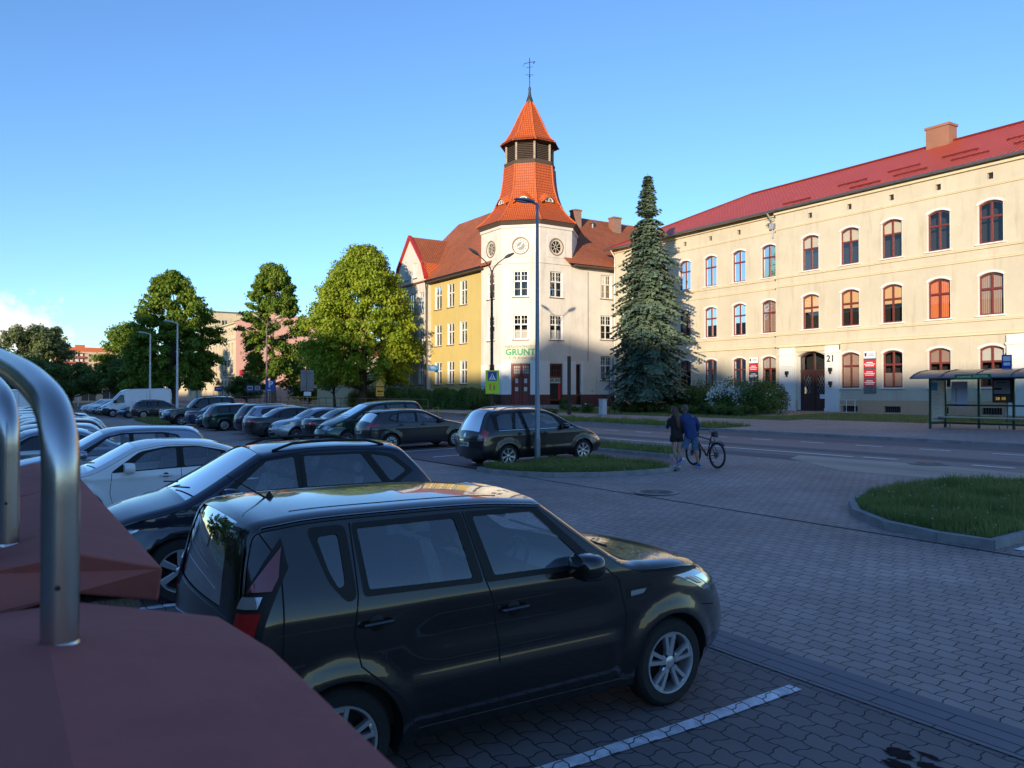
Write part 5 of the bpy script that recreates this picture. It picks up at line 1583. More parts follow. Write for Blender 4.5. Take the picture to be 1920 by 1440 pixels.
bush((41.0, 33.7, 1.0), 1.9, 2.0, 2.75, 13000, L_hedge, 45, 'dense rounded green bush in front of the arched door', blossom=60, group=gb)
gj = 'low junipers before the cream building'
for k, (x, y, rx, ry, h, lb) in enumerate(((38.9, 43.0, 1.6, 2.4, .95, 'yellowish low juniper left of the walking couple'), (38.9, 38.8, 1.5, 1.7, .8, 'yellowish low juniper spreading behind the walking couple'),
             (38.6, 35.9, 1.3, 2.2, .8, 'dark low juniper beneath the white blossom'), (38.5, 33.5, 1.3, 1.9, .75, 'dark low juniper at the right end of the bed'))):
 bush((x, y, G2(x)+.08), rx, ry, h, 6500, L_juniper if k < 2 else L_hedge, 50+k, lb, .11, name='juniper', group=gj)
# hedge before the yellow wing, segment by segment it reads as one clipped hedge
def hedge(p0, p1, wd, h, n, seed, label):
 rng = np.random.RandomState(seed)
 p0, p1 = np.array(p0), np.array(p1)
 T = empty('hedge', (p0[0], p0[1], gz(p0[0])+.1), 0, label, 'hedge')
 L_ = np.linalg.norm(p1-p0); d = (p1-p0)/L_; s = np.array([-d[1], d[0]])
 t = rng.rand(n)*L_; face_ = rng.rand(n)
 hh = h*(1+.12*np.sin(t*1.7)+.06*np.sin(t*5.1+seed))
 o = np.where(face_ < .5, np.sign(rng.rand(n)-.5)*wd*.5*(1-.15*rng.rand(n)), rng.uniform(-.5, .5, n)*wd)
 z = np.where(face_ < .5, rng.rand(n)*hh, hh*(1-.12*rng.rand(n)**2))
 P = np.column_stack([t*d[0]+o*s[0], t*d[1]+o*s[1], z])+rng.normal(0, .07, (n, 3))
 nr = np.column_stack([s[0]*np.sign(o), s[1]*np.sign(o), np.where(face_ < .5, .3, 1)])
 link('foliage', quads_mesh('foliage', leaf_cards(P, nr, .16, rng), L_hedge), T)
 mb = MB()
 for k in range(int(L_/1.2)):
  q = d*(k*1.2+.4)
  mb.tube([(q[0], q[1], -.1), (q[0]+.05, q[1], h*.6)], [.03, .015], 5)
 # woody inside
 mb.add([(0-s[0]*wd*.3, 0-s[1]*wd*.3, 0), (d[0]*L_-s[0]*wd*.3, d[1]*L_-s[1]*wd*.3, 0), (d[0]*L_-s[0]*wd*.3, d[1]*L_-s[1]*wd*.3, h*.85), (-s[0]*wd*.3, -s[1]*wd*.3, h*.85)], [(0, 1, 2, 3)])
 mb.build('stems', mat('hedge_inside', (.012, .02, .008), .95), T)
hedge((32.2, 72.5), (35.0, 60.0), 1.4, 1.65, 26000, 61, 'long clipped green hedge in front of the yellow wing')
bush((35.0, 59.2, .9), 1.3, 1.5, 2.3, 7000, L_hedge, 62, 'taller leafy end bush of the hedge beside the lamp post', blossom=15)
bush((31.6, 79.5, .7), 1.2, 1.4, 2.2, 6000, L_mid, 63, 'light green rounded bush behind the brown railing')
bush((32.6, 77.0, .7), 1.5, 1.8, 2.6, 8000, L_dark, 64, 'dark rounded bush beside the linden trunk')
for (x, y, r, h, lb) in ((36.2, 45.9, .6, .8, 'small clump of leaves beside the black post'), (38.6, 51.7, .7, .7, 'low round shrub by the entrance steps'), (37.5, 49.0, .5, .45, 'tiny shrub left of the white sign stick'),
       (32.8, 46.2, 1.1, .6, 'wide low weeds on the verge before the black post'), (39.8, 46.6, .7, .9, 'leafy planter shrub at the foot of the spruce')):
 bush((x, y, G2(x)+.08), r, r, h, 1800, L_hedge, int(x*10), lb, .1)
bush((41.0, 55.1, 1.2), .6, .5, .9, 1200, L_hedge, 71, 'bright potted plant in front of the shop window', .12, name='potted_plant', cat='plant')
# ------------------------------------------------------------------ cars
def catmull(pts, step):
 """dense smooth polyline through (x,z[,r]) control points; 'k' marks a corner"""
 P = [np.array(p[:2], float) for p in pts]
 corner = [len(p) > 2 and p[2] == 'k' for p in pts]
 out = []; marks = []
 n = len(P)
 for i in range(n-1):
  p1, p2 = P[i], P[i+1]
  p0 = P[i-1] if i > 0 and not corner[i] else p1-(p2-p1)*.5
  p3 = P[i+2] if i+2 < n and not corner[i+1] else p2+(p2-p1)*.5
  d = np.linalg.norm(p2-p1); k = max(1, int(round(d/step)))
  marks.append(len(out))
  # centripetal parametrisation
  def tj(ti, a, b): return ti+max(1e-4, np.linalg.norm(b-a))**.5
  t0 = 0; t1 = tj(t0, p0, p1); t2 = tj(t1, p1, p2); t3 = tj(t2, p2, p3)
  for j in range(k):
   t = t1+(t2-t1)*j/k
   A1 = (t1-t)/(t1-t0)*p0+(t-t0)/(t1-t0)*p1; A2 = (t2-t)/(t2-t1)*p1+(t-t1)/(t2-t1)*p2; A3 = (t3-t)/(t3-t2)*p2+(t-t2)/(t3-t2)*p3
   B1 = (t2-t)/(t2-t0)*A1+(t-t0)/(t2-t0)*A2; B2 = (t3-t)/(t3-t1)*A2+(t-t1)/(t3-t1)*A3
   out.append((t2-t)/(t2-t1)*B1+(t-t1)/(t2-t1)*B2)
 marks.append(len(out)); out.append(P[-1])
 return np.array(out), marks

def round_poly(pts, r=.03, n=3):
 """cut the corners of a polygon with small arcs"""
 P = [np.array(p, float) for p in pts]; o = []
 for i in range(len(P)):
  a, b, c = P[i-1], P[i], P[(i+1) % len(P)]
  ra = min(r, np.linalg.norm(a-b)*.4); rc = min(r, np.linalg.norm(c-b)*.4)
  s = b+(a-b)/np.linalg.norm(a-b)*ra; e = b+(c-b)/np.linalg.norm(c-b)*rc
  for j in range(n+1):
   t = j/n
   o.append((1-t)**2*s+2*t*(1-t)*b+t*t*e)
 return np.array(o)

def inpoly(x, y, P):
 ins = np.zeros(np.shape(x), bool)
 for i in range(len(P)):
  x1, y1 = P[i-1]; x2, y2 = P[i]
  ins ^= ((y1 > y) != (y2 > y)) & (x < (x2-x1)*(y-y1)/(y2-y1+1e-12)+x1)
 return ins

def paint(name, col, metal=.35, rough=.32):
 m = mat('paint_'+name, col, rough, metal, coat=1.0, spec=.5)
 return m
M_trim = mat('black_trim', (.012, .012, .013), .5, spec=.3)
M_plastic = mat('dark_plastic', (.022, .022, .024), .6, bump=.2, bscale=200, var=.1, scale=30)
M_liner = mat('wheel_well', (.006, .006, .006), .95)
M_tyre = mat('tyre_rubber', (.014, .014, .015), .8, bump=.3, bscale=90, var=.2, scale=20)
M_alloy = mat('alloy', (.60, .61, .63), .30, .75)
M_hubcap = mat('hubcap_silver', (.42, .43, .45), .4, .6)
M_darkrim = mat('rim_shadow', (.02, .02, .02), .7, .3)
M_chrome = mat('chrome', (.70, .71, .72), .12, 1.0)
M_lampclear = mat('headlamp_glass', (.42, .44, .46), .06, .55, coat=1.0)
M_lampred = mat('taillamp_red', (.42, .008, .012), .12, 0, coat=1.0)
M_lamppink = mat('taillamp_pink', (.22, .03, .035), .12, .2, coat=1.0)
M_amber = mat('amber_lamp', (.55, .20, .02), .2, coat=1.0)
M_cglass = glass_mat('car_glass', (.86, .89, .90), (1, 1, 1), 2.25)
M_cglassd = glass_mat('car_glass_tinted', (.16, .18, .19), (1, 1, 1), 2.2)
M_cfar = mat('car_glass_far', (.012, .016, .022), .04, 0, coat=.25, spec=.7)
M_plate = mat('number_plate', (.55, .56, .55), .5)
M_plateblue = mat('plate_blue', (.01, .04, .35), .5)
M_seat = mat('seat_fabric', (.24, .24, .25), .9, var=.3, scale=25)
M_dash = mat('dashboard', (.34, .34, .35), .6)
M_cabin = mat('cabin_floor', (.012, .012, .013), .9)

def make_wheel(R, wdt, style, rimr):
 """tyre mesh + rim mesh, axle along Y, outer face towards -Y"""
 t = MB()
 t.lathe([(rimr, -wdt/2+.012), (rimr+.012, -wdt/2), (R-.035, -wdt/2-.004), (R-.010, -wdt/2+.018), (R, -wdt/2+.045), (R, wdt/2-.045), (R-.01, wdt/2-.018), (R-.035, wdt/2), (rimr, wdt/2)], 40, ax='y')
 # tread blocks as shallow grooves
 for k in (-.35, 0, .35):
  t.lathe([(R+.001, wdt*k*.8-.004), (R+.003, wdt*k*.8), (R+.001, wdt*k*.8+.004)], 40, ax='y', m=0)
 r = MB()
 yo = -wdt/2+.004
 r.lathe([(rimr+.004, yo+.008), (rimr+.002, yo-.004), (rimr-.012, yo-.002), (rimr-.022, yo+.02), (rimr-.03, yo+.11)], 40, ax='y')
 r.lathe([(rimr-.03, yo+.10), (.001, yo+.115)], 24, ax='y', m=1)
 r.lathe([(rimr*.62, yo+.085), (rimr*.62, yo+.095), (.08, yo+.095)], 28, ax='y', m=2)
 def spoke(an, w0, w1, r0, r1, y0, y1, th=.03):
  u = Vector((math.cos(an), 0, math.sin(an))); v = Vector((-math.sin(an), 0, math.cos(an)))
  a, b = u*r0, u*r1
  vs = []
  for (c, w_, y) in ((a, w0, y0), (b, w1, y1)):
   for s, q in ((-1, 0), (-.75, -.008), (.75, -.008), (1, 0)):
    vs.append(tuple(c+v*w_*s+Vector((0, y+q, 0))))
   for s in (1, -1): vs.append(tuple(c+v*w_*s+Vector((0, y+th, 0))))
  r.add(vs, [(0, 1, 7, 6), (1, 2, 8, 7), (2, 3, 9, 8), (3, 4, 10, 9), (5, 0, 6, 11)])
 r0, r1 = .045, rimr-.012
 if style == 'soul':        # five forked spokes
  for k in range(5):
   a = math.pi/2+k*2*math.pi/5
   spoke(a-.20, .015, .017, .06, r1, yo+.012, yo+.008); spoke(a+.20, .015, .017, .06, r1, yo+.012, yo+.008)
   spoke(a, .034, .036, .045, .085, yo+.014, yo+.014); spoke(a, .045, .048, r1-.022, r1, yo+.012, yo+.012)
  for k in range(5):
   a = math.pi/2+math.pi/5+k*2*math.pi/5
   r.lathe([(.001, -.002), (.011, -.002), (.013, .004)], 10, (.058*math.cos(a), yo+.008, .058*math.sin(a)), 'y', 2)
 elif style == 'six':
  for k in range(6): spoke(math.pi/2+k*math.pi/3, .028, .038, .05, r1, yo+.03, yo+.006)
  for k in range(6):
   a = math.pi/2+math.pi/6+k*math.pi/3
   r.lathe([(.001, -.002), (.011, -.002), (.013, .004)], 8, (.06*math.cos(a), yo+.025, .06*math.sin(a)), 'y', 2)
 elif style == 'seven2':    # paired thin spokes
  for k in range(7):
   a = math.pi/2+k*2*math.pi/7
   spoke(a-.10, .014, .018, .06, r1, yo+.02, yo+.006); spoke(a+.10, .014, .018, .06, r1, yo+.02, yo+.006)
 elif style == 'cover':     # plastic wheel cover
  r.lathe([(rimr-.012, yo+.006), (rimr*.72, yo-.004), (.09, yo-.008)], 32, ax='y')
  for k in range(9):
   a = k*2*math.pi/9
   u = Vector((math.cos(a), 0, math.sin(a))); v = Vector((-math.sin(a), 0, math.cos(a)))
   r.add([tuple(u*rimr*.42-v*.010+Y_*(yo-.0095)), tuple(u*rimr*.42+v*.010+Y_*(yo-.0095)), tuple(u*rimr*.86+v*.026+Y_*(yo-.0035)), tuple(u*rimr*.86-v*.026+Y_*(yo-.0035))], [(0, 1, 2, 3)], 1)
 else:                      # plain ten spokes
  for k in range(10): spoke(k*math.pi/5, .013, .020, .05, r1, yo+.022, yo+.006)
 r.lathe([(.001, yo+.002), (.03, yo+.003), (.05, yo+.012), (.062, yo+.05)], 20, ax='y')
 return t.mesh('wheel', M_tyre, smooth=35), r.mesh('rim', [M_hubcap if style == 'cover' else M_alloy, M_darkrim, M_trim], smooth=35)
WHEELS = {}
def wheel_meshes(R, wdt, style, rimr):
 k = (R, wdt, style, rimr)
 if k not in WHEELS: WHEELS[k] = make_wheel(*k)
 return WHEELS[k]

class Car:
 """body surface from a side silhouette, a half-width function and cut-out polygons. x runs 0 (tail) .. L (nose)"""
 def __init__(s, sp, g=.06):
  s.sp = sp; s.g = g
  s.L, s.W0 = sp['L'], sp['W']/2
  s.S, s.marks = catmull(sp['sil'], g)
  n = len(s.S)
  t = np.gradient(s.S, axis=0); t /= np.linalg.norm(t, axis=1)[:, None]
  s.N = np.column_stack([-t[:, 1], t[:, 0]])     # outward for tail->roof->nose order
  c = s.S.mean(0)
  if ((s.S-c)*s.N).sum() < 0: s.N = -s.N
  r = np.full(n, sp.get('r', .085))
  s.B = s.S - s.N*r[:, None]
  # rear / front reach as functions of z
  zz = s.S[:, 1]
  imid = s.marks[sp['roofmid']]
  s.im = imid
  self_r = s.S[:imid+1]; self_f = s.S[imid:][::-1]
  s.zr = np.maximum.accumulate(self_r[:, 1]); s.xr = self_r[:, 0]
  s.zf = np.maximum.accumulate(self_f[:, 1]); s.xf = self_f[:, 0]
  s.rz = sp.get('rear_top', 9); s.fz = sp.get('front_top', .8)
  s.arches = [(x, sp['R'], sp.get('arch', sp['R']+.055)) for x in sp['wx']]
  s.zb = sp.get('sill', .22)
 def W(s, x, z):
  sp = s.sp
  x = np.asarray(x, float); z = np.asarray(z, float)
  w_ = np.full(np.broadcast(x, z).shape, s.W0)
  zs = sp['belt'](x)
  q = z-zs+.05
  soft = np.where(q > 0, q*q/(q+.12), 0)
  w_ = w_ - soft*sp.get('tumble', .34)
  low = np.clip((.50-z)/.30, 0, 1)
  w_ = w_ - .045*low**2
  # gentle barrel of the doors
  w_ = w_ - .02*np.clip((z-.62)/.5, -1, 1)**2
  xr = np.interp(np.minimum(z, s.rz), s.zr, s.xr); xf = np.interp(np.minimum(z, s.fz), s.zf, s.xf)
  a, cc = sp.get('rc', (.55, .17)); dr = np.clip(1-(x-xr)/a, 0, 1.15)
  w_ = w_ - cc*dr**2.6
  a, cc = sp.get('fc', (.75, .24)); df = np.clip(1-(xf-x)/a, 0, 1.15)
  w_ = w_ - cc*df**2.4
  # narrower hood / roof seen from above
  for (cx, R, Ra) in s.arches:
   rho = np.hypot(x-cx, z-R)
   f = np.clip((Ra+.15-rho)/.15, 0, 1)
   w_ = w_ + sp.get('flare', .018)*f*f*(3-2*f)
  for (fn) in sp.get('creases', []):
   w_ = w_ + fn(x, z)
  return w_
 def P(s, x, z, side=1, off=0.0):
  y = s.W(x, z)+off
  return np.column_stack([x, side*y, z])
 def build(s, parts):
  sp = s.sp; g = s.g
  B = s.B.copy(); n = len(B)
  keep = B[:, 1] > s.zb+.01
  i0, i1 = np.argmax(keep), n-1-np.argmax(keep[::-1])
  s.i0, s.i1 = i0, i1
  top = [tuple(p) for p in B[i0:i1+1]]
  dom = [(top[0][0]+.0, s.zb)]+top+[(top[-1][0], s.zb)]
  # bottom edge going back with arches cut out
  bot = []
  for (cx, R, Ra) in sorted(s.arches, key=lambda a: -a[0]):
   h = s.zb-R
   a0 = math.asin(max(-1, h/Ra))
   k = max(10, int(Ra*3.2/ (g*.6)))
   bot += [(cx+Ra*math.cos(a0+(math.pi-2*a0)*j/k), R+Ra*math.sin(a0+(math.pi-2*a0)*j/k)) for j in range(k+1)]
  dom += bot
  loops = [dom]
  regs = []
  for (nm, poly) in sp['regions']:
   poly = [tuple(p) for p in poly]
   loops.append(poly); regs.append((nm, np.array(poly)))
  verts = []; edges = []
  for l in loops:
   b = len(verts)
   # subdivide long edges so that the curved side is followed
   pts = []
   for i in range(len(l)):
    a, c = np.array(l[i]), np.array(l[(i+1) % len(l)])
    k = max(1, int(np.linalg.norm(c-a)/(g*1.2)))
    for j in range(k): pts.append(a+(c-a)*j/k)
   verts += [Vector((p[0], p[1])) for p in pts]
   edges += [(b+i, b+(i+1) % len(pts)) for i in range(len(pts))]
  allp = np.array([(v.x, v.y) for v in verts])
  xs = np.arange(0, s.L, g); zs = np.arange(s.zb, s.S[:, 1].max(), g)
  gx, gz_ = np.meshgrid(xs, zs); gp = np.column_stack([gx.ravel(), gz_.ravel()])
  gp[:, 0] += (np.round(gp[:, 1]/g) % 2)*g*.5
  domA = np.array(dom)
  gp = gp[inpoly(gp[:, 0], gp[:, 1], domA)]
  d2 = ((gp[:, None, :]-allp[None, :, :])**2).sum(2).min(1)
  gp = gp[d2 > (g*.45)**2]
  verts += [Vector((p[0], p[1])) for p in gp]
  res = delaunay_2d_cdt(verts, edges, [], 0, 1e-5)
  V = np.array([(v.x, v.y) for v in res[0]]); F = np.array([f for f in res[2] if len(f) == 3])
  cen = V[F].mean(1)
  ok = inpoly(cen[:, 0], cen[:, 1], domA)
  F, cen = F[ok], cen[ok]
  lab = np.full(len(F), -1)
  for i, (nm, poly) in enumerate(regs):
   lab[inpoly(cen[:, 0], cen[:, 1], poly)] = i
  y = s.W(V[:, 0], V[:, 1])
  for side in (1, -1):
   P3 = np.column_stack([V[:, 0], side*y, V[:, 1]])
   for i in [-1]+list(range(len(regs))):
    nm = 'body' if i < 0 else regs[i][0]
    Fi = F[lab == i]
    if not len(Fi): continue
    used = np.unique(Fi); mp = np.zeros(len(V), int); mp[used] = np.arange(len(used))
    Q = P3[used].copy()
    if nm.startswith('side_window'): Q[:, 1] -= side*.007
    Fm = mp[Fi]
    # orient outward
    a, b, c = Q[Fm[:, 0]], Q[Fm[:, 1]], Q[Fm[:, 2]]
    nn = np.cross(b-a, c-a)[:, 1]
    Fm[nn*side < 0] = Fm[nn*side < 0][:, ::-1]
    key = (nm, side if i >= 0 else 0, i if i >= 0 else 0)
    parts.setdefault(key, MB()).add(Q.tolist(), Fm.tolist())
  # fillet + top sheet
  q = sp.get('q', .09)
  Ws = s.W(s.S[:, 0], s.S[:, 1]); WB = s.W(B[:, 0], B[:, 1])
  YA = np.maximum(.1, Ws-q)
  s.YA = YA
  ks = 6
  fil = np.zeros((n, ks+1, 3))
  for j in range(ks+1):
   t = j/ks
   A = np.column_stack([s.S[:, 0], YA, s.S[:, 1]]); C = np.column_stack([s.S[:, 0]*.62+B[:, 0]*.38, WB*.55+Ws*.45, s.S[:, 1]*.62+B[:, 1]*.38]); E = np.column_stack([B[:, 0], WB, B[:, 1]])
   fil[:, j] = (1-t)**2*A+2*t*(1-t)*C+t*t*E
  s.fil = fil
  crown = sp.get('crown', .035)+sp.get('fcrown', .07)*np.abs(s.N[:, 0])
  s.crown = crown
  vs = np.array([-1, -.97, -.9, -.8, -.6, -.4, -.2, 0, .2, .4, .6, .8, .9, .97, 1])
  top = np.zeros((n, len(vs), 3))
  for j, v in enumerate(vs):
   o = crown*(1-v*v)
   top[:, j, 0] = s.S[:, 0]+s.N[:, 0]*o; top[:, j, 1] = v*YA; top[:, j, 2] = s.S[:, 1]+s.N[:, 1]*o
  s.top, s.vs = top, vs
  def grid(arr, sel, flip, off=None):
   """arr (n,m,3), sel(i,j)->key"""
   n_, m_ = arr.shape[:2]
   out = {}
   for i in range(i0, i1):
    for j in range(m_-1):
     k = sel(i, j)
     if k is None: continue
     out.setdefault(k, []).append((i, j))
   for k, cells in out.items():
    mb = parts.setdefault(k, MB()); b = len(mb.v)
    ids = {}
    fs = []
    for (i, j) in cells:
     f = []
     for (a, c) in ((i, j), (i, j+1), (i+1, j+1), (i+1, j)):
      if (a, c) not in ids:
       ids[(a, c)] = len(ids)
       p = arr[a, c].copy()
       if k[0] in ('windscreen', 'rear_window'): p[0] -= s.N[a, 0]*.006; p[2] -= s.N[a, 1]*.006
       mb.v.append(tuple(p))
      f.append(b+ids[(a, c)])
     if flip: f = f[::-1]
     mb.f.append(tuple(f)); mb.m.append(0)
  ws = (s.marks[sp['ws'][0]], s.marks[sp['ws'][1]])
  rw = (s.marks[sp['rw'][0]], s.marks[sp['rw'][1]])
  lowz = sp.get('lowtrim', 0)
  def topsel(i, j):
   v = (vs[j]+vs[j+1])/2
   if ws[0] <= i < ws[1] and abs(v) < .97:
    return ('windscreen', 0, 0)
   if rw[0] <= i < rw[1] and abs(v) < sp.get('rwv', .9):
    return ('rear_window', 0, 0)
   if s.S[i, 1] < lowz: return ('bumper_trim', 0, 0)
   return ('body', 0, 0)
  grid(top, topsel, False)
  fk = lambda i, j: ('bumper_trim', 0, 0) if s.S[i, 1] < lowz else ('body', 0, 0)
  grid(fil, fk, False)
  f2 = fil.copy(); f2[:, :, 1] *= -1
  grid(f2, fk, True)
 def normals(s, o):
  """clean analytic shading normals on the side sheets"""
  me = o.data; n = len(me.vertices)
  co = np.zeros(n*3); me.vertices.foreach_get('co', co); co = co.reshape(-1, 3)
  nr = np.zeros(n*3); me.vertices.foreach_get('normal', nr); nr = nr.reshape(-1, 3)
  x, y, z = co.T; e = .012
  w0 = s.W(x, z)
  on = (np.abs(np.abs(y)-w0) < .0005) | (np.abs(np.abs(y)-w0+.007) < .0005)
  gx = (s.W(x+e, z)-s.W(x-e, z))/(2*e); gz_ = (s.W(x, z+e)-s.W(x, z-e))/(2*e)
  A = np.column_stack([-gx, np.sign(y), -gz_]); A /= np.linalg.norm(A, axis=1)[:, None]
  on &= (np.abs(gx) < 1.2)
  nr[on] = A[on]
  me.normals_split_custom_set_from_vertices(nr.tolist())
 def surf(s, front, u, z, off=.004):
  """point on the nose/tail: u = arc length outward from the centre line (signed), z height of the silhouette there"""
  if front: idx = np.arange(s.im, len(s.S)); zz = s.S[idx, 1][::-1]; idx = idx[::-1]
  else: idx = np.arange(0, s.im+1); zz = s.S[idx, 1]
  zz = np.maximum.accumulate(zz)
  fi = np.interp(z, zz, idx)
  i = int(np.floor(fi)); i = min(i, len(s.S)-2); t = fi-i
  sg = 1 if u >= 0 else -1; u = abs(u)
  if not hasattr(s, 'rowc'): s.rowc = {}
  def row(i):
   if (front, i) in s.rowc: return s.rowc[(front, i)]
   s.rowc[(front, i)] = rv = row_(i)
   return rv
  def row_(i):
   k0 = 7
   r = [s.top[i, j] for j in range(k0, len(s.vs))]+[s.fil[i, j] for j in range(1, s.fil.shape[1])]
   b = s.B[i]; d = -1 if front else 1
   for q in range(1, 14):
    x = b[0]+d*q*.05
    r.append(np.array([x, float(s.W(x, b[1])), b[1]]))
   return np.array(r)
  R = row(i)*(1-t)+row(i+1)*t
  dl = np.r_[0, np.cumsum(np.linalg.norm(np.diff(R, axis=0), axis=1))]
  p = np.array([np.interp(u, dl, R[:, c]) for c in range(3)])
  p2 = np.array([np.interp(u+.02, dl, R[:, c]) for c in range(3)])
  tn = p2-p; nrm = np.array([tn[1], -tn[0], 0]) if True else tn
  if front: nrm = np.array([abs(tn[1]), abs(tn[0]), 0])
  else: nrm = np.array([-abs(tn[1]), abs(tn[0]), 0])
  nrm /= np.linalg.norm(nrm)+1e-9
  nx = s.N[i]
  nrm = nrm*math.hypot(nx[0], .0)+np.array([0, 0, nx[1]]) if abs(nx[1]) > .3 else nrm
  nrm /= np.linalg.norm(nrm)
  p = p+nrm*off
  return np.array([p[0], p[1]*sg, p[2]])
 def patch(s, mb, front, quad, off=.004, nu=8, nz=5, m=0, mirror=False, thick=.012):
  """raised patch over a quad given in (u,z): order inner-bottom, outer-bottom, outer-top, inner-top"""
  for sg in ((1, -1) if mirror else (1,)):
   A, B_, C, D = [np.array(p, float) for p in quad]
   def pt(a, b, o):
    p = (A*(1-a)+B_*a)*(1-b)+(D*(1-a)+C*a)*b
    return s.surf(front, p[0]*sg, p[1], o)
   vs = [tuple(pt(i/nu, j/nz, off)) for j in range(nz+1) for i in range(nu+1)]
   fs = [(j*(nu+1)+i, j*(nu+1)+i+1, (j+1)*(nu+1)+i+1, (j+1)*(nu+1)+i) for j in range(nz) for i in range(nu)]
   k = len(vs)
   rim = [i for i in range(nu+1)]+[j*(nu+1)+nu for j in range(1, nz+1)]+[nz*(nu+1)+i for i in range(nu-1, -1, -1)]+[j*(nu+1) for j in range(nz-1, 0, -1)]
   full = [(i/nu, 0) for i in range(nu+1)]+[(1, j/nz) for j in range(1, nz+1)]+[(i/nu, 1) for i in range(nu-1, -1, -1)]+[(0, j/nz) for j in range(nz-1, 0, -1)]
   vs += [tuple(pt(a, b, off-thick)) for a, b in full]
   r = len(rim)
   fs += [(rim[i], rim[(i+1) % r], k+(i+1) % r, k+i) for i in range(r)]
   mb.add(vs, fs, m)
  return mb
 def ribbon(s, mb, pts, wd=.007, off=.0012, side=1, m=0):
  P = np.array(pts, float)
  out = []
  for a, b in zip(P[:-1], P[1:]):
   k = max(1, int(np.linalg.norm(b-a)/.05))
   out += [a+(b-a)*j/k for j in range(k)]
  out.append(P[-1]); P = np.array(out)
  t = np.gradient(P, axis=0); t /= np.linalg.norm(t, axis=1)[:, None]+1e-9
  nn = np.column_stack([-t[:, 1], t[:, 0]])
  A = P+nn*wd/2; B_ = P-nn*wd/2
  a3 = s.P(A[:, 0], A[:, 1], side, off); b3 = s.P(B_[:, 0], B_[:, 1], side, off)
  k = len(P)
  mb.add(a3.tolist()+b3.tolist(), [(i, i+1, k+i+1, k+i) for i in range(k-1)], m)

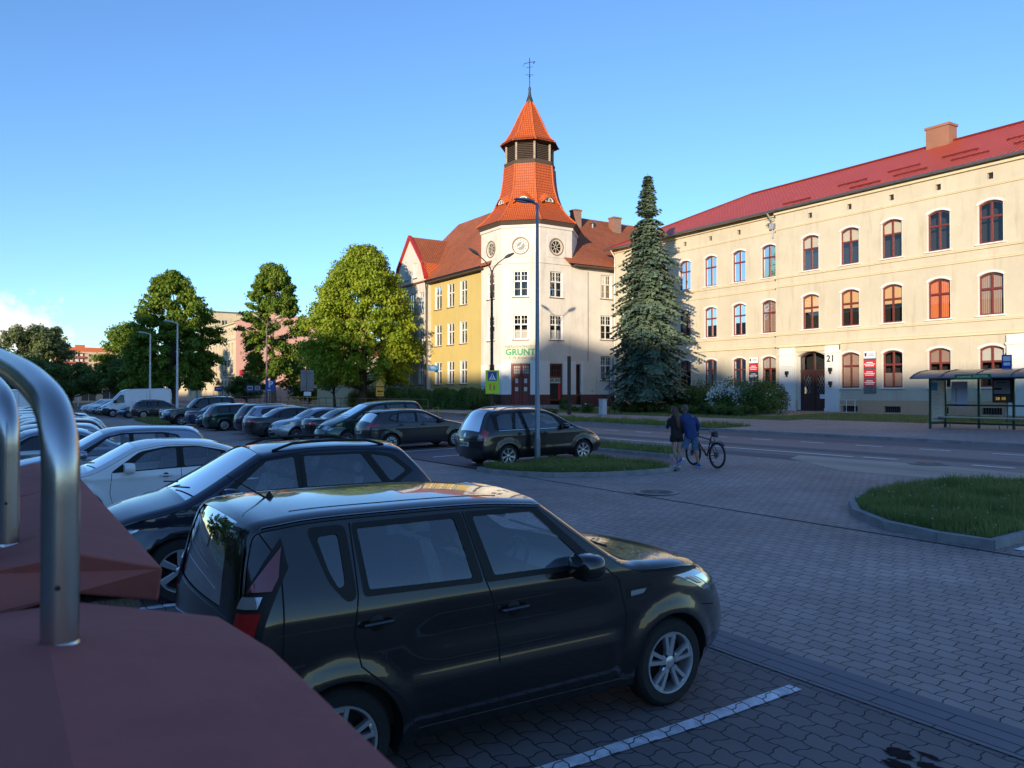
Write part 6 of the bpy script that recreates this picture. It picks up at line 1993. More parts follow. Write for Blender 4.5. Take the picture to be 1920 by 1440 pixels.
PROTO = {}
def build_car(kind, sp, colour, name, g=.09, near=False, extras=None):
 """one car: an Empty (at the tail centre on the ground) with its parts"""
 T = empty(name, (0, 0, 0))
 c = Car(sp, g); parts = {}
 c.build(parts)
 glass = {True: M_cglass, False: M_cfar}[near]
 for key in sorted(parts, key=str):
  mb = parts[key]; nm = key[0]
  if nm == 'body': c.normals(mb.build('body', colour, T, smooth=True, recalc=False, merge=.0008))
  elif nm.startswith('side_window_tint'): c.normals(mb.build('side_window', M_cglassd if near else M_cfar, T, smooth=True, recalc=False, merge=.0005))
  elif nm.startswith('side_window'): c.normals(mb.build('side_window', glass, T, smooth=True, recalc=False, merge=.0005))
  elif nm in ('windscreen', 'rear_window'): mb.build(nm, (M_cglassd if (nm == 'rear_window' and near) else glass), T, smooth=True, recalc=False, merge=.0005)
  elif nm == 'trim': c.normals(mb.build('window_trim', M_trim, T, smooth=True, recalc=False))
  elif nm == 'bumper_trim': mb.build('bumper_trim', M_plastic if not sp.get('painttrim') else colour, T, smooth=40, recalc=False, merge=.0008)
  elif nm == 'cladding': mb.build('cladding', M_plastic, T, smooth=True, recalc=False)
 L, W0, zb = c.L, c.W0, c.zb
 # underside, wheel wells
 mb = MB()
 xs = sorted(sp['wx'])
 R, Ra = sp['R'], c.arches[0][2]
 mb.box((xs[0]+Ra, -W0+.07, zb), (xs[1]-Ra, W0-.07, zb+.18))
 mb.box((.25, -W0+.34, zb+.02), (L-.25, W0-.34, zb+.30))
 mb.box((.12, -W0+.25, zb+.02), (xs[0]-Ra+.02, W0-.25, zb+.12)); mb.box((xs[1]+Ra-.02, -W0+.27, zb+.02), (L-.14, W0-.27, zb+.12))
 for x in xs:
  for sd in (1, -1):
   k = 14; a0 = -.35
   vs = []
   for j in range(k+1):
    a = a0+(math.pi-2*a0)*j/k
    px, pz = x+Ra*math.cos(a), R+Ra*math.sin(a)
    yw = float(c.W(px, max(pz, zb)))
    vs += [(px, sd*(yw-.002), pz), (px, sd*(W0-.36), pz)]
   mb.add(vs, [(2*j, 2*j+2, 2*j+3, 2*j+1) for j in range(k)])
   mb.add([(x+Ra*math.cos(a), sd*(W0-.36), R+Ra*math.sin(a)) for a in [a0+(math.pi-2*a0)*j/k for j in range(k+1)]], [tuple(range(k+1))])
 mb.build('underbody', M_liner, T, recalc=False)
 # wheels
 tw, rm = wheel_meshes(R, .205, sp.get('rim', 'ten'), sp.get('rimr', R*.68))
 for x in xs:
  for sd in (-1, 1):
   wo = link('wheel', tw, T)
   wo.location = (x, sd*(W0-.105-.012), R)
   if sd > 0: wo.rotation_euler = (0, 0, math.pi)
   link('rim', rm, wo)
 # door gaps, handles
 for sd in (1, -1):
  mb = MB()
  for pl in sp.get('gaps', []): c.ribbon(mb, pl, .009 if near else .014, .0012, sd)
  if mb.v: mb.build('door_gaps', M_liner, T, recalc=False)
 for (x, z) in sp.get('handles', []):
  for sd in (1, -1):
   y = float(c.W(x, z))
   mb = MB(); hw = .105
   mb.tube([(x-hw, sd*(y+.004), z), (x-hw*.8, sd*(y+.036), z+.004), (x+hw*.8, sd*(y+.036), z+.008), (x+hw, sd*(y+.004), z+.006)], [.010, .015, .015, .010], 8)
   if near: mb.lathe([(.001, 0), (.045, .0), (.05, .004)], 16, (x, sd*(y+.001) if sd > 0 else -(y+.004), z), 'y', 1)
   mb.build('door_handle', [colour if not sp.get('darkhandle') else M_trim, M_trim], T, smooth=40)
 # mirrors
 if sp.get('mirror'):
  x, z, sc = sp['mirror']
  for sd in (1, -1):
   y = float(c.W(x, z))
   me = MB()
   me.lathe([(.001, -.10), (.055, -.092), (.082, -.05), (.088, 0), (.086, .04), (.07, .07), (.001, .075)], 14, (0, 0, 0), 'x')
   v2 = []
   for (a, b, d) in me.v:
    a, b, d = [math.copysign(abs(q_/.09)**.62*.09, q_) for q_ in (a, b, d)]
    v2.append((x+.01+a*sc*.9, sd*(y+.125*sc+b*sc*1.35), z+.055*sc+d*sc*.95))
   me.v = [(p_[0], p_[1], p_[2]) for p_ in v2]
   me.tube([(x+.03, sd*(y-.03), z-.01), (x+.02, sd*(y+.08), z+.02)], [.035*sc, .028*sc], 8, m=1)
   me.build('wing_mirror', [sp.get('mirror_m') or colour, M_trim], T, smooth=50)
 # lamps, plates, badges
 for (nm, front, quads) in sp.get('lamps', []):
  for sg in (1, -1):
   mb = MB()
   for qi, (qd, mi) in enumerate(quads):
    q2 = [(p[0]*sg, p[1]) for p in qd]
    c.patch(mb, front, q2, .005+.004*qi, m=mi)
   mb.build(nm, [M_lampclear, M_lampred, M_trim, M_chrome, M_amber, M_lamppink], T, smooth=45)
 for (nm, front, qd, mm, off) in sp.get('patches', []):
  mb = MB(); c.patch(mb, front, qd, off, nu=10)
  mb.build(nm, mm, T, smooth=45)
 for (front, z) in sp.get('plates', []):
  mb = MB(); c.patch(mb, front, [(-.26, z-.056), (.26, z-.056), (.26, z+.056), (-.26, z+.056)], .016, nu=4, nz=1)
  # characters as small dark strokes, blurred beyond reading in the photograph
  pl = mb.build('number_plate', M_plate, T)
  mb = MB()
  rr = random.Random(hash(kind) % 1000)
  for k in range(7):
   u = -.19+k*.065+(.02 if k > 2 else 0)
   c.patch(mb, front, [(u, z-.034), (u+.038, z-.034), (u+.038, z+.034), (u, z+.034)], .019, 1, 1)
  mb.build('plate_characters', mat('plate_ink', (.03, .03, .035), .6), pl)
 # roof rails
 if sp.get('rails'):
  x0, x1, zo, mm = sp['rails']
  for sd in (1, -1):
   pts = []
   for j in range(13):
    t = j/12; x = x0+(x1-x0)*t
    i = int(np.argmin(np.abs(c.S[:, 0]-x)+(c.S[:, 1] < sp['H']*.8)*9))
    pts.append((x, sd*(c.YA[i]+.015), c.S[i, 1]+zo*min(1, 6*min(t, 1-t))+(.0)))
   mb = MB(); mb.tube(pts, .017, 8); mb.build('roof_rail', mm, T, smooth=True)
 if sp.get('spoiler'):
  x, z, dx = sp['spoiler']
  mb = MB(); wv = float(c.W(x, z))-.12
  mb.prism([(x+.12, z+.02), (x-dx, z-.01), (x-dx, z-.035), (x+.10, z-.04)], lambda a, b: (a, -wv, b), lambda a, b: (a, wv, b))
  mb.build('spoiler', colour, T, smooth=30)
 for (p0, p1, r) in sp.get('aerial', []):
  mb = MB(); mb.tube([p0, tuple((Vector(p0)+Vector(p1))*.5), p1], [r*1.0, r*.6, r*.35], 6)
  mb.lathe([(r*5, -.012), (r*4.2, .012), (r*1.2, .05), (.001, .06)], 12, p0); mb.build('aerial', M_trim, T, smooth=40)
 # cabin
 i0, i1 = sp.get('cab', (L*.15, L*.68))
 mb = MB(); zf = sp.get('cabz', .62)
 mb.box((i0, -W0+.12, zb+.1), (i1+.35, W0-.12, zf-.12))
 mb.build('cabin_floor', M_cabin, T)
 if near:
  hb = sp['H']
  for (x, ys) in ((i1-.75, (-.36, .36)), (i1-1.62, (-.42, 0, .42))):
   for y in ys:
    mb = MB()
    wv = .24
    mb.box((x-.25, y-wv, zf-.14), (x+.28, y+wv, zf+.02))
    # backrest leaning back
    vs = []
    for (xx, zz, w2, th) in ((x-.22, zf-.05, .24, .09), (x-.30, zf+.25, .25, .09), (x-.38, zf+.50, .20, .07)):
     vs += [(xx-th, y-w2, zz), (xx+th*.4, y-w2*.95, zz), (xx+th*.4, y+w2*.95, zz), (xx-th, y+w2, zz)]
    k0 = [(0, 1, 5, 4), (1, 2, 6, 5), (2, 3, 7, 6), (3, 0, 4, 7), (4, 5, 9, 8), (5, 6, 10, 9), (6, 7, 11, 10), (7, 4, 8, 11), (8, 9, 10, 11)]
    mb.add(vs, k0)
    mb.lathe([(.001, -.11), (.07, -.10), (.085, 0), (.07, .10), (.001, .11)], 10, (x-.42, y, zf+.62), 'y')
    mb.tube([(x-.41, y-.05, zf+.48), (x-.42, y-.05, zf+.6)], .008, 5)
    mb.build('seat', M_seat, T, smooth=50)
  mb = MB(); xd = i1+.12
  mb.prism([(xd-.18, zf-.1), (xd-.22, zf+.17), (xd-.05, zf+.26), (xd+.35, zf+.22), (xd+.35, zf-.1)], lambda a, b: (a, -W0+.16, b), lambda a, b: (a, W0-.16, b))
  mb.build('dashboard', M_dash, T, smooth=30)
  mb = MB(); sy = sp.get('wheel_y', .36)
  cc = Vector((xd-.36, sy, zf+.22)); n_ = Vector((-.9, 0, .42)).normalized(); uu = Vector((0, 1, 0)); vv = n_.cross(uu)
  mb.tube([tuple(cc+(uu*math.cos(a)+vv*math.sin(a))*.185) for a in [j*math.pi/12 for j in range(25)]], .014, 6, cap=False)
  for a in (0, math.pi, -math.pi/2): mb.tube([tuple(cc), tuple(cc+(uu*math.cos(a)+vv*math.sin(a))*.18)], .014, 5)
  mb.build('steering_wheel', M_trim, T, smooth=True)
  mb = MB(); mb.box((sp['inmir'][0]-.02, -.12, sp['inmir'][1]-.035), (sp['inmir'][0]+.015, .12, sp['inmir'][1]+.03)); mb.build('inside_mirror', M_trim, T)
  # wipers at the foot of the windscreen
  mb = MB(); i = c.marks[sp['ws'][1]] - 1
  for (y0, y1) in ((.05, .62), (-.62, -.1)):
   p = [tuple(c.top[i-k_, 7]*np.array([1, 0, 1])+np.array([.0, y_, .0])+np.array([c.N[i, 0], 0, c.N[i, 1]])*(.02)) for k_, y_ in ((0, y0), (2, y1))]
   mb.tube(p, .010, 5)
  mb.build('wiper', M_trim, T)
 if extras: extras(c, T, colour)
 return T, c

def place(T, x, y, face, label, cat='car', group=None, z=None):
 """face +1: nose towards +X (away from the camera side), -1: nose towards the camera side; y = centre"""
 L = T['L']
 gx0, gx1 = gz(x+.8), gz(x+L-.8)
 pitch = math.atan2(gx1-gx0, L-1.6)
 zc = gz(x+L/2)+.014 if z is None else z
 if face > 0:
  T.location = (x, y, zc-math.sin(pitch)*L/2); T.rotation_euler = (0, -pitch, 0)
 else:
  T.location = (x+L, y, zc+math.sin(pitch)*L/2); T.rotation_euler = (0, pitch, math.pi)
 tag(T, label, cat, group)
 return T
# ------------------------------------------------------------------ car types
def rp(*p, r=.03): return round_poly(p, r)
def cst(v): return lambda x: v + 0*np.asarray(x, float)
def molding(x0, x1, z, h=.015):
 return lambda x, Z: h*np.clip((z-Z)/.05, 0, 1)*np.clip((x-x0)/.1, 0, 1)*np.clip((x1-x)/.1, 0, 1)*np.clip((Z-.28)/.1, 0, 1)
def crease(z0, h=.010, w=.05, sl=0.0):
 return lambda x, Z: h*np.exp(-((Z-z0-sl*x)/w)**2)

SOUL = dict(L=4.10, W=1.785, H=1.615, r=.05, q=.075, R=.322, rimr=.222, rim='soul', wx=(.755, 3.305), arch=.375, flare=.026, sill=.235,
 sil=[(.30, .25), (.20, .33), (.15, .50), (.15, .68), (.155, .82), (.165, .98), (.185, 1.12), (.245, 1.44), (.30, 1.56), (.50, 1.605), (1.2, 1.622), (1.85, 1.612), (2.25, 1.578, 'k'),
   (2.90, 1.115), (3.08, 1.085), (3.50, 1.05), (3.78, .985), (3.96, .87), (4.06, .69), (4.10, .48), (4.07, .33), (3.98, .25)],
 roofmid=10, ws=(12, 13), rw=(6, 8), rwv=.8, belt=lambda x: 1.12-.01*x, tumble=.42, crown=.03, fcrown=.025, rc=(.24, .10), fc=(.78, .25), rear_top=1.5, front_top=.95,
 regions=[('trim', rp((.60, 1.545), (.84, 1.548), (.862, 1.14), (.80, 1.12), (.70, 1.24), r=.05)), ('trim', rp((.875, 1.55), (1.625, 1.552), (1.705, 1.12), (.90, 1.14))),
    ('trim', rp((1.645, 1.552), (2.20, 1.545), (2.62, 1.15), (2.60, 1.11), (1.725, 1.118), r=.02)),
    ('side_window_tint1', rp((.66, 1.49), (.79, 1.50), (.80, 1.22), (.76, 1.20), (.71, 1.30))), ('side_window2', rp((.91, 1.517), (1.565, 1.52), (1.635, 1.155), (.94, 1.175), r=.02)),
    ('side_window3', rp((1.70, 1.52), (2.16, 1.513), (2.51, 1.165), (2.49, 1.145), (1.79, 1.153), r=.02))],
 creases=[molding(1.12, 2.84, .645, .013), lambda x, Z: -.012*np.exp(-((Z-.85)/.12)**2)*np.clip((x-1.1)/.3, 0, 1)*np.clip((2.9-x)/.3, 0, 1)],
 gaps=[[(1.635, 1.555), (1.715, 1.145), (1.765, 1.0), (1.80, .72), (1.80, .30)], [(.868, 1.55), (.868, 1.16), (.835, .95), (.87, .76), (1.0, .64), (1.13, .52), (1.20, .36), (1.24, .325), (2.80, .305), (2.83, .36), (2.86, .75), (2.80, 1.0), (2.66, 1.12)],
    [(3.0, 1.03), (3.35, 1.0)], [(3.66, .70), (3.85, .66)], [(.35, 1.53), (.41, 1.43), (.44, 1.32), (.435, 1.1), (.42, .8), (.43, .5)]],
 handles=[(.97, .985), (1.92, .93)], mirror=(2.41, 1.10, 1.05), darkhandle=False, inmir=(2.32, 1.42), wheel_y=.36, cab=(.55, 2.95), cabz=.72,
 lamps=[('taillight', False, [([(.735, .92), (.945, .92), (.97, 1.36), (.84, 1.53)], 2), ([(.77, .96), (.905, .96), (.915, 1.14), (.78, 1.14)], 1), ([(.815, .99), (.86, .99), (.865, 1.11), (.82, 1.11)], 1), ([(.78, 1.165), (.885, 1.165), (.89, 1.225), (.785, 1.225)], 0), ([(.80, 1.25), (.925, 1.25), (.93, 1.32), (.865, 1.48)], 5)]),
     ('headlight', True, [([(.56, .80), (.98, .82), (1.16, 1.00), (.74, .99)], 0), ([(.66, .84), (.88, .85), (.96, .95), (.76, .94)], 3), ([(.96, .88), (1.02, .89), (1.08, .96), (1.01, .95)], 4)])],
 patches=[('grille', True, [(-.42, .70), (.42, .70), (.45, .82), (-.45, .82)], M_trim, .006), ('lower_grille', True, [(-.6, .36), (.6, .36), (.55, .52), (-.55, .52)], M_plastic, .006), ('badge', False, [(-.07, .87), (.07, .87), (.07, .93), (-.07, .93)], M_chrome, .01)],
 plates=[(True, .58), (False, .66)])

SUV = dict(L=4.40, W=1.82, H=1.66, r=.065, q=.10, R=.355, rimr=.235, rim='six', wx=(.85, 3.53), arch=.41, flare=.024, sill=.27,
 sil=[(.16, .32), (.04, .42), (0, .60), (.03, .80), (.14, .98), (.30, 1.10), (.64, 1.46), (.80, 1.60), (1.35, 1.655), (2.1, 1.65), (2.62, 1.59, 'k'), (3.46, 1.11), (3.62, 1.065), (4.0, .97), (4.24, .86), (4.36, .70), (4.40, .52), (4.36, .36), (4.24, .28)],
 roofmid=9, ws=(10, 11), rw=(5, 7), belt=lambda x: 1.09+0*x, tumble=.40, rc=(.55, .16), fc=(.8, .26), rear_top=1.05, front_top=.85,
 regions=[('trim', rp((.66, 1.30), (.98, 1.12), (3.14, 1.10), (3.10, 1.17), (2.62, 1.54), (2.2, 1.575), (1.2, 1.575), (.92, 1.52), r=.05)),
    ('side_window1', rp((2.20, 1.135), (3.0, 1.128), (2.92, 1.22), (2.55, 1.51), (2.22, 1.545))), ('side_window2', rp((2.09, 1.14), (1.10, 1.155), (1.36, 1.548), (2.10, 1.548))), ('side_window_tint3', rp((1.00, 1.18), (.76, 1.31), (.97, 1.49), (1.24, 1.54), r=.05))],
 creases=[crease(.93, .010, .05), molding(1.2, 3.1, .50, .012)],
 gaps=[[(2.15, 1.56), (2.15, 1.1), (2.14, .6), (2.12, .34)], [(1.30, 1.56), (1.05, 1.14), (1.07, .9), (1.22, .74), (1.30, .40), (1.34, .36), (3.02, .34), (3.10, .7), (3.06, 1.0), (3.14, 1.10)], [(3.62, 1.0), (3.95, .93)]],
 handles=[(1.32, 1.0), (2.32, .98)], mirror=(3.02, 1.10, 1.05), inmir=(2.8, 1.44), wheel_y=-.36, cab=(.7, 3.35), cabz=.74, rails=(1.0, 2.45, .055, M_trim),
 lamps=[('taillight', False, [([(.60, .92), (.86, .92), (.88, 1.14), (.66, 1.16)], 1)]), ('headlight', True, [([(.46, .74), (.86, .76), (1.04, .92), (.56, .88)], 0), ([(.56, .77), (.70, .78), (.72, .86), (.58, .85)], 3)])],
 patches=[('grille', True, [(-.40, .64), (.40, .64), (.42, .78), (-.42, .78)], M_trim, .006), ('lower_grille', True, [(-.6, .36), (.6, .36), (.55, .50), (-.55, .50)], M_plastic, .006)],
 plates=[(True, .55), (False, .78)])

def sedan_sp(L=4.55, H=1.43, W=1.77, rim='ten', coupe=False, **kw):
 f = L/4.55
 X = lambda x: x*f
 if coupe:
  sil = [(X(.16), .27), (X(.04), .37), (0, .58), (X(.03), .82), (X(.10), .97), (X(.26), 1.03), (X(.52), 1.065), (X(.80), 1.125), (X(1.50), H-.06), (X(2.0), H), (X(2.45), H-.005), (X(2.84), H-.075, 'k'), (X(3.56), .985), (X(3.8), .945), (X(4.2), .83), (X(4.43), .69), (X(4.53), .52), (X(4.52), .34), (X(4.40), .25)]
  reg = [('trim', rp((X(.98), 1.035), (X(3.24), .945), (X(3.18), 1.0), (X(2.78), H-.15), (X(2.35), H-.075), (X(1.85), H-.075), (X(1.35), H-.18), r=.08)),
      ('side_window1', rp((X(2.19), 1.01), (X(3.02), .975), (X(2.68), H-.18), (X(2.4), H-.11), (X(2.19), H-.10), r=.04)), ('side_window2', rp((X(2.07), 1.015), (X(1.40), 1.04), (X(1.44), H-.19), (X(1.78), H-.105), (X(2.08), H-.10), r=.04)), ('side_window_tint3', rp((X(1.34), 1.045), (X(1.10), 1.055), (X(1.37), H-.215), r=.02))]
  belt = lambda x: .96+0*x
 else:
  sil = [(.14, .27), (.03, .37), (0, .60), (.02, .84), (.09, .98), (.28, 1.03), (X(.80), 1.05), (X(1.45), H-.09), (X(1.75), H-.02), (X(2.2), H), (X(2.55), H-.03), (X(2.78), H-.09, 'k'), (X(3.42), 1.02), (X(3.65), .97), (X(4.15), .87), (L-.14, .75), (L-.02, .58), (L, .45), (L-.05, .33), (L-.14, .25)]
  reg = [('trim', rp((X(.98), 1.01), (X(3.22), .965), (X(3.16), 1.02), (X(2.70), H-.15), (X(2.4), H-.09), (X(1.75), H-.10), (X(1.45), H-.18), r=.05)),
      ('side_window1', rp((X(2.18), 1.0), (X(3.02), .985), (X(2.64), H-.17), (X(2.38), H-.12), (X(2.18), H-.115))), ('side_window2', rp((X(2.08), 1.0), (X(1.32), 1.02), (X(1.46), H-.17), (X(1.72), H-.12), (X(2.08), H-.115))), ('side_window3', rp((X(1.27), 1.025), (X(1.09), 1.03), (X(1.38), H-.20), r=.02))]
  belt = lambda x: .97+0*x
 d = dict(L=L, W=W, H=H, r=.06, q=.10, R=.315, rimr=.212, rim=rim, wx=(X(.98), X(3.68)), arch=.362, sill=.225, sil=sil, roofmid=9, ws=(11, 12), rw=((7, 8) if coupe else (6, 7)), belt=belt, tumble=.48,
  rc=(.7, .22), fc=(.85, .27), rear_top=1.0, front_top=.75, regions=reg, creases=[crease(.82, .010, .04, .01), molding(1.4, 3.2, .42, .010)],
  gaps=[[(X(2.13), H-.1), (X(2.13), .98), (X(2.12), .5), (X(2.10), .29)], [(X(1.30), 1.02), (X(1.22), .85), (X(1.35), .6), (X(1.45), .31), (X(3.18), .29), (X(3.25), .6), (X(3.22), .95)]],
  handles=[(X(1.42), .90), (X(2.38), .87)], mirror=(X(3.0), .965, .95), inmir=(X(2.62), H-.18), wheel_y=-.36, cab=(X(.95), X(3.3)), cabz=.60,
  lamps=[('taillight', False, [([(.50, .78), (.90, .78), (.92, .93), (.52, .94)], 1), ([(.56, .83), (.70, .83), (.70, .87), (.56, .87)], 0)]), ('headlight', True, [([(.42, .60), (.84, .62), (1.00, .73), (.46, .70)], 0), ([(.50, .62), (.64, .63), (.66, .69), (.52, .68)], 3)])],
  patches=[('grille', True, [(-.30, .56), (.30, .56), (.32, .68), (-.32, .68)], M_trim, .006), ('lower_grille', True, [(-.5, .32), (.5, .32), (.45, .43), (-.45, .43)], M_plastic, .006)],
  plates=[(True, .48), (False, .72)])
 d.update(kw); return d

def hatch_sp(L=4.25, H=1.49, W=1.78, rim='ten', wagon=False, **kw):
 f = L/4.25; X = lambda x: x*f
 if wagon:
  sil = [(.14, .27), (.03, .37), (0, .58), (.02, .80), (.07, .96), (.14, 1.03), (.42, H-.12), (.58, H-.03), (X(1.1), H), (X(1.8), H), (X(2.25), H-.04), (X(2.42), H-.10, 'k'), (X(3.10), 1.03), (X(3.3), .985), (X(3.8), .87), (L-.14, .76), (L-.02, .58), (L, .45), (L-.05, .33), (L-.14, .25)]
  reg = [('trim', rp((.52, H-.28), (.62, 1.05), (X(2.95), .985), (X(2.90), 1.04), (X(2.38), H-.15), (X(2.1), H-.085), (X(1.0), H-.085), (.66, H-.12), r=.04)),
      ('side_window1', rp((X(1.90), 1.025), (X(2.76), 1.01), (X(2.34), H-.18), (X(2.08), H-.12), (X(1.92), H-.115))), ('side_window2', rp((X(1.80), 1.03), (X(1.12), 1.05), (X(1.14), H-.115), (X(1.82), H-.115))), ('side_window_tint3', rp((X(1.05), 1.055), (.62, 1.09), (.60, H-.25), (.72, H-.13), (X(1.07), H-.115)))]
 else:
  sil = [(.14, .27), (.03, .37), (0, .58), (.02, .80), (.09, .98), (.16, 1.04), (.46, H-.13), (.62, H-.04), (X(1.1), H), (X(1.75), H), (X(2.15), H-.045), (X(2.35), H-.11, 'k'), (X(3.08), 1.04), (X(3.3), .99), (X(3.8), .87), (L-.13, .75), (L-.02, .58), (L, .45), (L-.05, .33), (L-.14, .25)]
  reg = [('trim', rp((.72, 1.17), (.95, 1.06), (X(2.92), .99), (X(2.86), 1.05), (X(2.30), H-.16), (X(2.0), H-.09), (X(1.2), H-.09), (.92, H-.15), r=.05)),
      ('side_window1', rp((X(1.86), 1.03), (X(2.72), 1.015), (X(2.27), H-.19), (X(2.0), H-.125), (X(1.88), H-.12))), ('side_window2', rp((X(1.77), 1.035), (X(1.10), 1.07), (X(1.18), H-.125), (X(1.79), H-.12))), ('side_window_tint3', rp((X(1.03), 1.075), (.80, 1.18), (.96, H-.17), (X(1.10), H-.13)))]
 d = dict(L=L, W=W, H=H, r=.06, q=.10, R=.315, rimr=.212, rim=rim, wx=(X(.80), X(3.42)), arch=.362, sill=.225, sil=sil, roofmid=9, ws=(11, 12), rw=(5, 6), belt=lambda x: .98+0*x, tumble=.42,
  rc=(.55, .16), fc=(.85, .27), rear_top=1.0, front_top=.75, regions=reg, creases=[crease(.84, .010, .04, .005), molding(1.2, 3.0, .44, .010)],
  gaps=[[(X(1.83), H-.1), (X(1.84), 1.0), (X(1.83), .5), (X(1.82), .29)], [(X(1.10), H-.1), (X(1.06), 1.04), (X(1.02), .85), (X(1.15), .62), (X(1.25), .31), (X(2.95), .29), (X(3.02), .6), (X(2.98), .95)]],
  handles=[(X(1.18), .93), (X(2.06), .91)], mirror=(X(2.75), .99, .98), inmir=(X(2.2), H-.2), wheel_y=-.36, cab=(X(.75), X(2.95)), cabz=.62,
  lamps=[('taillight', False, [([(.56, .86), (.84, .84), (.86, 1.06), (.64, 1.10)], 1), ([(.62, .90), (.72, .90), (.73, .95), (.63, .95)], 0)]), ('headlight', True, [([(.42, .62), (.84, .64), (1.04, .76), (.46, .72)], 0), ([(.52, .65), (.66, .66), (.68, .71), (.54, .70)], 3)])],
  patches=[('grille', True, [(-.34, .58), (.34, .58), (.36, .69), (-.36, .69)], M_trim, .006), ('lower_grille', True, [(-.5, .32), (.5, .32), (.45, .44), (-.45, .44)], M_plastic, .006)],
  plates=[(True, .49), (False, .70)])
 d.update(kw); return d

ZAF = dict(L=4.47, W=1.80, H=1.635, r=.06, q=.10, R=.318, rimr=.222, rim='seven2', wx=(.86, 3.56), arch=.37, flare=.022, sill=.24,
 sil=[(.14, .28), (.03, .38), (0, .58), (.02, .78), (.05, .92), (.10, 1.02), (.34, 1.46), (.46, 1.58), (.9, 1.63), (1.7, 1.635), (2.3, 1.58), (2.55, 1.50, 'k'), (3.40, 1.06), (3.6, 1.0), (4.05, .86), (4.30, .74), (4.43, .60), (4.47, .46), (4.43, .33), (4.32, .26)],
 roofmid=9, ws=(11, 12), rw=(5, 7), belt=lambda x: 1.03+0*x, tumble=.36, rc=(.5, .15), fc=(.9, .28), rear_top=1.5, front_top=.75,
 regions=[('trim', rp((.42, 1.50), (.44, 1.06), (3.30, 1.02), (3.24, 1.06), (2.52, 1.45), (2.2, 1.53), (1.0, 1.555), r=.05)),
    ('side_window1', rp((1.98, 1.06), (2.78, 1.05), (2.50, 1.38), (2.28, 1.475), (2.00, 1.51))), ('side_window4', rp((2.86, 1.055), (3.12, 1.05), (2.88, 1.19), r=.02)), ('side_window2', rp((1.88, 1.065), (1.12, 1.075), (1.22, 1.525), (1.90, 1.515))), ('side_window_tint3', rp((1.02, 1.08), (.56, 1.09), (.58, 1.44), (.72, 1.51), (1.12, 1.525)))],
 creases=[crease(.88, .008, .05), molding(1.3, 3.2, .52, .012)],
 gaps=[[(1.94, 1.53), (1.93, 1.05), (1.92, .5), (1.90, .29)], [(1.06, 1.54), (1.07, 1.06), (1.03, .86), (1.18, .66), (1.30, .31), (3.05, .29), (3.10, .6), (3.08, .98)], [(.30, .66), (.50, .62), (.50, .40)]],
 handles=[(1.24, .93), (2.14, .91)], mirror=(2.80, 1.03, 1.0), inmir=(2.6, 1.36), cab=(.5, 3.2), cabz=.62, rails=(.75, 2.2, .045, M_chrome),
 lamps=[('taillight', False, [([(.60, .78), (.88, .78), (.92, 1.04), (.74, 1.12)], 1), ([(.60, .79), (.80, .79), (.78, .92), (.64, .95)], 0)]), ('headlight', True, [([(.44, .60), (.84, .62), (1.08, .78), (.50, .72)], 0), ([(.54, .63), (.68, .64), (.70, .70), (.56, .69)], 3)])],
 patches=[('chrome_strip', False, [(-.64, .765), (.64, .765), (.64, .785), (-.64, .785)], M_chrome, .010), ('badge', False, [(-.05, .86), (.05, .86), (.05, .95), (-.05, .95)], M_chrome, .01), ('grille', True, [(-.34, .58), (.34, .58), (.36, .69), (-.36, .69)], M_trim, .006)],
 plates=[(True, .47), (False, .67)])
def chrome_line(c, T, colour):
 for sd in (1, -1):
  mb = MB(); c.ribbon(mb, [(.56, 1.058), (3.2, 1.035)], .014, .003, sd); mb.build('chrome_strip', M_chrome, T, recalc=False)

MPV = dict(ZAF); MPV.update(L=4.63, W=1.81, H=1.73, rails=None, rim='ten', wx=(.88, 3.72),
 sil=[(.14, .28), (.03, .38), (0, .60), (.02, .82), (.05, .96), (.10, 1.06), (.36, 1.52), (.50, 1.66), (.95, 1.72), (1.8, 1.73), (2.5, 1.665), (2.72, 1.60, 'k'), (3.72, 1.12), (3.88, 1.06), (4.22, .92), (4.48, .76), (4.60, .60), (4.63, .46), (4.58, .33), (4.46, .26)],
 belt=lambda x: 1.08+0*x,
 regions=[('trim', rp((.44, 1.58), (.46, 1.11), (3.60, 1.075), (3.52, 1.12), (2.72, 1.53), (2.3, 1.63), (1.0, 1.645), r=.05)),
    ('side_window1', rp((2.05, 1.115), (2.95, 1.10), (2.72, 1.44), (2.40, 1.565), (2.06, 1.60))), ('side_window4', rp((3.03, 1.105), (3.36, 1.10), (3.06, 1.29), r=.02)), ('side_window2', rp((1.95, 1.12), (1.15, 1.13), (1.18, 1.61), (1.96, 1.605))), ('side_window_tint3', rp((1.05, 1.13), (.58, 1.14), (.60, 1.52), (.74, 1.595), (1.09, 1.61)))],
 mirror=(2.98, 1.08, 1.05), handles=[(1.28, .98), (2.2, .96)],
 lamps=[('taillight', False, [([(.60, .88), (.86, .88), (.88, 1.12), (.70, 1.14)], 1)]), ('headlight', True, [([(.34, .68), (.80, .70), (.98, .84), (.40, .82)], 0), ([(.44, .70), (.60, .71), (.62, .79), (.46, .78)], 3)])],
 patches=[('grille', True, [(-.26, .66), (.26, .66), (.28, .80), (-.28, .80)], M_trim, .006), ('lower_grille', True, [(-.5, .34), (.5, .34), (.45, .46), (-.45, .46)], M_plastic, .006), ('badge', True, [(-.05, .69), (.05, .69), (.05, .78), (-.05, .78)], M_chrome, .013)])

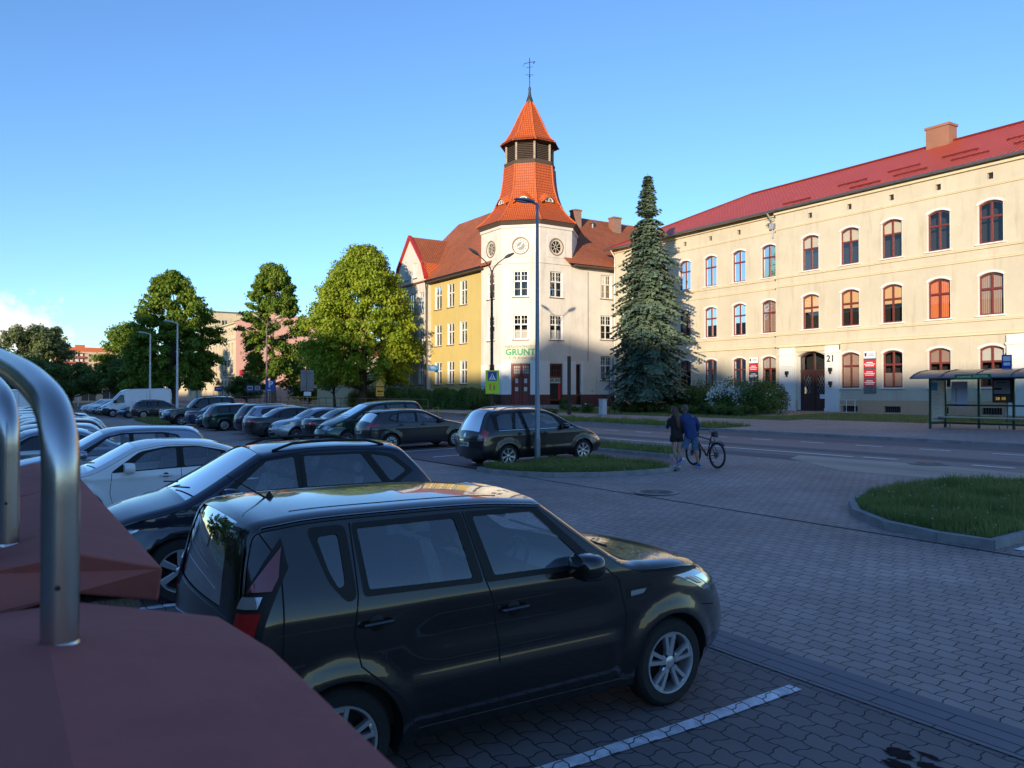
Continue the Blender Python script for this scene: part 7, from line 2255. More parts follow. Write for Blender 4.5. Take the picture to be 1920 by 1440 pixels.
OFF = dict(L=4.75, W=1.87, H=1.86, r=.06, q=.12, R=.385, rimr=.24, rim='six', wx=(.98, 3.77), arch=.45, flare=.05, sill=.38,
 sil=[(.12, .42), (.02, .50), (0, .70), (.03, .92), (.08, 1.10), (.12, 1.20), (.30, 1.66), (.40, 1.78), (.9, 1.85), (1.8, 1.86), (2.4, 1.82), (2.62, 1.76, 'k'), (3.20, 1.24), (3.35, 1.20), (4.1, 1.13), (4.50, 1.05), (4.68, .88), (4.74, .66), (4.72, .46), (4.6, .38)],
 roofmid=9, ws=(11, 12), rw=(5, 7), belt=lambda x: 1.20+0*x, tumble=.30, rc=(.4, .12), fc=(.6, .22), rear_top=1.6, front_top=1.0,
 regions=[('cladding', rp((1.45, .52), (1.45, .38), (3.30, .38), (3.30, .52), r=.01)), ('trim', rp((.40, 1.72), (.44, 1.22), (3.12, 1.18), (3.06, 1.26), (2.58, 1.72), (2.3, 1.77), r=.04)),
    ('side_window1', rp((2.05, 1.23), (2.90, 1.22), (2.52, 1.66), (2.3, 1.735), (2.06, 1.735))), ('side_window2', rp((1.96, 1.235), (1.20, 1.24), (1.20, 1.735), (1.97, 1.735))), ('side_window_tint3', rp((1.10, 1.245), (.54, 1.26), (.56, 1.68), (1.10, 1.735)))],
 creases=[crease(1.0, .01, .06)], gaps=[[(2.01, 1.75), (2.0, .45)], [(1.15, 1.75), (1.15, 1.2), (1.2, .98), (1.48, .8), (1.5, .42)], [(3.05, 1.2), (3.1, .9), (3.12, .45)]],
 handles=[(1.35, 1.08), (2.2, 1.07)], mirror=(2.85, 1.22, 1.15), inmir=(2.6, 1.6), cab=(.6, 3.1), cabz=.85, rails=(.7, 2.3, .06, M_trim),
 lamps=[('taillight', False, [([(.66, .92), (.86, .92), (.86, 1.30), (.70, 1.30)], 1)]), ('headlight', True, [([(.42, .86), (.84, .86), (.98, 1.04), (.46, 1.02)], 0), ([(.50, .89), (.68, .90), (.70, .99), (.52, .98)], 3)])],
 patches=[('grille', True, [(-.36, .80), (.36, .80), (.40, 1.0), (-.40, 1.0)], M_chrome, .006), ('lower_grille', True, [(-.6, .46), (.6, .46), (.55, .60), (-.55, .60)], M_plastic, .006)],
 plates=[(True, .68), (False, .80)])
def bullbar(c, T, colour):
 mb = MB(); L = c.L
 for z in (.62, .98): mb.tube([(L+.02, -.55, z), (L+.13, -.4, z), (L+.14, 0, z), (L+.13, .4, z), (L+.02, .55, z)], .03, 8)
 for y in (-.36, .36): mb.tube([(L-.02, y, .45), (L+.13, y, .62), (L+.13, y, .98), (L+.04, y, 1.12)], .032, 8)
 mb.build('bull_bar', M_chrome, T, smooth=40)

VAN = dict(L=6.0, W=2.05, H=2.52, r=.10, q=.14, R=.345, rimr=.21, rim='cover', wx=(1.0, 5.05), arch=.42, flare=.02, sill=.34,
 sil=[(.10, .36), (.02, .44), (0, .60), (0, 1.2), (.02, 2.2), (.10, 2.46), (.3, 2.51), (1.5, 2.53), (3.2, 2.52), (3.9, 2.46), (4.25, 2.30, 'k'), (5.15, 1.38), (5.32, 1.28), (5.72, 1.05), (5.92, .86), (5.99, .66), (6.0, .48), (5.92, .36)],
 roofmid=7, ws=(10, 11), rw=(3, 3), belt=lambda x: 1.35+0*x, tumble=.12, rc=(.3, .06), fc=(1.1, .36), rear_top=2.4, front_top=1.0,
 regions=[('trim', rp((4.08, 1.30), (5.0, 1.27), (5.02, 1.36), (4.40, 2.02), (4.10, 2.02), r=.06)), ('side_window1', rp((4.12, 1.34), (4.92, 1.31), (4.90, 1.40), (4.36, 1.97), (4.14, 1.97), r=.05)), ('cladding', rp((1.7, .80), (4.4, .80), (4.4, .66), (1.7, .66), r=.01)), ('cladding', rp((5.30, .34), (5.28, .78), (5.52, .85), (5.99, .85), (6.0, .34), r=.02))],
 gaps=[[(4.03, 2.15), (4.03, .42)], [(2.2, 2.3), (2.2, .42)], [(5.12, 1.2), (5.1, .8)]], handles=[(4.2, 1.12)], mirror=(4.85, 1.32, 1.7), cab=(3.9, 5.0), cabz=.95, lowtrim=.72,
 creases=[crease(1.16, -.012, .05)],
 lamps=[('taillight', False, [([(.86, 1.0), (1.0, 1.0), (1.0, 1.5), (.86, 1.5)], 1)]), ('headlight', True, [([(.50, .84), (.86, .86), (1.02, 1.16), (.62, 1.10)], 0)])],
 patches=[('grille', True, [(-.5, .74), (.5, .74), (.5, .88), (-.5, .88)], M_plastic, .006)], plates=[(True, .52), (False, .8)], mirror_m=M_trim)

P_black = paint('black', (.010, .010, .012), .2, .3)
P_soul = paint('black_brown', (.014, .012, .011), .25, .22)
P_navyblack = paint('blue_black', (.008, .012, .028), .4, .3)
P_white = paint('white', (.80, .80, .80), 0, .35)
P_silverblue = paint('silver_blue', (.30, .35, .42), .7, .33)
P_silver = paint('silver', (.42, .43, .45), .75, .33)
P_grey = paint('grey', (.075, .075, .082), .55, .32)
P_darkgrey = paint('dark_grey', (.035, .034, .038), .5, .32)
P_green = paint('dark_green', (.008, .040, .034), .4, .3)
P_green2 = paint('bottle_green', (.010, .045, .030), .4, .3)
P_red = paint('wine_red', (.12, .015, .012), .3, .3)
P_blue = paint('steel_blue', (.035, .065, .13), .5, .32)
P_lilac = paint('pale_lilac', (.30, .31, .40), .6, .33)

CARS = []
def car(name, kind, sp, colour, x, yc, face, label, g=.10, near=False, extras=None, group=None, cat='car', z=None):
 key = (kind, colour.name, near)
 if key in PROTO: T = copy_tree(PROTO[key]);
 else:
  T, c = build_car(kind, sp, colour, name, g, near, extras); T['L'] = sp['L']; PROTO[key] = T
 place(T, x, yc, face, label, cat, group, z)
 CARS.append(T)
 return T

def soul_extras(c, T, colour):
 # side repeater in its black pocket
 for sd in (1, -1):
  mb = MB()
  for (poly, off, m) in ((rp((2.87, .855), (3.03, .865), (3.12, .93), (2.87, .925), r=.01), .003, 0), (rp((2.90, .872), (3.02, .88), (3.05, .912), (2.90, .91), r=.008), .007, 1)):
   mb.add(c.P(poly[:, 0], poly[:, 1], sd, off).tolist(), [tuple(range(len(poly)))], m)
  mb.build('side_repeater', [M_trim, M_lampclear], T)
 for y in (-.52, .52):
  mb = MB(); P_ = []
  for x in np.linspace(.55, 2.0, 12):
   i = int(np.argmin(np.abs(c.S[:, 0]-x)+(c.S[:, 1] < 1.4)*9)); o_ = c.crown[i]*(1-(y/c.YA[i])**2)
   P_.append((c.S[i, 0]+c.N[i, 0]*o_, y, c.S[i, 1]+c.N[i, 1]*o_-.001))
  mb.tube(P_, .0045, 5); mb.build('roof_joint', M_trim, T)
 # bright lower sill line
 for sd in (1, -1):
  mb = MB(); c.ribbon(mb, [(1.24, .318), (2.84, .298)], .006, .004, sd); mb.build('sill_strip', M_zinc, T, recalc=False)
 # pale seat cover pattern is cloth; rear wash nozzle
 mb = MB(); mb.lathe([(.02, 0), (.018, .02), (.001, .024)], 10, (.34, .12, 1.55)); mb.build('washer_nozzle', M_trim, T)

SOUL['aerial'] = [((.60, -.0, 1.625), (.33, .0, 1.80), .008)]
car('parked_car', 'soul', SOUL, P_soul, .86, 5.16, 1, 'boxy black hatchback seen from its side in the foreground, tall rear lamp', .045, True, soul_extras)
car('parked_car', 'suv', SUV, P_navyblack, .80, 10.22, -1, 'black estate with roof rails parked behind the foreground hatchback', .055, True)
car('parked_car', 'coupe', sedan_sp(4.63, 1.44, 1.78, coupe=True, mirror=(3.02, .97, 1.1)), P_white, .22, 15.9, -1, 'white four-door coupe between the black estate and the pale blue hatchback', .06, True)
SB = hatch_sp(4.30, 1.555, 1.79); SB['aerial'] = [((.75, 0, 1.56), (.60, 0, 1.74), .006)]
car('parked_car', 'bluehatch', SB, P_silverblue, -.12, 19.4, -1, 'pale silver-blue hatchback parked behind the white coupe', .07, True)
# the long near row, mostly roofs
gl = 'cars of the near row behind the steel rail'
near_row = [(-1.30, 22.4, 'sed1', sedan_sp(4.5, 1.44), P_silverblue, -1, 'silver-blue saloon just behind the pale blue hatchback'),
 (-1.45, 24.9, 'hat2', hatch_sp(4.1, 1.46), P_silver, -1, 'silver hatchback between the silver-blue saloon and the wine red car'),
 (-1.30, 27.5, 'hat3', hatch_sp(4.2, 1.52), P_red, -1, 'wine red hatchback in the near row'),
 (-1.45, 30.1, 'wag4', hatch_sp(4.6, 1.49, wagon=True, rails=(.8, 2.3, .04, M_chrome)), P_grey, -1, 'grey estate with bright roof rails after the wine red hatchback'),
 (-1.40, 32.8, 'hat5', hatch_sp(4.2, 1.50), P_silver, -1, 'silver hatchback two cars beyond the wine red one'),
 (-1.35, 35.4, 'wag6', hatch_sp(4.6, 1.50, wagon=True, rails=(.8, 2.3, .05, M_trim)), P_black, -1, 'black estate with dark roof rails in the near row'),
 (-1.40, 38.1, 'sed7', sedan_sp(4.5, 1.44), P_black, -1, 'black saloon in the middle of the near row'),
 (-1.45, 40.7, 'hat8', hatch_sp(4.1, 1.47), P_blue, -1, 'steel blue hatchback in the near row'),
 (-1.40, 43.4, 'sed1', None, P_silverblue, -1, 'silver-blue saloon beyond the steel blue hatchback'),
 (-1.40, 46.1, 'hat5', None, P_silver, -1, 'silver hatchback beyond the second silver-blue saloon'),
 (-1.40, 48.9, 'wag6', None, P_black, -1, 'black estate near the far end of the near row'),
 (-1.40, 51.7, 'hat3', None, P_red, -1, 'wine red hatchback near the far end of the near row'),
 (-1.40, 54.6, 'hat8', None, P_blue, -1, 'steel blue hatchback near the far end of the near row'),
 (-1.40, 57.5, 'sed7', None, P_black, -1, 'black saloon last but one of the near row')]
for (x, y, k, sp, col_, fc, lb) in near_row:
 car('parked_car', k, sp, col_, x, y, fc, lb, .12, False, None, gl)
car('parked_van', 'van', VAN, P_white, -2.9, 62.5, -1, 'white van at the far end of the near row behind the steel rail', .16, False, None, None, 'van')
# far row, facing either way
gr_ = 'cars of the far row across the aisle'
car('parked_car', 'zaf', ZAF, P_black, 11.28, 19.86, 1, 'black people carrier parked at the middle grass island, red and clear tail lamp', .07, True, chrome_line)
FOC = hatch_sp(4.36, 1.48, 1.82, rim='cover', spoiler=(.50, 1.43, .10)); FOC['lamps'] = [('taillight', False, [([(.54, .84), (.74, .80), (.78, 1.0), (.60, 1.04)], 1), ([(.72, .90), (1.10, .98), (1.10, 1.02), (.70, 1.05)], 1)]), FOC['lamps'][1]]
car('parked_car', 'focus', FOC, P_darkgrey, 11.15, 27.56, 1, 'dark grey sporty hatchback with red swept tail lamps beside an empty bay', .08, True)
car('parked_car', 'mpv', MPV, P_green2, 10.62, 30.75, -1, 'bottle green people carrier with its nose towards the aisle', .08, True)
car('parked_car', 'sedb', sedan_sp(4.4, 1.44), P_black, 10.9, 33.25, 1, 'black saloon seen from behind between the green people carrier and the silver saloon', .09, False, None, None)
car('parked_car', 'bmw', sedan_sp(4.5, 1.42, rim='ten', patches=[('grille', True, [(-.20, .58), (-.02, .58), (-.02, .70), (-.20, .70)], M_trim, .008), ('grille', True, [(.02, .58), (.20, .58), (.20, .70), (.02, .70)], M_trim, .008), ('lower_grille', True, [(-.5, .32), (.5, .32), (.45, .43), (-.45, .43)], M_plastic, .006)]), P_silver, 10.1, 35.45, -1, 'silver saloon with twin dark nostrils facing the aisle', .09)
car('parked_car', 'volvo', sedan_sp(4.75, 1.45, 1.83), P_darkgrey, 9.6, 37.95, 1, 'dark grey saloon seen from behind left of the silver saloon', .09)
car('parked_car', 'wsil', hatch_sp(4.5, 1.48, wagon=True), P_lilac, 10.25, 40.4, 1, 'pale lilac silver estate seen from behind', .1)
car('parked_car', 'wdk', hatch_sp(4.6, 1.52, wagon=True), P_navyblack, 10.4, 43.0, 1, 'blue-black estate seen from behind left of the pale one', .1)
car('parked_car', 'mond', hatch_sp(4.8, 1.48, 1.81, wagon=True, rim='cover'), P_green, 9.75, 47.6, 1, 'dark green estate with bright wheel covers in the far row', .1)
car('parked_car', 'smallhat', hatch_sp(3.9, 1.45), P_navyblack, 9.9, 50.3, -1, 'small blue-black hatchback facing the aisle beside the dark green estate', .12)
car('parked_car', 'pass', sedan_sp(4.7, 1.46), P_blue, 9.75, 52.9, 1, 'steel blue saloon seen from behind beside the off-road car', .12)
car('parked_car', 'off', OFF, P_black, 8.85, 56.0, -1, 'black off-road car with bright bull bar facing the aisle', .1, False, bullbar)
car('parked_car', 'wbrown', hatch_sp(4.7, 1.50, wagon=True, rim='cover', rails=(.8, 2.3, .05, M_trim)), P_darkgrey, 9.2, 74.3, 1, 'dark estate seen from behind beside the first white lamp post', .13)
car('parked_car', 'bhat', hatch_sp(4.0, 1.47), P_blue, 8.5, 77.0, -1, 'small steel blue hatchback between the dark estate and the white van', .14)
car('parked_van', 'van', None, P_white, 7.5, 81.1, -1, 'long white high-roof van facing the aisle', .16, False, None, None, 'van')
for k, (x, y, kk, sp, c_, lb) in enumerate(((7.6, 85.4, 'sed7', None, P_black, 'black saloon left of the white van'), (7.4, 88.4, 'sed9', sedan_sp(4.5, 1.44), P_blue, 'blue saloon two places left of the white van'), (7.3, 91.6, 'hat5', None, P_silver, 'silver hatchback three places left of the white van'),
         (7.3, 94.9, 'sed1', None, P_silverblue, 'silver-blue saloon four places left of the white van'), (7.2, 98.4, 'hatw', hatch_sp(4.1, 1.50), P_white, 'white hatchback near the far lamp mast'))):
 car('parked_car', kk, sp, c_, x, y, -1, lb, .14, False, None, gr_)
mc = car('moving_car', 'sed1', None, P_silverblue, 3.2, 106, -1, 'silver-blue car with lit headlamp at the end of the aisle', .14)
mc.rotation_euler = (0, 0, -math.pi/2+.25); mc.location = (4.6, 110.5, .02)
tl = MB(); tl.lathe([(.001, -.02), (.12, -.01), (.12, .01), (.001, .02)], 12, (0, 0, 0), 'x')
lo = tl.build('lit_headlamp', mat('lit_lamp', (1, .62, .2), .5, emis=6.0), mc); lo.location = (4.47, .62, .66)
for T in CARS:
 if 'L' in T: del T['L']
# ------------------------------------------------------------------ lamps, signs, rails, shelter
M_lampblue = mat('grey_blue_pole_paint', (.20, .23, .27), .4, .4, var=.08, scale=5)
M_lampwhite = mat('pale_galvanised_pole', (.55, .56, .57), .45, .4, var=.1, scale=5)
M_rustpole = mat('rusty_dark_pole', (.060, .032, .024), .7, .2, var=.35, scale=6)
M_concpole = mat('weathered_concrete_pole', (.14, .11, .10), .9, var=.3, scale=6)
M_lens = mat('lamp_lens', (.35, .37, .38), .15, coat=1.0)
M_sblue = mat('road_sign_blue', (.008, .05, .34), .4)
M_swhite = mat('road_sign_white', (.72, .73, .75), .45)
M_slime = mat('fluorescent_yellow_green', (.50, .78, .02), .45)
M_syel = mat('road_sign_yellow', (.78, .36, .01), .45)
M_sblack = mat('road_sign_black', (.015, .015, .015), .5)
M_sgrey = mat('sign_back_grey', (.20, .20, .21), .5, .4, var=.1)
M_yrail = mat('yellow_rail_paint', (.72, .42, .01), .45, var=.1)
M_brail = mat('rust_brown_rail', (.22, .11, .04), .65, var=.3, scale=5)

def slim_lamp(x, y, H, d, m, label, head=.62, cat='street lamp', group=None, arm=.30, r=.07, z=None):
 T = empty('street_lamp', (x, y, (gz(x)+.09) if z is None else z), 0, label, cat, group)
 d = Vector((d[0], d[1], 0)).normalized()
 mb = MB(); mb.tube([(0, 0, -.3), (0, 0, .7)], r*1.18, 14); mb.tube([(0, 0, .7), (0, 0, .74), (0, 0, H)], [r*1.18, r, r*.55], 14)
 mb.box((-.02-r, -.05, .5), (-r*1.1, .05, .62)); mb.build('pole', m, T, smooth=40)
 mb = MB(); mb.tube([(0, 0, H-.12), (0, 0, H+.02), tuple(d*arm*.5+Z_*(H+.05)), tuple(d*arm+Z_*(H+.09))], [r*.62, r*.6, r*.5, r*.45], 10)
 mb.build('arm', m, T, smooth=60)
 # flat leaf-shaped head
 s = Vector((-d.y, d.x, 0)); up = (Z_*.985+d*-.12).normalized(); dd = (d*.985+Z_*.14).normalized()
 O = d*(arm-.06)+Z_*(H+.08)
 mb = MB(); vs = []; prof = [(0, .045, .05), (.1, .10, .07), (.3, .14, .085), (.6, .13, .07), (.85, .10, .05), (1, .05, .03)]
 for (t, w_, h) in prof:
  for (a, b) in ((-1, 0), (-.8, .8), (0, 1.1), (.8, .8), (1, 0), (.75, -.35), (-.75, -.35)):
   vs.append(tuple(O+dd*t*head+s*w_*a+up*h*b))
 fs = []
 for i in range(len(prof)-1):
  for k in range(7): fs.append((i*7+k, i*7+(k+1) % 7, (i+1)*7+(k+1) % 7, (i+1)*7+k))
 fs += [tuple(range(7))[::-1], tuple(len(vs)-7+k for k in range(7))]
 mb.add(vs, fs); hd = mb.build('lamp_head', m, T, smooth=40)
 mb = MB(); mb.obox(O, dd, s, up, (head*.35, -.085, -.045), (head*.85, .085, -.025)); mb.build('lens', M_lens, hd)
 return T
slim_lamp(12.95, 18.72, 7.45, (-.84, .54), M_lampblue, 'tall grey-blue lamp post rising from the middle grass island', r=.074, head=.58, arm=.15)
slim_lamp(11.7, 67.4, 7.6, (-1, 0), M_lampwhite, 'white lamp post behind the off-road car', head=.75, arm=.35, r=.10, group='white lamp posts at the far island')
slim_lamp(11.15, 77.4, 7.35, (-1, 0), M_lampwhite, 'white lamp post beside the dark estate and white van', head=.75, arm=.35, r=.10, group='white lamp posts at the far island')
T = slim_lamp(10.3, 146, 7.6, (-.3, -1), M_lampwhite, 'far pale lamp mast before the dark trees on the left', head=.6, arm=.2, r=.09)

def double_lamp(x, y, H, m, mh, label, z=None):
 T = empty('street_lamp', (x, y, gz(x)+.1), 0, label, 'street lamp')
 mb = MB(); mb.tube([(0, 0, -.2), (0, 0, 3.2), (0, 0, 3.25), (0, 0, H)], [.15, .145, .11, .075], 14)
 mb.tube([(0, 0, 3.15), (0, 0, 3.35)], .16, 14); mb.build('pole', m, T, smooth=40)
 for s in (-1, 1):
  mb = MB(); mb.tube([(0, 0, H-.3), (s*.12, 0, H+.15), (s*.5, 0, H+.55), (s*1.05, 0, H+.95)], [.05, .045, .04, .035], 8)
  ar = mb.build('arm', m, T, smooth=60)
  u = Vector((s*.88, 0, .47)); v = Y_; n = Vector((-s*.47, 0, .88))
  O = Vector((s*1.0, 0, H+.92))
  mb = MB(); vs = []; prof = [(0, .05, .05), (.12, .07, .07), (.2, .12, .12), (.5, .16, .14), (.9, .12, .08), (1.0, .04, .03)]
  for (t, w_, h) in prof:
   for k in range(10):
    a = k*math.pi/5
    vs.append(tuple(O+u*t*.95+v*w_*math.cos(a)+n*h*math.sin(a)*(1 if math.sin(a) > 0 else .7)))
  fs = []
  for i in range(len(prof)-1):
   for k in range(10): fs.append((i*10+k, i*10+(k+1) % 10, (i+1)*10+(k+1) % 10, (i+1)*10+k))
  fs += [tuple(range(10))[::-1], tuple(len(vs)-10+k for k in range(10))]
  mb.add(vs, fs); mb.build('lamp_head', mh, ar, smooth=50)
 return T
double_lamp(28.35, 46.5, 10.1, M_rustpole, mat('dark_lamp_head', (.06, .065, .075), .4, .3), 'tall rusty double-armed lamp post carrying the crossing sign')
double_lamp(28.3, 101.6, 10.3, M_concpole, mat('pale_lamp_head', (.50, .47, .40), .5), 'double-armed lamp post with pale heads before the slimmer tall tree')

def frame_for(n):
 n = Vector(n).normalized(); u = Z_.cross(n).normalized()
 return u, n
def sign_post(x, y, label, n, H, pole_m=None, name='road_sign', r=.03, two=0, z=None):
 T = empty(name, (x, y, (gz(x)+.08) if z is None else z), 0, label, 'road sign')
 u, nn = frame_for(n)
 if two:
  for s in (-1, 1):
   mb = MB(); mb.tube([tuple(u*s*two+Z_*-.2), tuple(u*s*two+Z_*H)], r, 8); mb.build('post', pole_m or M_zinc, T)
 elif H:
  mb = MB(); mb.tube([(0, 0, -.2), (0, 0, H)], r, 10); mb.build('post', pole_m or M_zinc, T)
 return T, u, nn
def plate(T, u, n, poly, z, off, m, name='plate', back=None):
 mb = MB()
 mb.prism(poly, lambda a, b: tuple(u*a+Z_*(b+z)+n*(off)), lambda a, b: tuple(u*a+Z_*(b+z)+n*(off+.004)), 0)
 return mb.build(name, m, T)
def rect(w, h, r=.03): return [tuple(p) for p in round_poly([(-w/2, -h/2), (w/2, -h/2), (w/2, h/2), (-w/2, h/2)], r)]
tri = lambda w: [tuple(p) for p in round_poly([(-w/2, -w*.43), (w/2, -w*.43), (0, w*.43)], .05)]
def disc(cx, cz, r, n=14): return [(cx+r*math.cos(i*2*math.pi/n), cz+r*math.sin(i*2*math.pi/n)) for i in range(n)]

# crossing sign hung on the double-armed post
T, u, n = sign_post(28.35, 46.5, 'fluorescent yellow-green pedestrian crossing sign on the rusty lamp post', (-.35, -1, 0), 0, name='crossing_sign')
bp = plate(T, u, n, rect(.95, 1.62, .03), 2.40, .17, M_slime, 'back_board')
bl = plate(T, u, n, rect(.62, .64), 2.80, .176, M_sblue, 'blue_plate')
plate(T, u, n, [(-.25, -.24), (.25, -.24), (0, .23)], 2.79, .182, M_swhite, 'white_triangle')
mb = MB()
F = lambda a, b: tuple(u*a+Z_*(b+2.79)+n*.188); F2 = lambda a, b: tuple(u*a+Z_*(b+2.79)+n*.191)
for poly in (disc(0.01, .08, .03), [(-.03, .05), (.03, .05), (.02, -.05), (-.03, -.05)], [(-.03, -.05), (.0, -.05), (-.07, -.17), (-.10, -.16)], [(.0, -.05), (.025, -.05), (.08, -.16), (.05, -.18)], [(-.14, -.19), (-.06, -.19), (-.05, -.215), (-.16, -.215)], [(.0, -.19), (.08, -.19), (.09, -.215), (.0, -.215)]):
 mb.prism(poly, F, F2)
mb.build('walking_figure', M_sblack, T)
lp = MB(); F = lambda a, b: tuple(u*a+Z_*(b+2.05)+n*.178); F2 = lambda a, b: tuple(u*a+Z_*(b+2.05)+n*.182)
for poly in (disc(-.15, .18, .07), [(-.23, .1), (-.07, .1), (-.1, -.2), (-.2, -.2)], disc(.12, .1, .06), [(.05, .04), (.2, .04), (.18, -.2), (.06, -.2)]):
 lp.prism(poly, F, F2)
lp.build('children_picture', mat('orange_picture', (.60, .22, .05), .5), T)
mb = MB()
for z in (1.8, 3.0): mb.tube([tuple(u*-.3+Z_*z+n*.15), tuple(u*.3+Z_*z+n*.15)], .015, 6); mb.box((-.16, -.16, z-.02), (.16, .16, z+.02))
mb.build('bracket', M_zinc, T)

T, u, n = sign_post(15.85, 56.0, 'blue parking sign with white letter P and small bar', (-.2, -1, 0), 3.0, name='parking_sign')
plate(T, u, n, rect(.62, .78), 2.45, .035, M_sblue)
text_mesh('letter_p', 'P', .62, M_swhite, tuple(u*.02+Z_*2.56+n*.042), u, Z_, n, T, bold=.02)
plate(T, u, n, [(-.2, -.03), (.03, -.03), (.03, .03), (-.2, .03)], 2.16, .041, M_swhite, 'small_bar')

T, u, n = sign_post(16.2, 49.0, 'large grey sign seen from its back with a small white plate below', (-.1, -1, 0), 3.45, M_zinc, r=.035)
plate(T, u, n, rect(.82, 1.32), 2.75, -.04, M_sgrey, 'sign_back')
mb = MB(); mb.tube([tuple(u*-.38+Z_*3.2+n*.03), tuple(u*.38+Z_*3.2+n*.03)], .012, 5); mb.tube([tuple(u*-.38+Z_*2.3+n*.03), tuple(u*.38+Z_*2.3+n*.03)], .012, 5); mb.build('brace', M_zinc, T)
plate(T, u, n, rect(.46, .26), 1.9, .04, M_swhite, 'lower_plate')

T, u, n = sign_post(28.9, 67.0, 'yellow warning triangle over a yellow picture plate beneath the linden', (-.35, -1, 0), 3.2)
plate(T, u, n, tri(.95), 2.62, .04, M_syel, 'triangle');
mb = MB(); F = lambda a, b: tuple(u*a+Z_*(b+2.6)+n*.046); F2 = lambda a, b: tuple(u*a+Z_*(b+2.6)+n*.05)
mb.prism([(-.03, .17), (.03, .17), (.018, -.12), (-.018, -.12)], F, F2); mb.prism(disc(0, -.2, .035), F, F2)
o_ = tri(.95); i_ = tri(.85); mb.prism(o_, lambda a, b: F(a, b+.02), lambda a, b: F2(a, b+.02), holes=[i_]); mb.build('exclamation_mark', M_sblack, T)
plate(T, u, n, rect(.72, .82), 1.75, .04, M_syel, 'plate')
mb = MB(); F = lambda a, b: tuple(u*a+Z_*(b+1.78)+n*.046); F2 = lambda a, b: tuple(u*a+Z_*(b+1.78)+n*.05)
for poly in ([(-.25, -.06), (.02, -.08), (.05, .06), (-.2, .1)], [(.05, -.08), (.3, -.02), (.24, .08), (.08, .06)], [(-.2, -.28), (.2, -.28), (.2, -.24), (-.2, -.24)]): mb.prism(poly, F, F2)
mb.build('picture', M_sblack, T)

T, u, n = sign_post(28.9, 110.0, 'blue double direction sign on two thin posts before the pink wall', (-.25, -1, 0), 2.9, M_zinc, two=.75)
plate(T, u, n, rect(1.95, 1.0), 2.25, .035, M_sblue)
for s in (-.48, .48): plate(T, u, n, [(s-.36, -.3), (s+.36, -.3), (s+.36, .3), (s-.36, .3)], 2.32, .041, M_swhite, 'white_field')
mb = MB(); F = lambda a, b: tuple(u*a+Z_*(b+2.32)+n*.047); F2 = lambda a, b: tuple(u*a+Z_*(b+2.32)+n*.05)
for poly in ([(-.78, 0), (-.7, .15), (-.55, .1), (-.25, .12), (-.2, -.1), (-.7, -.12)], [(.2, -.2), (.26, -.24), (.76, .2), (.7, .24)], [(.2, .2), (.26, .24), (.76, -.2), (.7, -.24)]): mb.prism(poly, F, F2)
mb.build('pictogram', M_sblue, T)
T, u, n = sign_post(28.9, 131.0, 'small warning triangle above a blue plate before the ornate house', (-.2, -1, 0), 4.0, M_zinc)
plate(T, u, n, tri(1.1), 3.3, .035, mat('amber_triangle', (.6, .25, .03), .5), 'triangle'); plate(T, u, n, tri(.5), 3.25, .042, mat('road_sign_red', (.4, .03, .02), .5), 'triangle_centre')
plate(T, u, n, rect(1.25, .75), 2.3, .035, M_sblue); plate(T, u, n, [(-.4, -.05), (.4, -.05), (.4, .08), (-.4, .08)], 2.3, .041, M_swhite, 'white_bar')

# railings
def railing(x, y0, y1, m, label, step=1.9, H=1.1, cat='railing'):
 T = empty('railing', (x, y0, gz(x)+.1), 0, label, cat)
 L_ = y1-y0; k = max(1, round(L_/step))
 mb = MB()
 for i in range(k+1):
  mb.tube([(0, L_*i/k, -.2), (0, L_*i/k, H)], .03, 8)
 mb.build('posts', m, T)
 mb = MB(); mb.tube([(0, 0, H), (0, L_, H)], .032, 8); mb.build('rail', m, T)
 mb = MB(); mb.tube([(0, 0, H*.5), (0, L_, H*.5)], .022, 8); mb.build('rail', m, T)
 return T
T = railing(28.75, 83.5, 96.5, M_yrail, 'bright yellow guard railing at the crossing below the pale trunk', 1.55, 1.15)
railing(28.75, 57.0, 83.0, M_brail, 'rusty brown guard railing along the street under the linden', 2.2)
railing(28.75, 97.0, 128.0, M_brail, 'rusty brown guard railing continuing before the pink wall', 2.4)
T = empty('barrier_frame', (28.75, 55.2, gz(29)+.1), 0, 'low yellow barrier frame at the end of the brown railing', 'barrier')
mb = MB(); mb.tube([(0, 0, -.1), (0, 0, .45), (0, .9, .45), (0, .9, -.1)], .03, 8); mb.build('frame', M_yrail, T)

# cabinet, black post, small signs on the verge
T = empty('utility_cabinet', (34.0, 41.4, gz(34)+.02), rad(-8), 'pale grey utility cabinet on the grass beside the spruce', 'cabinet')
mb = MB(); mb.box((-.17, -.24, .12), (.17, .24, 1.12)); mb.build('body', mat('cabinet_grey', (.46, .48, .50), .6, var=.06), T)
mb = MB(); mb.box((-.20, -.27, 1.12), (.20, .27, 1.17)); mb.build('lid', mat('cabinet_lid', (.40, .42, .44), .6), T)
mb = MB(); mb.box((-.178, -.22, .64), (-.171, .22, .65)); mb.box((-.178, .16, .7), (-.170, .19, .8)); mb.build('door_seam', M_zinc, T)
mb = MB(); mb.box((-.19, -.25, -.1), (.19, .25, .12)); mb.build('base', M_kerb, T)
T = empty('black_post', (33.2, 44.1, gz(33)+.02), 0, 'square black steel post on the verge in front of the tower building', 'post')
mb = MB(); mb.box((-.09, -.09, -.2), (.09, .09, 4.15)); mb.build('post', mat('anthracite_post', (.03, .032, .036), .5, .3), T)
mb = MB(); mb.box((-.12, -.12, 0), (.12, .12, .06)); mb.build('foot_plate', M_blackm, T)
T = empty('marker_sign', (36.4, 46.3, gz(36)+.05), 0, 'tiny white notice on a thin stick left of the cabinet', 'marker')
mb = MB(); mb.tube([(0, 0, -.1), (0, 0, .55)], .015, 6); mb.build('stick', M_winwhite, T)
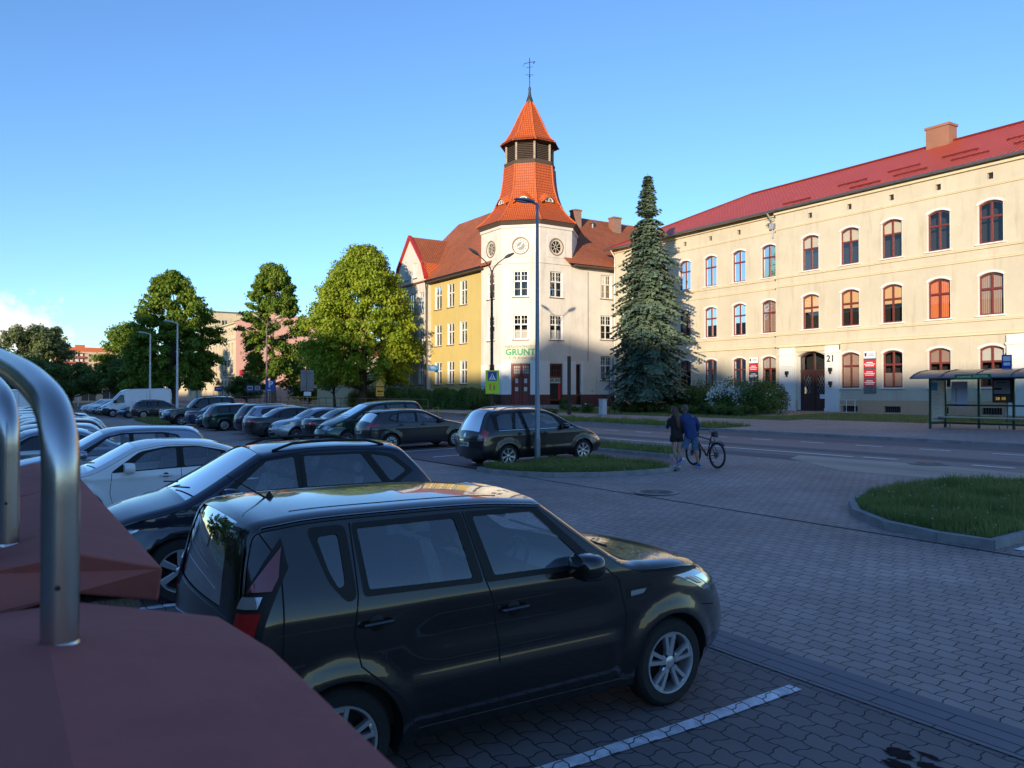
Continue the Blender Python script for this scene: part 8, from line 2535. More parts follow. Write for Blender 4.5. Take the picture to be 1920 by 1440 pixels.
mb = MB(); mb.box((-.01, -.11, .35), (.01, .11, .72)); mb.box((-.014, -.05, .52), (-.0105, .05, .6), 1); mb.build('notice', [M_swhite, mat('notice_pink', (.5, .2, .25), .6)], T)
T = empty('marker_stick', (37.0, 26.2, gz(37)+.05), 0, 'thin pale stake in the lawn left of the bus shelter', 'stake')
mb = MB(); mb.tube([(0, 0, -.1), (0, 0, .5)], .022, 6); mb.box((-.02, -.03, .38), (.02, .03, .5)); mb.build('stake', M_greywood, T)
T = empty('thin_pole', (35.4, 42.4, gz(35)), 0, 'thin rusty pole with a short cross bar before the wing of the tower building', 'pole')
mb = MB(); mb.tube([(0, 0, -.1), (0, 0, 2.95)], .025, 8); mb.tube([(0, 0, 2.9), (.25, -.25, 2.92)], .02, 6); mb.build('pole', M_rustpole, T)
mb = MB(); mb.tube([(0, 0, 1.2), (.5, -.9, 0)], .035, 6); mb.build('strut', M_rustpole, T)
T = empty('bicycle_stand', (46.0, 31.9, 1.1), 0, 'low white steel handrail frame beside the door of the cream building', 'handrail')
for k in range(3):
 mb = MB(); mb.tube([(0, -k*.62, -.1), (0, -k*.62, .8)], .025, 6); mb.build('post', M_winwhite, T)
mb = MB(); mb.tube([(0, .1, .78), (0, -1.35, .78)], .02, 6); mb.tube([(0, .1, .45), (0, -1.35, .45)], .015, 6); mb.build('rail', M_winwhite, T)

# ---------------- bus shelter
def shelter():
 zb = gz(33.6)+.10
 T = empty('bus_shelter', (34.2, 18.5, zb), 0, 'green bus shelter with curved roof, bench and posters before the cream building', 'bus shelter')
 g = mat('shelter_green', (.012, .060, .035), .45, .3)
 H = 2.12
 ys = (0, -1.4, -2.75, -4.1, -5.45)
 for y in ys:
  mb = MB(); mb.box((-.04, y-.04, -.15), (.04, y+.04, H)); mb.build('post', g, T)
 for y in (0, -5.45):
  mb = MB(); mb.box((-1.22, y-.035, -.15), (-1.14, y+.035, H)); mb.build('post', g, T)
 for (z, x0, x1) in ((.22, -.045, .045), (.98, -.03, .03), (2.1, -.05, .05)):
  mb = MB(); mb.box((x0, -5.45, z-.04), (x1, 0, z+.03)); mb.build('rail', g, T)
 for z in (.22, 2.08):
  mb = MB(); mb.box((-1.18, -.034, z-.05), (-.03, .034, z+.05)); mb.build('rail', g, T)
 mb = MB(); mb.box((-1.20, -5.45, 2.06), (-1.12, .0, 2.16)); mb.build('rail', g, T)
 # curved translucent roof
 pts = [(-1.75, 2.12), (-1.45, 2.27), (-1.0, 2.40), (-.4, 2.47), (.1, 2.45), (.35, 2.40)]
 mb = MB(); n_ = len(pts)
 vs = [(x, .55, z) for x, z in pts]+[(x, -6.0, z) for x, z in pts]+[(x, .55, z-.015) for x, z in pts]+[(x, -6.0, z-.015) for x, z in pts]
 mb.add(vs, [(i, i+1, n_+i+1, n_+i) for i in range(n_-1)]+[(2*n_+i, 3*n_+i, 3*n_+i+1, 2*n_+i+1) for i in range(n_-1)])
 mb.build('roof', mat('smoky_roof_sheet', (.11, .09, .09), .25, .1, var=.2), T, smooth=40, recalc=False)
 mb = MB()
 for y in (.55, -.7, -2.05, -3.4, -4.7, -6.0): mb.tube([(x, y, z+.012) for x, z in pts], .018, 6)
 mb.tube([(-1.75, .55, 2.11), (-1.75, -6, 2.11)], .03, 6); mb.build('roof_rib', M_zinc, T)
 mb = MB(); mb.box((-1.80, -2.75, 2.06), (-1.77, -1.35, 2.24)); sg = mb.build('name_board', mat('board_green', (.012, .16, .09), .5), T)
 text_mesh('lettering', 'przystanek  SĄDOWA', .125, mat('pale_yellow_text', (.55, .6, .3), .6), (-1.806, -2.05, 2.15), -Y_, Z_, -X_, sg, bold=.004)
 # glass panes of the back and side
 for a, b in zip(ys[:-1], ys[1:]):
  mb = MB(); mb.box((-.004, b+.05, .3), (.004, a-.05, 2.05)); mb.build('glass_pane', glass_mat('shelter_glass', (.86, .9, .88), ior=1.35), T)
 # side poster
 mb = MB(); mb.box((-1.13, -.012, .3), (-.06, .012, 2.02)); mb.box((-1.12, -.016, 1.60), (-.62, -.0125, 1.95), 1)
 for k in range(18):
  z = 1.5-k*.062
  mb.box((-1.08, -.0165, z), (-1.08+.25+.55*((k*37 % 10)/10), -.0125, z+.012), 2)
 mb.box((-1.0, -.0165, .36), (-.3, -.0125, .42), 3)
 mb.build('poster', [mat('poster_paper', (.62, .60, .52), .6, var=.06), mat('poster_blue', (.04, .25, .45), .6), mat('poster_ink', (.30, .28, .27), .7), mat('poster_mark', (.15, .2, .3), .7)], T)
 mb = MB(); mb.box((-.03, -.95, .92), (-.012, -.28, 1.98)); mb.box((-.034, -.5, 1.1), (-.031, -.46, 1.7), 1); mb.build('paper_notice', [mat('white_paper', (.55, .56, .66), .7), mat('poster_ink', (.3, .28, .27), .7)], T)
 # timetable case with amber display
 mb = MB(); mb.box((-.10, -2.72, 1.10), (-.02, -1.98, 2.06)); tc_ = mb.build('timetable_case', M_blackm, T)
 mb = MB(); mb.box((-.104, -2.66, 1.46), (-.1005, -2.04, 2.0)); mb.box((-.108, -2.35, 1.62), (-.1045, -2.06, 1.70), 1); mb.box((-.108, -2.55, 1.9), (-.1045, -2.15, 1.93), 1); mb.build('timetable', [mat('case_sheet', (.26, .27, .28), .4), M_blackm], tc_)
 mb = MB(); mb.box((-.104, -2.66, 1.14), (-.1005, -2.04, 1.40)); dp_ = mb.build('display', mat('display_brown', (.07, .05, .02), .3), tc_)
 text_mesh('display_digits', '20 10', .17, mat('display_amber', (.9, .5, .08), .5, emis=.25), (-.107, -2.30, 1.26), -Y_, Z_, -X_, dp_)
 # bench
 mb = MB()
 for k in range(3): mb.box((-.62+k*.13, -5.3, .46), (-.52+k*.13, .1, .50))
 mb.build('bench_seat', mat('bench_pale', (.48, .48, .48), .5), T)
 mb = MB()
 for y in ys[:-1]: mb.box((-.6, y-.03, .36), (.0, y+.03, .42))
 mb.build('bench_bracket', g, T)
 mb = MB()
 for y in (-.2, -2.2, -4.4): mb.box((-.02, y-.02, -.15), (.02, y+.02, .2))
 mb.build('foot', M_zinc, T)
shelter()
T = empty('bus_stop_sign', (34.95, 16.35, gz(35)+.1), 0, 'blue and white bus stop flag rising behind the shelter roof', 'bus stop sign')
mb = MB(); mb.tube([(0, 0, -.1), (.0, -.02, 2.6), (0, .06, 3.1)], .03, 8); mb.build('pole', M_zinc, T)
u, n = frame_for((-1, -.4, 0))
plate(T, u, n, rect(.36, .58), 2.75, .035, M_sblue); plate(T, u, n, rect(.26, .20), 2.88, .041, M_swhite, 'white_field'); plate(T, u, n, rect(.24, .13), 2.66, .041, M_swhite, 'white_field')
# ------------------------------------------------------------------ people and the bicycle
def skin(name, verts, edges, m, parent=None, sub=2):
 """verts: name -> (x,y,z,rx[,ry]); one connected graph grown by a Skin modifier"""
 bm = bmesh.new()
 sl = bm.verts.layers.skin.verify()
 V = {}
 for i, (k, p) in enumerate(verts.items()):
  v = bm.verts.new(p[:3]); v[sl].radius = (p[3], p[4] if len(p) > 4 else p[3]); v[sl].use_root = (i == 0); V[k] = v
 for a, b in edges: bm.edges.new((V[a], V[b]))
 me = bpy.data.meshes.new(name); bm.to_mesh(me); bm.free()
 me.materials.append(m)
 o = link(name, me, parent)
 md = o.modifiers.new('skin', 'SKIN'); md.use_smooth_shade = True
 ss = o.modifiers.new('sub', 'SUBSURF'); ss.levels = sub; ss.render_levels = sub
 return o
def chain(*ks): return [(a, b) for a, b in zip(ks[:-1], ks[1:])]

M_skin = mat('skin', (.42, .25, .18), .6)
M_skin2 = mat('skin_tanned', (.36, .20, .14), .6)
M_hairbrown = mat('long_auburn_hair', (.085, .030, .018), .5, var=.4, scale=30, stretch=(1, 1, .1))
M_hairshort = mat('short_grey_brown_hair', (.10, .08, .06), .8, var=.3, scale=40)
M_hoodie = mat('black_hooded_top', (.018, .015, .020), .9, var=.3, scale=10, bump=.4)
M_shorts = mat('black_shorts', (.012, .008, .010), .85, var=.2, scale=12)
M_jacket = mat('navy_jacket', (.014, .040, .16), .75, var=.25, scale=8, bump=.5, bscale=14)
M_denim = mat('blue_denim', (.085, .16, .27), .9, var=.25, scale=14, bump=.4)
M_shoeblue = mat('royal_blue_shoe', (.015, .07, .40), .6)
M_shoewhite = mat('white_shoe', (.62, .64, .68), .6)
M_sole = mat('white_sole', (.6, .6, .6), .7)

def garment(T, name, m, rings, limbs):
 """cloth: a lofted trunk from elliptic rings and tapering sleeves or legs let into it"""
 mb = MB(); k = 18; vs = []
 for j, (x, y, z, rx, ry) in enumerate(rings):
  for i in range(k):
   a = 2*math.pi*i/k; q = 1+.03*math.sin(3*a+j*1.7)
   c_, s_ = math.cos(a), math.sin(a)
   vs.append((x+rx*q*math.copysign(abs(c_)**.85, c_), y+ry*q*math.copysign(abs(s_)**.85, s_), z))
 n = len(rings)
 mb.add(vs, [(j*k+i, j*k+(i+1) % k, (j+1)*k+(i+1) % k, (j+1)*k+i) for j in range(n-1) for i in range(k)]+[tuple(range(k))[::-1], tuple((n-1)*k+i for i in range(k))])
 for pts in limbs: mb.tube([p[:3] for p in pts], [p[3] for p in pts], 12)
 return mb.build(name, m, T, smooth=50)
def hand(v, e, wrist, d, side, key):
 """palm and five separate fingers growing from the wrist; d = pointing direction, side = thumb direction"""
 w_ = Vector(wrist); d = Vector(d).normalized(); s = Vector(side).normalized(); b = d.cross(s).normalized()
 pl = w_+d*.045; v[key+'p'] = (*pl, .030, .018); e.append((key+'w', key+'p'))
 for i, (o, l) in enumerate(((.030, .068), (.010, .078), (-.010, .072), (-.030, .058))):
  k = w_+d*.085+s*o; m_ = k+d*l*.5+b*.012; t = k+d*l*.85+b*.035
  v[key+'k%d' % i] = (*k, .011); v[key+'m%d' % i] = (*m_, .009); v[key+'t%d' % i] = (*t, .0075)
  e += [(key+'p', key+'k%d' % i), (key+'k%d' % i, key+'m%d' % i), (key+'m%d' % i, key+'t%d' % i)]
 t0 = w_+d*.045+s*.045; t1 = t0+d*.035+s*.012+b*.01
 v[key+'h0'] = (*t0, .012); v[key+'h1'] = (*t1, .009); e += [(key+'p', key+'h0'), (key+'h0', key+'h1')]

def head(T, c, R, yaw, hair_m, skin_m, long_hair=None, key=''):
 """head with face facing yaw (local +y = away from the viewer), joined to the body by its neck"""
 cx, cy, cz = c
 mb = MB(); nu, nv = 20, 14
 f = Vector((math.sin(yaw), math.cos(yaw), 0)); s = Vector((f.y, -f.x, 0))
 vs = []
 for j in range(nv+1):
  ph = math.pi*j/nv; z = math.cos(ph); r = math.sin(ph)
  for i in range(nu):
   a = 2*math.pi*i/nu; fx, sx = math.cos(a), math.sin(a)
   w_ = .78*r; l = .96*r
   jaw = max(0, -z-.1)
   l2 = l*(1-.25*jaw) + (.12*jaw*r if fx > 0 else -.25*jaw*r)*abs(fx)
   p = Vector((cx, cy, cz))+f*(l2*fx*R*.88)+s*(w_*(1-.25*jaw)*sx*R)+Z_*z*R*1.12
   # nose, brow, eye sockets, chin
   if fx > .9 and -.35 < z < .05: p += f*R*.16*(1-abs(z+.15)/.25)
   if fx > .6 and .05 < z < .2: p += f*R*.03
   vs.append(tuple(p))
 fs = [(j*nu+i, j*nu+(i+1) % nu, (j+1)*nu+(i+1) % nu, (j+1)*nu+i) for j in range(nv) for i in range(nu)]
 mb.add(vs, fs)
 # ears
 for q in (1, -1):
  mb.lathe([(.001, -.012), (.022, -.008), (.028, .004), (.001, .012)], 10, tuple(Vector((cx, cy, cz-.005))+s*q*R*.78), 'x')
 H = mb.build('head', skin_m, T, smooth=True)
 mb = MB()
 for q in (1, -1):
  mb.lathe([(.001, -.011), (.010, 0), (.001, .011)], 8, tuple(Vector((cx, cy, cz+.005))+f*R*.80+s*q*R*.30))
 mb.build('eyes', M_trim, H)
 mb = MB(); mb.obox(Vector((cx, cy, cz-R*.52))+f*R*.80, s, Z_, f, (-.022, -.004, 0), (.022, .004, .006)); mb.build('mouth', mat('lips', (.30, .10, .09), .6), H)
 mb = MB(); vs = []
 for j in range(8):
  ph = math.pi*.62*j/7; z = math.cos(ph); r = math.sin(ph)
  for i in range(nu):
   a = 2*math.pi*i/nu; fx, sx = math.cos(a), math.sin(a)
   k = 1.07+.02*math.sin(i*2.3+j)
   if fx > .3 and z < .35: k = .93
   vs.append(tuple(Vector((cx, cy, cz))+f*(r*fx*R*.88*k)+s*(.80*r*sx*R*k)+Z_*z*R*1.14*k*(1 if z > 0 else .95)))
 mb.add(vs, [(j*nu+i, j*nu+(i+1) % nu, (j+1)*nu+(i+1) % nu, (j+1)*nu+i) for j in range(7) for i in range(nu)])
 hr = mb.build('hair', hair_m, T, smooth=True)
 if long_hair:
  mb = MB(); prev = None; vs = []
  for (x, y, z, w_, t) in long_hair:
   for i in range(12):
    a = 2*math.pi*i/12
    vs.append((x+w_*math.cos(a)*(1+.08*math.sin(i*3+z*20)), y+t*math.sin(a), z))
  n = len(long_hair)
  mb.add(vs, [(j*12+i, j*12+(i+1) % 12, (j+1)*12+(i+1) % 12, (j+1)*12+i) for j in range(n-1) for i in range(12)]+[tuple(range((n-1)*12, n*12))])
  mb.build('ponytail', hair_m, T, smooth=True)

def shoe(T, ankle, direction, m, key, tilt=0.0, L_=.26):
 d = Vector(direction).normalized(); s = Vector((d.y, -d.x, 0)).normalized(); up = s.cross(d).normalized()
 if up.z < 0: up = -up
 A = Vector(ankle)
 prof = [(-.085, .030, .055), (-.06, .040, .085), (.0, .042, .080), (.06, .046, .058), (.12, .048, .042), (.165, .038, .028), (.18, .015, .015)]
 vs = []
 for (t, w_, h) in prof:
  for k in range(10):
   a = math.pi*k/9
   vs.append(tuple(A+d*t*L_/.26+s*w_*math.cos(a)+up*(-.085+h*max(0, math.sin(a))**.8)))
 fs = []
 for i in range(len(prof)-1):
  for k in range(9): fs.append((i*10+k, i*10+k+1, (i+1)*10+k+1, (i+1)*10+k))
  fs.append((i*10, (i+1)*10, (i+1)*10+9, i*10+9))
 fs += [tuple(range(10))[::-1], tuple(len(vs)-10+k for k in range(10))]
 mb = MB(); mb.add(vs, fs)
 o = mb.build('shoe', m, T, smooth=50)
 mb = MB(); out_ = []
 for (t, w_, h) in prof: out_.append((t*L_/.26, w_+.003))
 poly = [(t, w_) for t, w_ in out_]+[(t, -w_) for t, w_ in out_[::-1]]
 mb.prism(poly, lambda a, b: tuple(A+d*a+s*b+up*-.100), lambda a, b: tuple(A+d*a+s*b+up*-.080)); mb.build('sole', M_sole, o)

def woman():
 zg = gz(15.4)+.03
 T = empty('person', (15.40, 15.62, zg), -YAW, 'long-haired person in black hooded top and black shorts walking away left of the bicycle', 'person', 'couple walking away')
 v, e = {}, []
 v['pel'] = (0, 0, .88, .125, .10); v['wai'] = (-.01, 0, 1.02, .105, .085); v['che'] = (-.03, 0, 1.22, .125, .095); v['nkb'] = (-.045, 0, 1.36, .06); v['nk'] = (-.05, .01, 1.42, .045)
 e += chain('pel', 'wai', 'che', 'nkb', 'nk')
 for sx, K in ((-1, 'l'), (1, 'r')):
  v[K+'sh'] = (-.03+sx*.15, 0, 1.33, .052)
  e += [('che', K+'sh')]
 v['lel'] = (-.235, .03, 1.09, .036); v['lw'] = (-.20, .22, 1.08, .024)
 v['rel'] = (.175, -.03, 1.08, .036); v['rw'] = (.16, .08, .86, .024)
 e += [('lsh', 'lel'), ('lel', 'lw'), ('rsh', 'rel'), ('rel', 'rw')]
 hand(v, e, (-.20, .22, 1.08), (0.1, 1, .1), (.8, 0, .5), 'l'); hand(v, e, (.16, .08, .86), (0, .1, -1), (-.3, 1, 0), 'r')
 v['lhp'] = (-.085, 0, .84, .085); v['lkn'] = (-.055, .04, .47, .052, .055); v['lca'] = (-.01, 0, .31, .050); v['lan'] = (.03, -.01, .09, .032)
 v['rhp'] = (.085, 0, .84, .085); v['rkn'] = (.085, .03, .48, .052, .055); v['rca'] = (.105, -.10, .36, .048); v['ran'] = (.12, -.25, .24, .032)
 e += chain('pel', 'lhp', 'lkn', 'lca', 'lan')+chain('pel', 'rhp', 'rkn', 'rca', 'ran')
 skin('body', v, e, M_skin, T)
 garment(T, 'hooded_top', M_hoodie, [(.0, 0, .84, .165, .125), (0, 0, .92, .16, .12), (-.01, 0, 1.03, .14, .11), (-.025, 0, 1.18, .155, .12), (-.03, 0, 1.29, .175, .115), (-.04, 0, 1.36, .12, .09), (-.045, 0, 1.41, .06, .06)],
  [[(-.15, 0, 1.31, .068), (-.19, .0, 1.26, .062), (-.24, .03, 1.09, .052), (-.22, .10, 1.085, .046), (-.205, .19, 1.085, .040)], [(.10, 0, 1.31, .068), (.14, 0, 1.26, .062), (.18, -.03, 1.08, .052), (.17, .06, .90, .042)]])
 garment(T, 'shorts', M_shorts, [(0, 0, .80, .168, .13), (0, 0, .88, .158, .122), (0, 0, .98, .13, .10)],
  [[(-.08, .0, .84, .10), (-.082, .005, .76, .098), (-.08, .01, .70, .10)], [(.082, .0, .84, .10), (.085, .005, .76, .098), (.085, .01, .70, .10)]])
 head(T, (-.055, .02, 1.535), .105, -.35, M_hairbrown, M_skin,
   [(-.05, -.08, 1.58, .075, .03), (-.035, -.115, 1.50, .085, .045), (-.02, -.14, 1.38, .075, .04), (.0, -.145, 1.25, .065, .032), (.02, -.14, 1.12, .05, .024), (.03, -.135, 1.02, .02, .012)])
 shoe(T, (.03, -.005, .10), (-.35, .9, 0), M_shoewhite, 'l'); shoe(T, (.12, -.25, .25), (0, .72, -.7), M_shoewhite, 'r')
 mb = MB(); mb.box((-.24, .29, 1.09), (-.17, .30, 1.20)); mb.build('phone', M_shoewhite, T)
woman()

def man():
 zg = gz(15.85)+.03
 T = empty('person', (15.86, 15.30, zg), -YAW, 'short-haired person in navy jacket and denim shorts with blue shoes pushing the bicycle', 'person', 'couple walking away')
 v, e = {}, []
 v['pel'] = (-.16, 0, .86, .13, .105); v['wai'] = (-.19, 0, 1.0, .125, .10); v['che'] = (-.24, .02, 1.22, .15, .11); v['nkb'] = (-.29, .04, 1.40, .07); v['nk'] = (-.31, .05, 1.46, .055)
 e += chain('pel', 'wai', 'che', 'nkb', 'nk')
 v['lsh'] = (-.43, .02, 1.34, .062); v['rsh'] = (-.08, .02, 1.36, .062)
 v['lel'] = (-.52, .02, 1.10, .043); v['lw'] = (-.50, .17, 1.14, .028)
 v['rel'] = (.03, .02, 1.12, .043); v['rw'] = (.03, .20, .96, .028)
 e += chain('che', 'lsh', 'lel', 'lw')+chain('che', 'rsh', 'rel', 'rw')
 hand(v, e, (-.50, .17, 1.14), (.2, 1, .3), (.8, -.2, .4), 'l'); hand(v, e, (.03, .20, .96), (.15, .9, -.35), (-.9, .1, .2), 'r')
 v['rhp'] = (-.07, 0, .82, .09); v['rkn'] = (-.05, .05, .48, .058); v['rca'] = (-.01, .02, .31, .058); v['ran'] = (.03, -.01, .10, .036)
 v['lhp'] = (-.25, 0, .82, .09); v['lkn'] = (-.36, .02, .50, .058); v['lca'] = (-.44, -.06, .36, .056); v['lan'] = (-.52, -.16, .20, .036)
 e += chain('pel', 'rhp', 'rkn', 'rca', 'ran')+chain('pel', 'lhp', 'lkn', 'lca', 'lan')
 skin('body', v, e, M_skin2, T)
 garment(T, 'jacket', M_jacket, [(-.165, 0, .76, .175, .135), (-.17, 0, .86, .18, .14), (-.19, 0, 1.0, .165, .13), (-.22, .01, 1.15, .185, .135), (-.25, .02, 1.29, .215, .13), (-.27, .03, 1.38, .15, .10), (-.30, .04, 1.46, .075, .07)],
  [[(-.38, .02, 1.33, .085), (-.45, .02, 1.27, .078), (-.525, .02, 1.10, .062), (-.51, .09, 1.12, .055), (-.505, .14, 1.135, .048)], [(-.12, .02, 1.34, .085), (-.05, .02, 1.28, .078), (.035, .02, 1.12, .062), (.032, .10, 1.04, .055), (.032, .17, .985, .048)]])
 garment(T, 'denim_shorts', M_denim, [(-.16, 0, .76, .175, .135), (-.16, 0, .84, .17, .132), (-.18, 0, .95, .145, .115)],
  [[(-.25, .0, .80, .105), (-.30, .01, .64, .098), (-.355, .018, .50, .086)], [(-.07, .0, .80, .105), (-.06, .025, .64, .098), (-.05, .045, .47, .086)]])
 head(T, (-.32, .07, 1.565), .110, -.7, M_hairshort, M_skin2)
 shoe(T, (.03, -.01, .10), (-.1, .95, 0), M_shoeblue, 'r', L_=.29); shoe(T, (-.52, -.16, .21), (-.55, .6, -.5), M_shoeblue, 'l', L_=.29)
man()

def bicycle():
 a, b = Vector((15.98, 14.70)), Vector((16.20, 15.83))
 d = (b-a).normalized()
 zg = gz(a.x)+.03
 T = empty('bicycle', (a.x, a.y, zg), math.atan2(d.y, d.x), 'black mountain bicycle with saddle bag and rear mudguard pushed by the walking couple', 'bicycle')
 WB, R = 1.09, .345
 fr = mat('bicycle_black', (.015, .015, .017), .35, .3, coat=.6)
 for x in (0, WB):
  mb = MB(); mb.tube([(x+R*.955*math.cos(t), 0, R+R*.955*math.sin(t)) for t in [i*math.pi/20 for i in range(41)]], .026, 8, cap=False)
  wh = mb.build('wheel', M_tyre, T, smooth=True)
  mb = MB(); mb.tube([(x+R*.86*math.cos(t), 0, R+R*.86*math.sin(t)) for t in [i*math.pi/20 for i in range(41)]], .010, 6, cap=False); mb.build('rim', fr, wh)
  mb = MB()
  for k in range(28):
   t = k*2*math.pi/28
   mb.tube([(x, (.03 if k % 2 else -.03), R), (x+R*.86*math.cos(t), 0, R+R*.86*math.sin(t))], .0016, 3, cap=False)
  mb.lathe([(.02, -.045), (.03, -.02), (.03, .02), (.02, .045)], 10, (x, 0, R), 'y', cap=True); mb.build('spokes', M_zinc, wh)
  mb = MB(); mb.lathe([(.03, .04), (.085, .04), (.085, .044), (.03, .044)], 20, (x, 0, R), 'y'); mb.build('brake_disc', M_zinc, wh)
 bb = (.44, 0, .30); st = (.27, 0, .80); hd0 = (.86, 0, .82); hd1 = (.90, 0, .70)
 mb = MB(); mb.tube([bb, st], .018, 8); mb.tube([(.30, 0, .74), hd0], .020, 8); mb.tube([bb, hd1], .024, 8); mb.tube([hd1, hd0, (.845, 0, .90)], .022, 8)
 for s in (-1, 1):
  mb.tube([(.42, s*.03, .30), (0, s*.06, R)], .011, 6); mb.tube([(.29, s*.02, .72), (0, s*.06, R)], .010, 6)
 mb.build('frame', fr, T, smooth=60)
 mb = MB()
 for s in (-1, 1): mb.tube([(.90, s*.06, .68), (.97, s*.06, .50), (WB, s*.055, R)], .017, 8)
 mb.tube([(.90, -.06, .68), (.90, .06, .68)], .018, 8); mb.build('fork', fr, T, smooth=60)
 mb = MB(); mb.tube([(.845, 0, .90), (.86, 0, .98)], .014, 8); mb.tube([(.80, -.33, 1.0), (.86, -.12, .99), (.88, 0, .98), (.86, .12, .99), (.80, .33, 1.0)], .012, 8)
 for s in (-1, 1): mb.tube([(.795, s*.34, 1.0), (.82, s*.22, 1.0)], .017, 8)
 mb.build('handlebar', fr, T, smooth=60)
 mb = MB(); mb.tube([st, (.23, 0, .94)], .013, 8); mb.build('seat_post', M_zinc, T)
 mb = MB(); vs = []
 for (x, w_, z) in ((.08, .075, .975), (.14, .07, .965), (.22, .035, .96), (.33, .018, .965), (.36, .008, .96)):
  vs += [(x, -w_, z-.02), (x, -w_*.8, z), (x, w_*.8, z), (x, w_, z-.02)]
 mb.add(vs, [(i*4+k, i*4+k+1, (i+1)*4+k+1, (i+1)*4+k) for i in range(4) for k in range(3)]+[(0, 1, 2, 3), (16, 19, 18, 17)]); mb.build('saddle', M_trim, T, smooth=60)
 mb = MB(); mb.prism([(.02, .82), (.16, .84), (.18, .95), (.06, .95)], lambda p, q: (p, -.055, q), lambda p, q: (p, .055, q)); mb.build('saddle_bag', M_plastic, T, smooth=30)
 mb = MB(); pts = [(.0+R*1.14*math.cos(t), R+R*1.14*math.sin(t)) for t in [math.pi*.30+i*math.pi*.06 for i in range(9)]]
 mb.add([(x, s*.028, z) for x, z in pts for s in (-1, 1)], [(2*i, 2*i+2, 2*i+3, 2*i+1) for i in range(8)]); mb.tube([(.16, 0, .80), (pts[2][0], 0, pts[2][1])], .01, 5); mb.build('mudguard', M_plastic, T)
 mb = MB(); mb.lathe([(.07, -.045), (.09, -.047), (.09, -.05), (.07, -.052)], 20, (.44, 0, .30), 'y'); mb.tube([(.44, -.06, .30), (.40, -.07, .13)], .010, 6); mb.tube([(.44, .06, .30), (.48, .07, .47)], .010, 6)
 mb.box((.35, -.16, .12), (.44, -.07, .14)); mb.box((.44, .07, .46), (.53, .16, .48)); mb.tube([(.44, -.05, .385), (0, -.05, .385)], .004, 4); mb.tube([(.44, -.05, .215), (0, -.05, .30)], .004, 4); mb.build('crank', M_trim, T)
bicycle()

# ------------------------------------------------------------------ near wall caps and steel rails
M_redcap = plaster('dark_red_painted_concrete', (.40, .125, .105), .18, (.62, .66, .72), .7)
M_roughc = mat('rough_concrete', (.16, .13, .10), .95, var=.4, scale=18, bump=1.0, bscale=60)
M_steel = mat('brushed_stainless', (.52, .50, .48), .26, 1.0, var=.05, scale=4, bump=.01, bscale=120)
def bevel_obj(o, w_=.006, seg=2):
 m_ = o.modifiers.new('bevel', 'BEVEL'); m_.width = w_; m_.segments = seg; m_.limit_method = 'ANGLE'; m_.angle_limit = rad(25)
T = empty('pier', (0.05, 1.22, 0), 0, 'near wall pier with dark red hipped concrete cap carrying the larger steel rail', 'pier')
def L_(x, y, z): return (x-.05, y-1.22, z)
mb = MB()
E = [(.332, -.9, 1.962), (.332, 1.15, 1.960), (.328, 1.47, 1.932), (.125, 1.735, 1.928), (-.12, 1.70, 1.932), (-.235, 1.20, 1.958), (-.235, -.9, 1.958)]
top = [L_(*p) for p in E]; low = [L_(p[0], p[1], p[2]-.085) for p in E]
Pk = L_(.052, 1.215, 2.002); Pn = L_(.062, -.9, 2.002)
vs = top+low+[Pk, Pn]
fs = [(0, 1, 14, 15), (1, 2, 14), (2, 3, 14), (3, 4, 14), (4, 5, 14), (5, 6, 15, 14)]
fs += [(i, 7+i, 7+(i+1) % 7, (i+1) % 7) for i in range(7)]+[tuple(range(7, 14))]
mb.add(vs, fs); cap = mb.build('cap', M_redcap, T); bevel_obj(cap, .008, 3)
mb = MB(); mb.prism([(p[0]*.9+.003, p[1]-.03 if p[1] > 1.3 else p[1]) for p in E], lambda a, b: L_(a, b, -.2), lambda a, b: L_(a, b, 1.86)); mb.build('shaft', M_roughc, T)
T = empty('wall', (0.0, 3.1, 0), 0, 'low rough wall with dark red gabled coping running away beyond the near pier', 'wall')
def L2(x, y, z): return (x, y-3.1, z)
mb = MB()
sec = [(.295, 1.952), (.13, 2.0), (-.03, 1.968), (-.25, 1.94)]
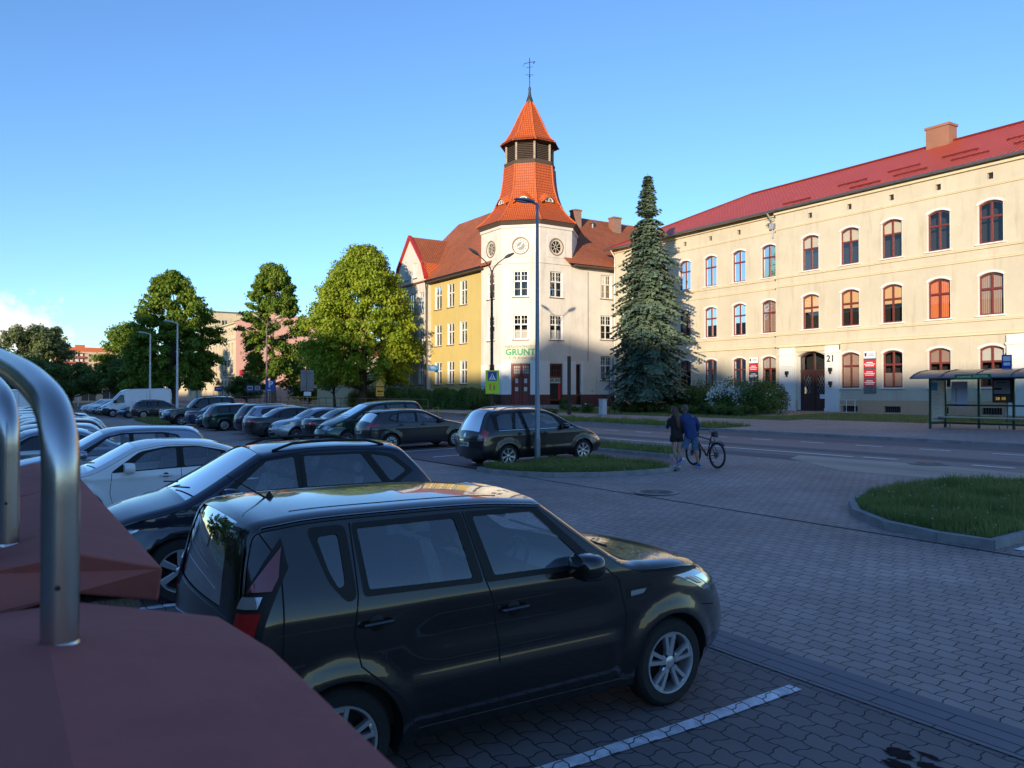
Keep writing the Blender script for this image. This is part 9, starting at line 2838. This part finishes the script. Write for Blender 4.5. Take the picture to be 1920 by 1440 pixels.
for (ya, yb) in ((1.855, 3.1), (3.103, 4.35)):
 a = [L2(x, ya+(0.0 if i in (0, 1) else .05), z) for i, (x, z) in enumerate(sec)]+[L2(x, ya+(0 if i else .05), z-.085) for i, (x, z) in list(enumerate(sec))[::-1]]
 b_ = [L2(x, yb, z) for (x, z) in sec]+[L2(x, yb, z-.085) for (x, z) in sec[::-1]]
 n_ = len(a)
 mb.add(a+b_, [(i, (i+1) % n_, n_+(i+1) % n_, n_+i) for i in range(n_)]+[tuple(range(n_))[::-1], tuple(range(n_, 2*n_))])
cp = mb.build('coping', M_redcap, T); bevel_obj(cp, .008, 3)
mb = MB(); mb.box(L2(-.22, 1.90, -.2), L2(.255, 4.33, 1.885)); mb.build('masonry', M_roughc, T)
mb = MB(); mb.box(L2(-3.5, 4.34, -.2), L2(.25, 4.60, 1.0)); mb.build('masonry', M_roughc, T)

def rail(x, y, r, label, zb, dz=0, ln_=.9):
 T = empty('handrail', (x, y, 0), 0, label, 'handrail', 'bent steel rails on the wall')
 hx, hy, R_ = -.13, .99, .09
 pts = [(0, 0, zb-.01), (0, 0, 2.15)]
 f = lambda q, z: (hx*q, hy*q, z+dz)
 pf = catmull([(0, 2.17), (0, 2.225), (.007, 2.258), (.024, 2.284), (.052, 2.305), (.095, 2.322), (.16, 2.337), (.273, 2.357), (.5, 2.384), (max(.72, ln_), 2.384+.1*(max(.72, ln_)-.5))], .02)[0]
 pts = [(0, 0, zb-.01)]+[f(q, z) for q, z in pf]
 e1, z1 = pf[-1]
 pts += [f(e1+R_*math.sin(t), z1-R_+R_*math.cos(t)) for t in [rad(10)+i*rad(80)/8 for i in range(1, 9)]]
 pts += [f(e1+R_, 1.9-dz)]
 mb = MB(); mb.tube(pts, r, 28); mb.build('tube', M_steel, T, smooth=60)
 mb = MB()
 mb.lathe([(r+.0025, zb-.012), (r+.0035, zb), (r+.001, zb+.006)], 24); mb.build('weld_ring', M_steel, T, smooth=40)
 mb = MB(); mb.lathe([(.001, -.002), (.0035, -.002), (.0035, .003), (.001, .004)], 8, (-.004, -r-.001, 2.075), 'y'); mb.build('bolt_hole', M_trim, T)
rail(.066, 1.215, .0232, 'nearer and larger bent steel rail standing on the pier cap', 1.995, 0, .72)
rail(.012, 2.19, .0235, 'farther bent steel rail at the left edge on the wall coping', 1.975, 0)
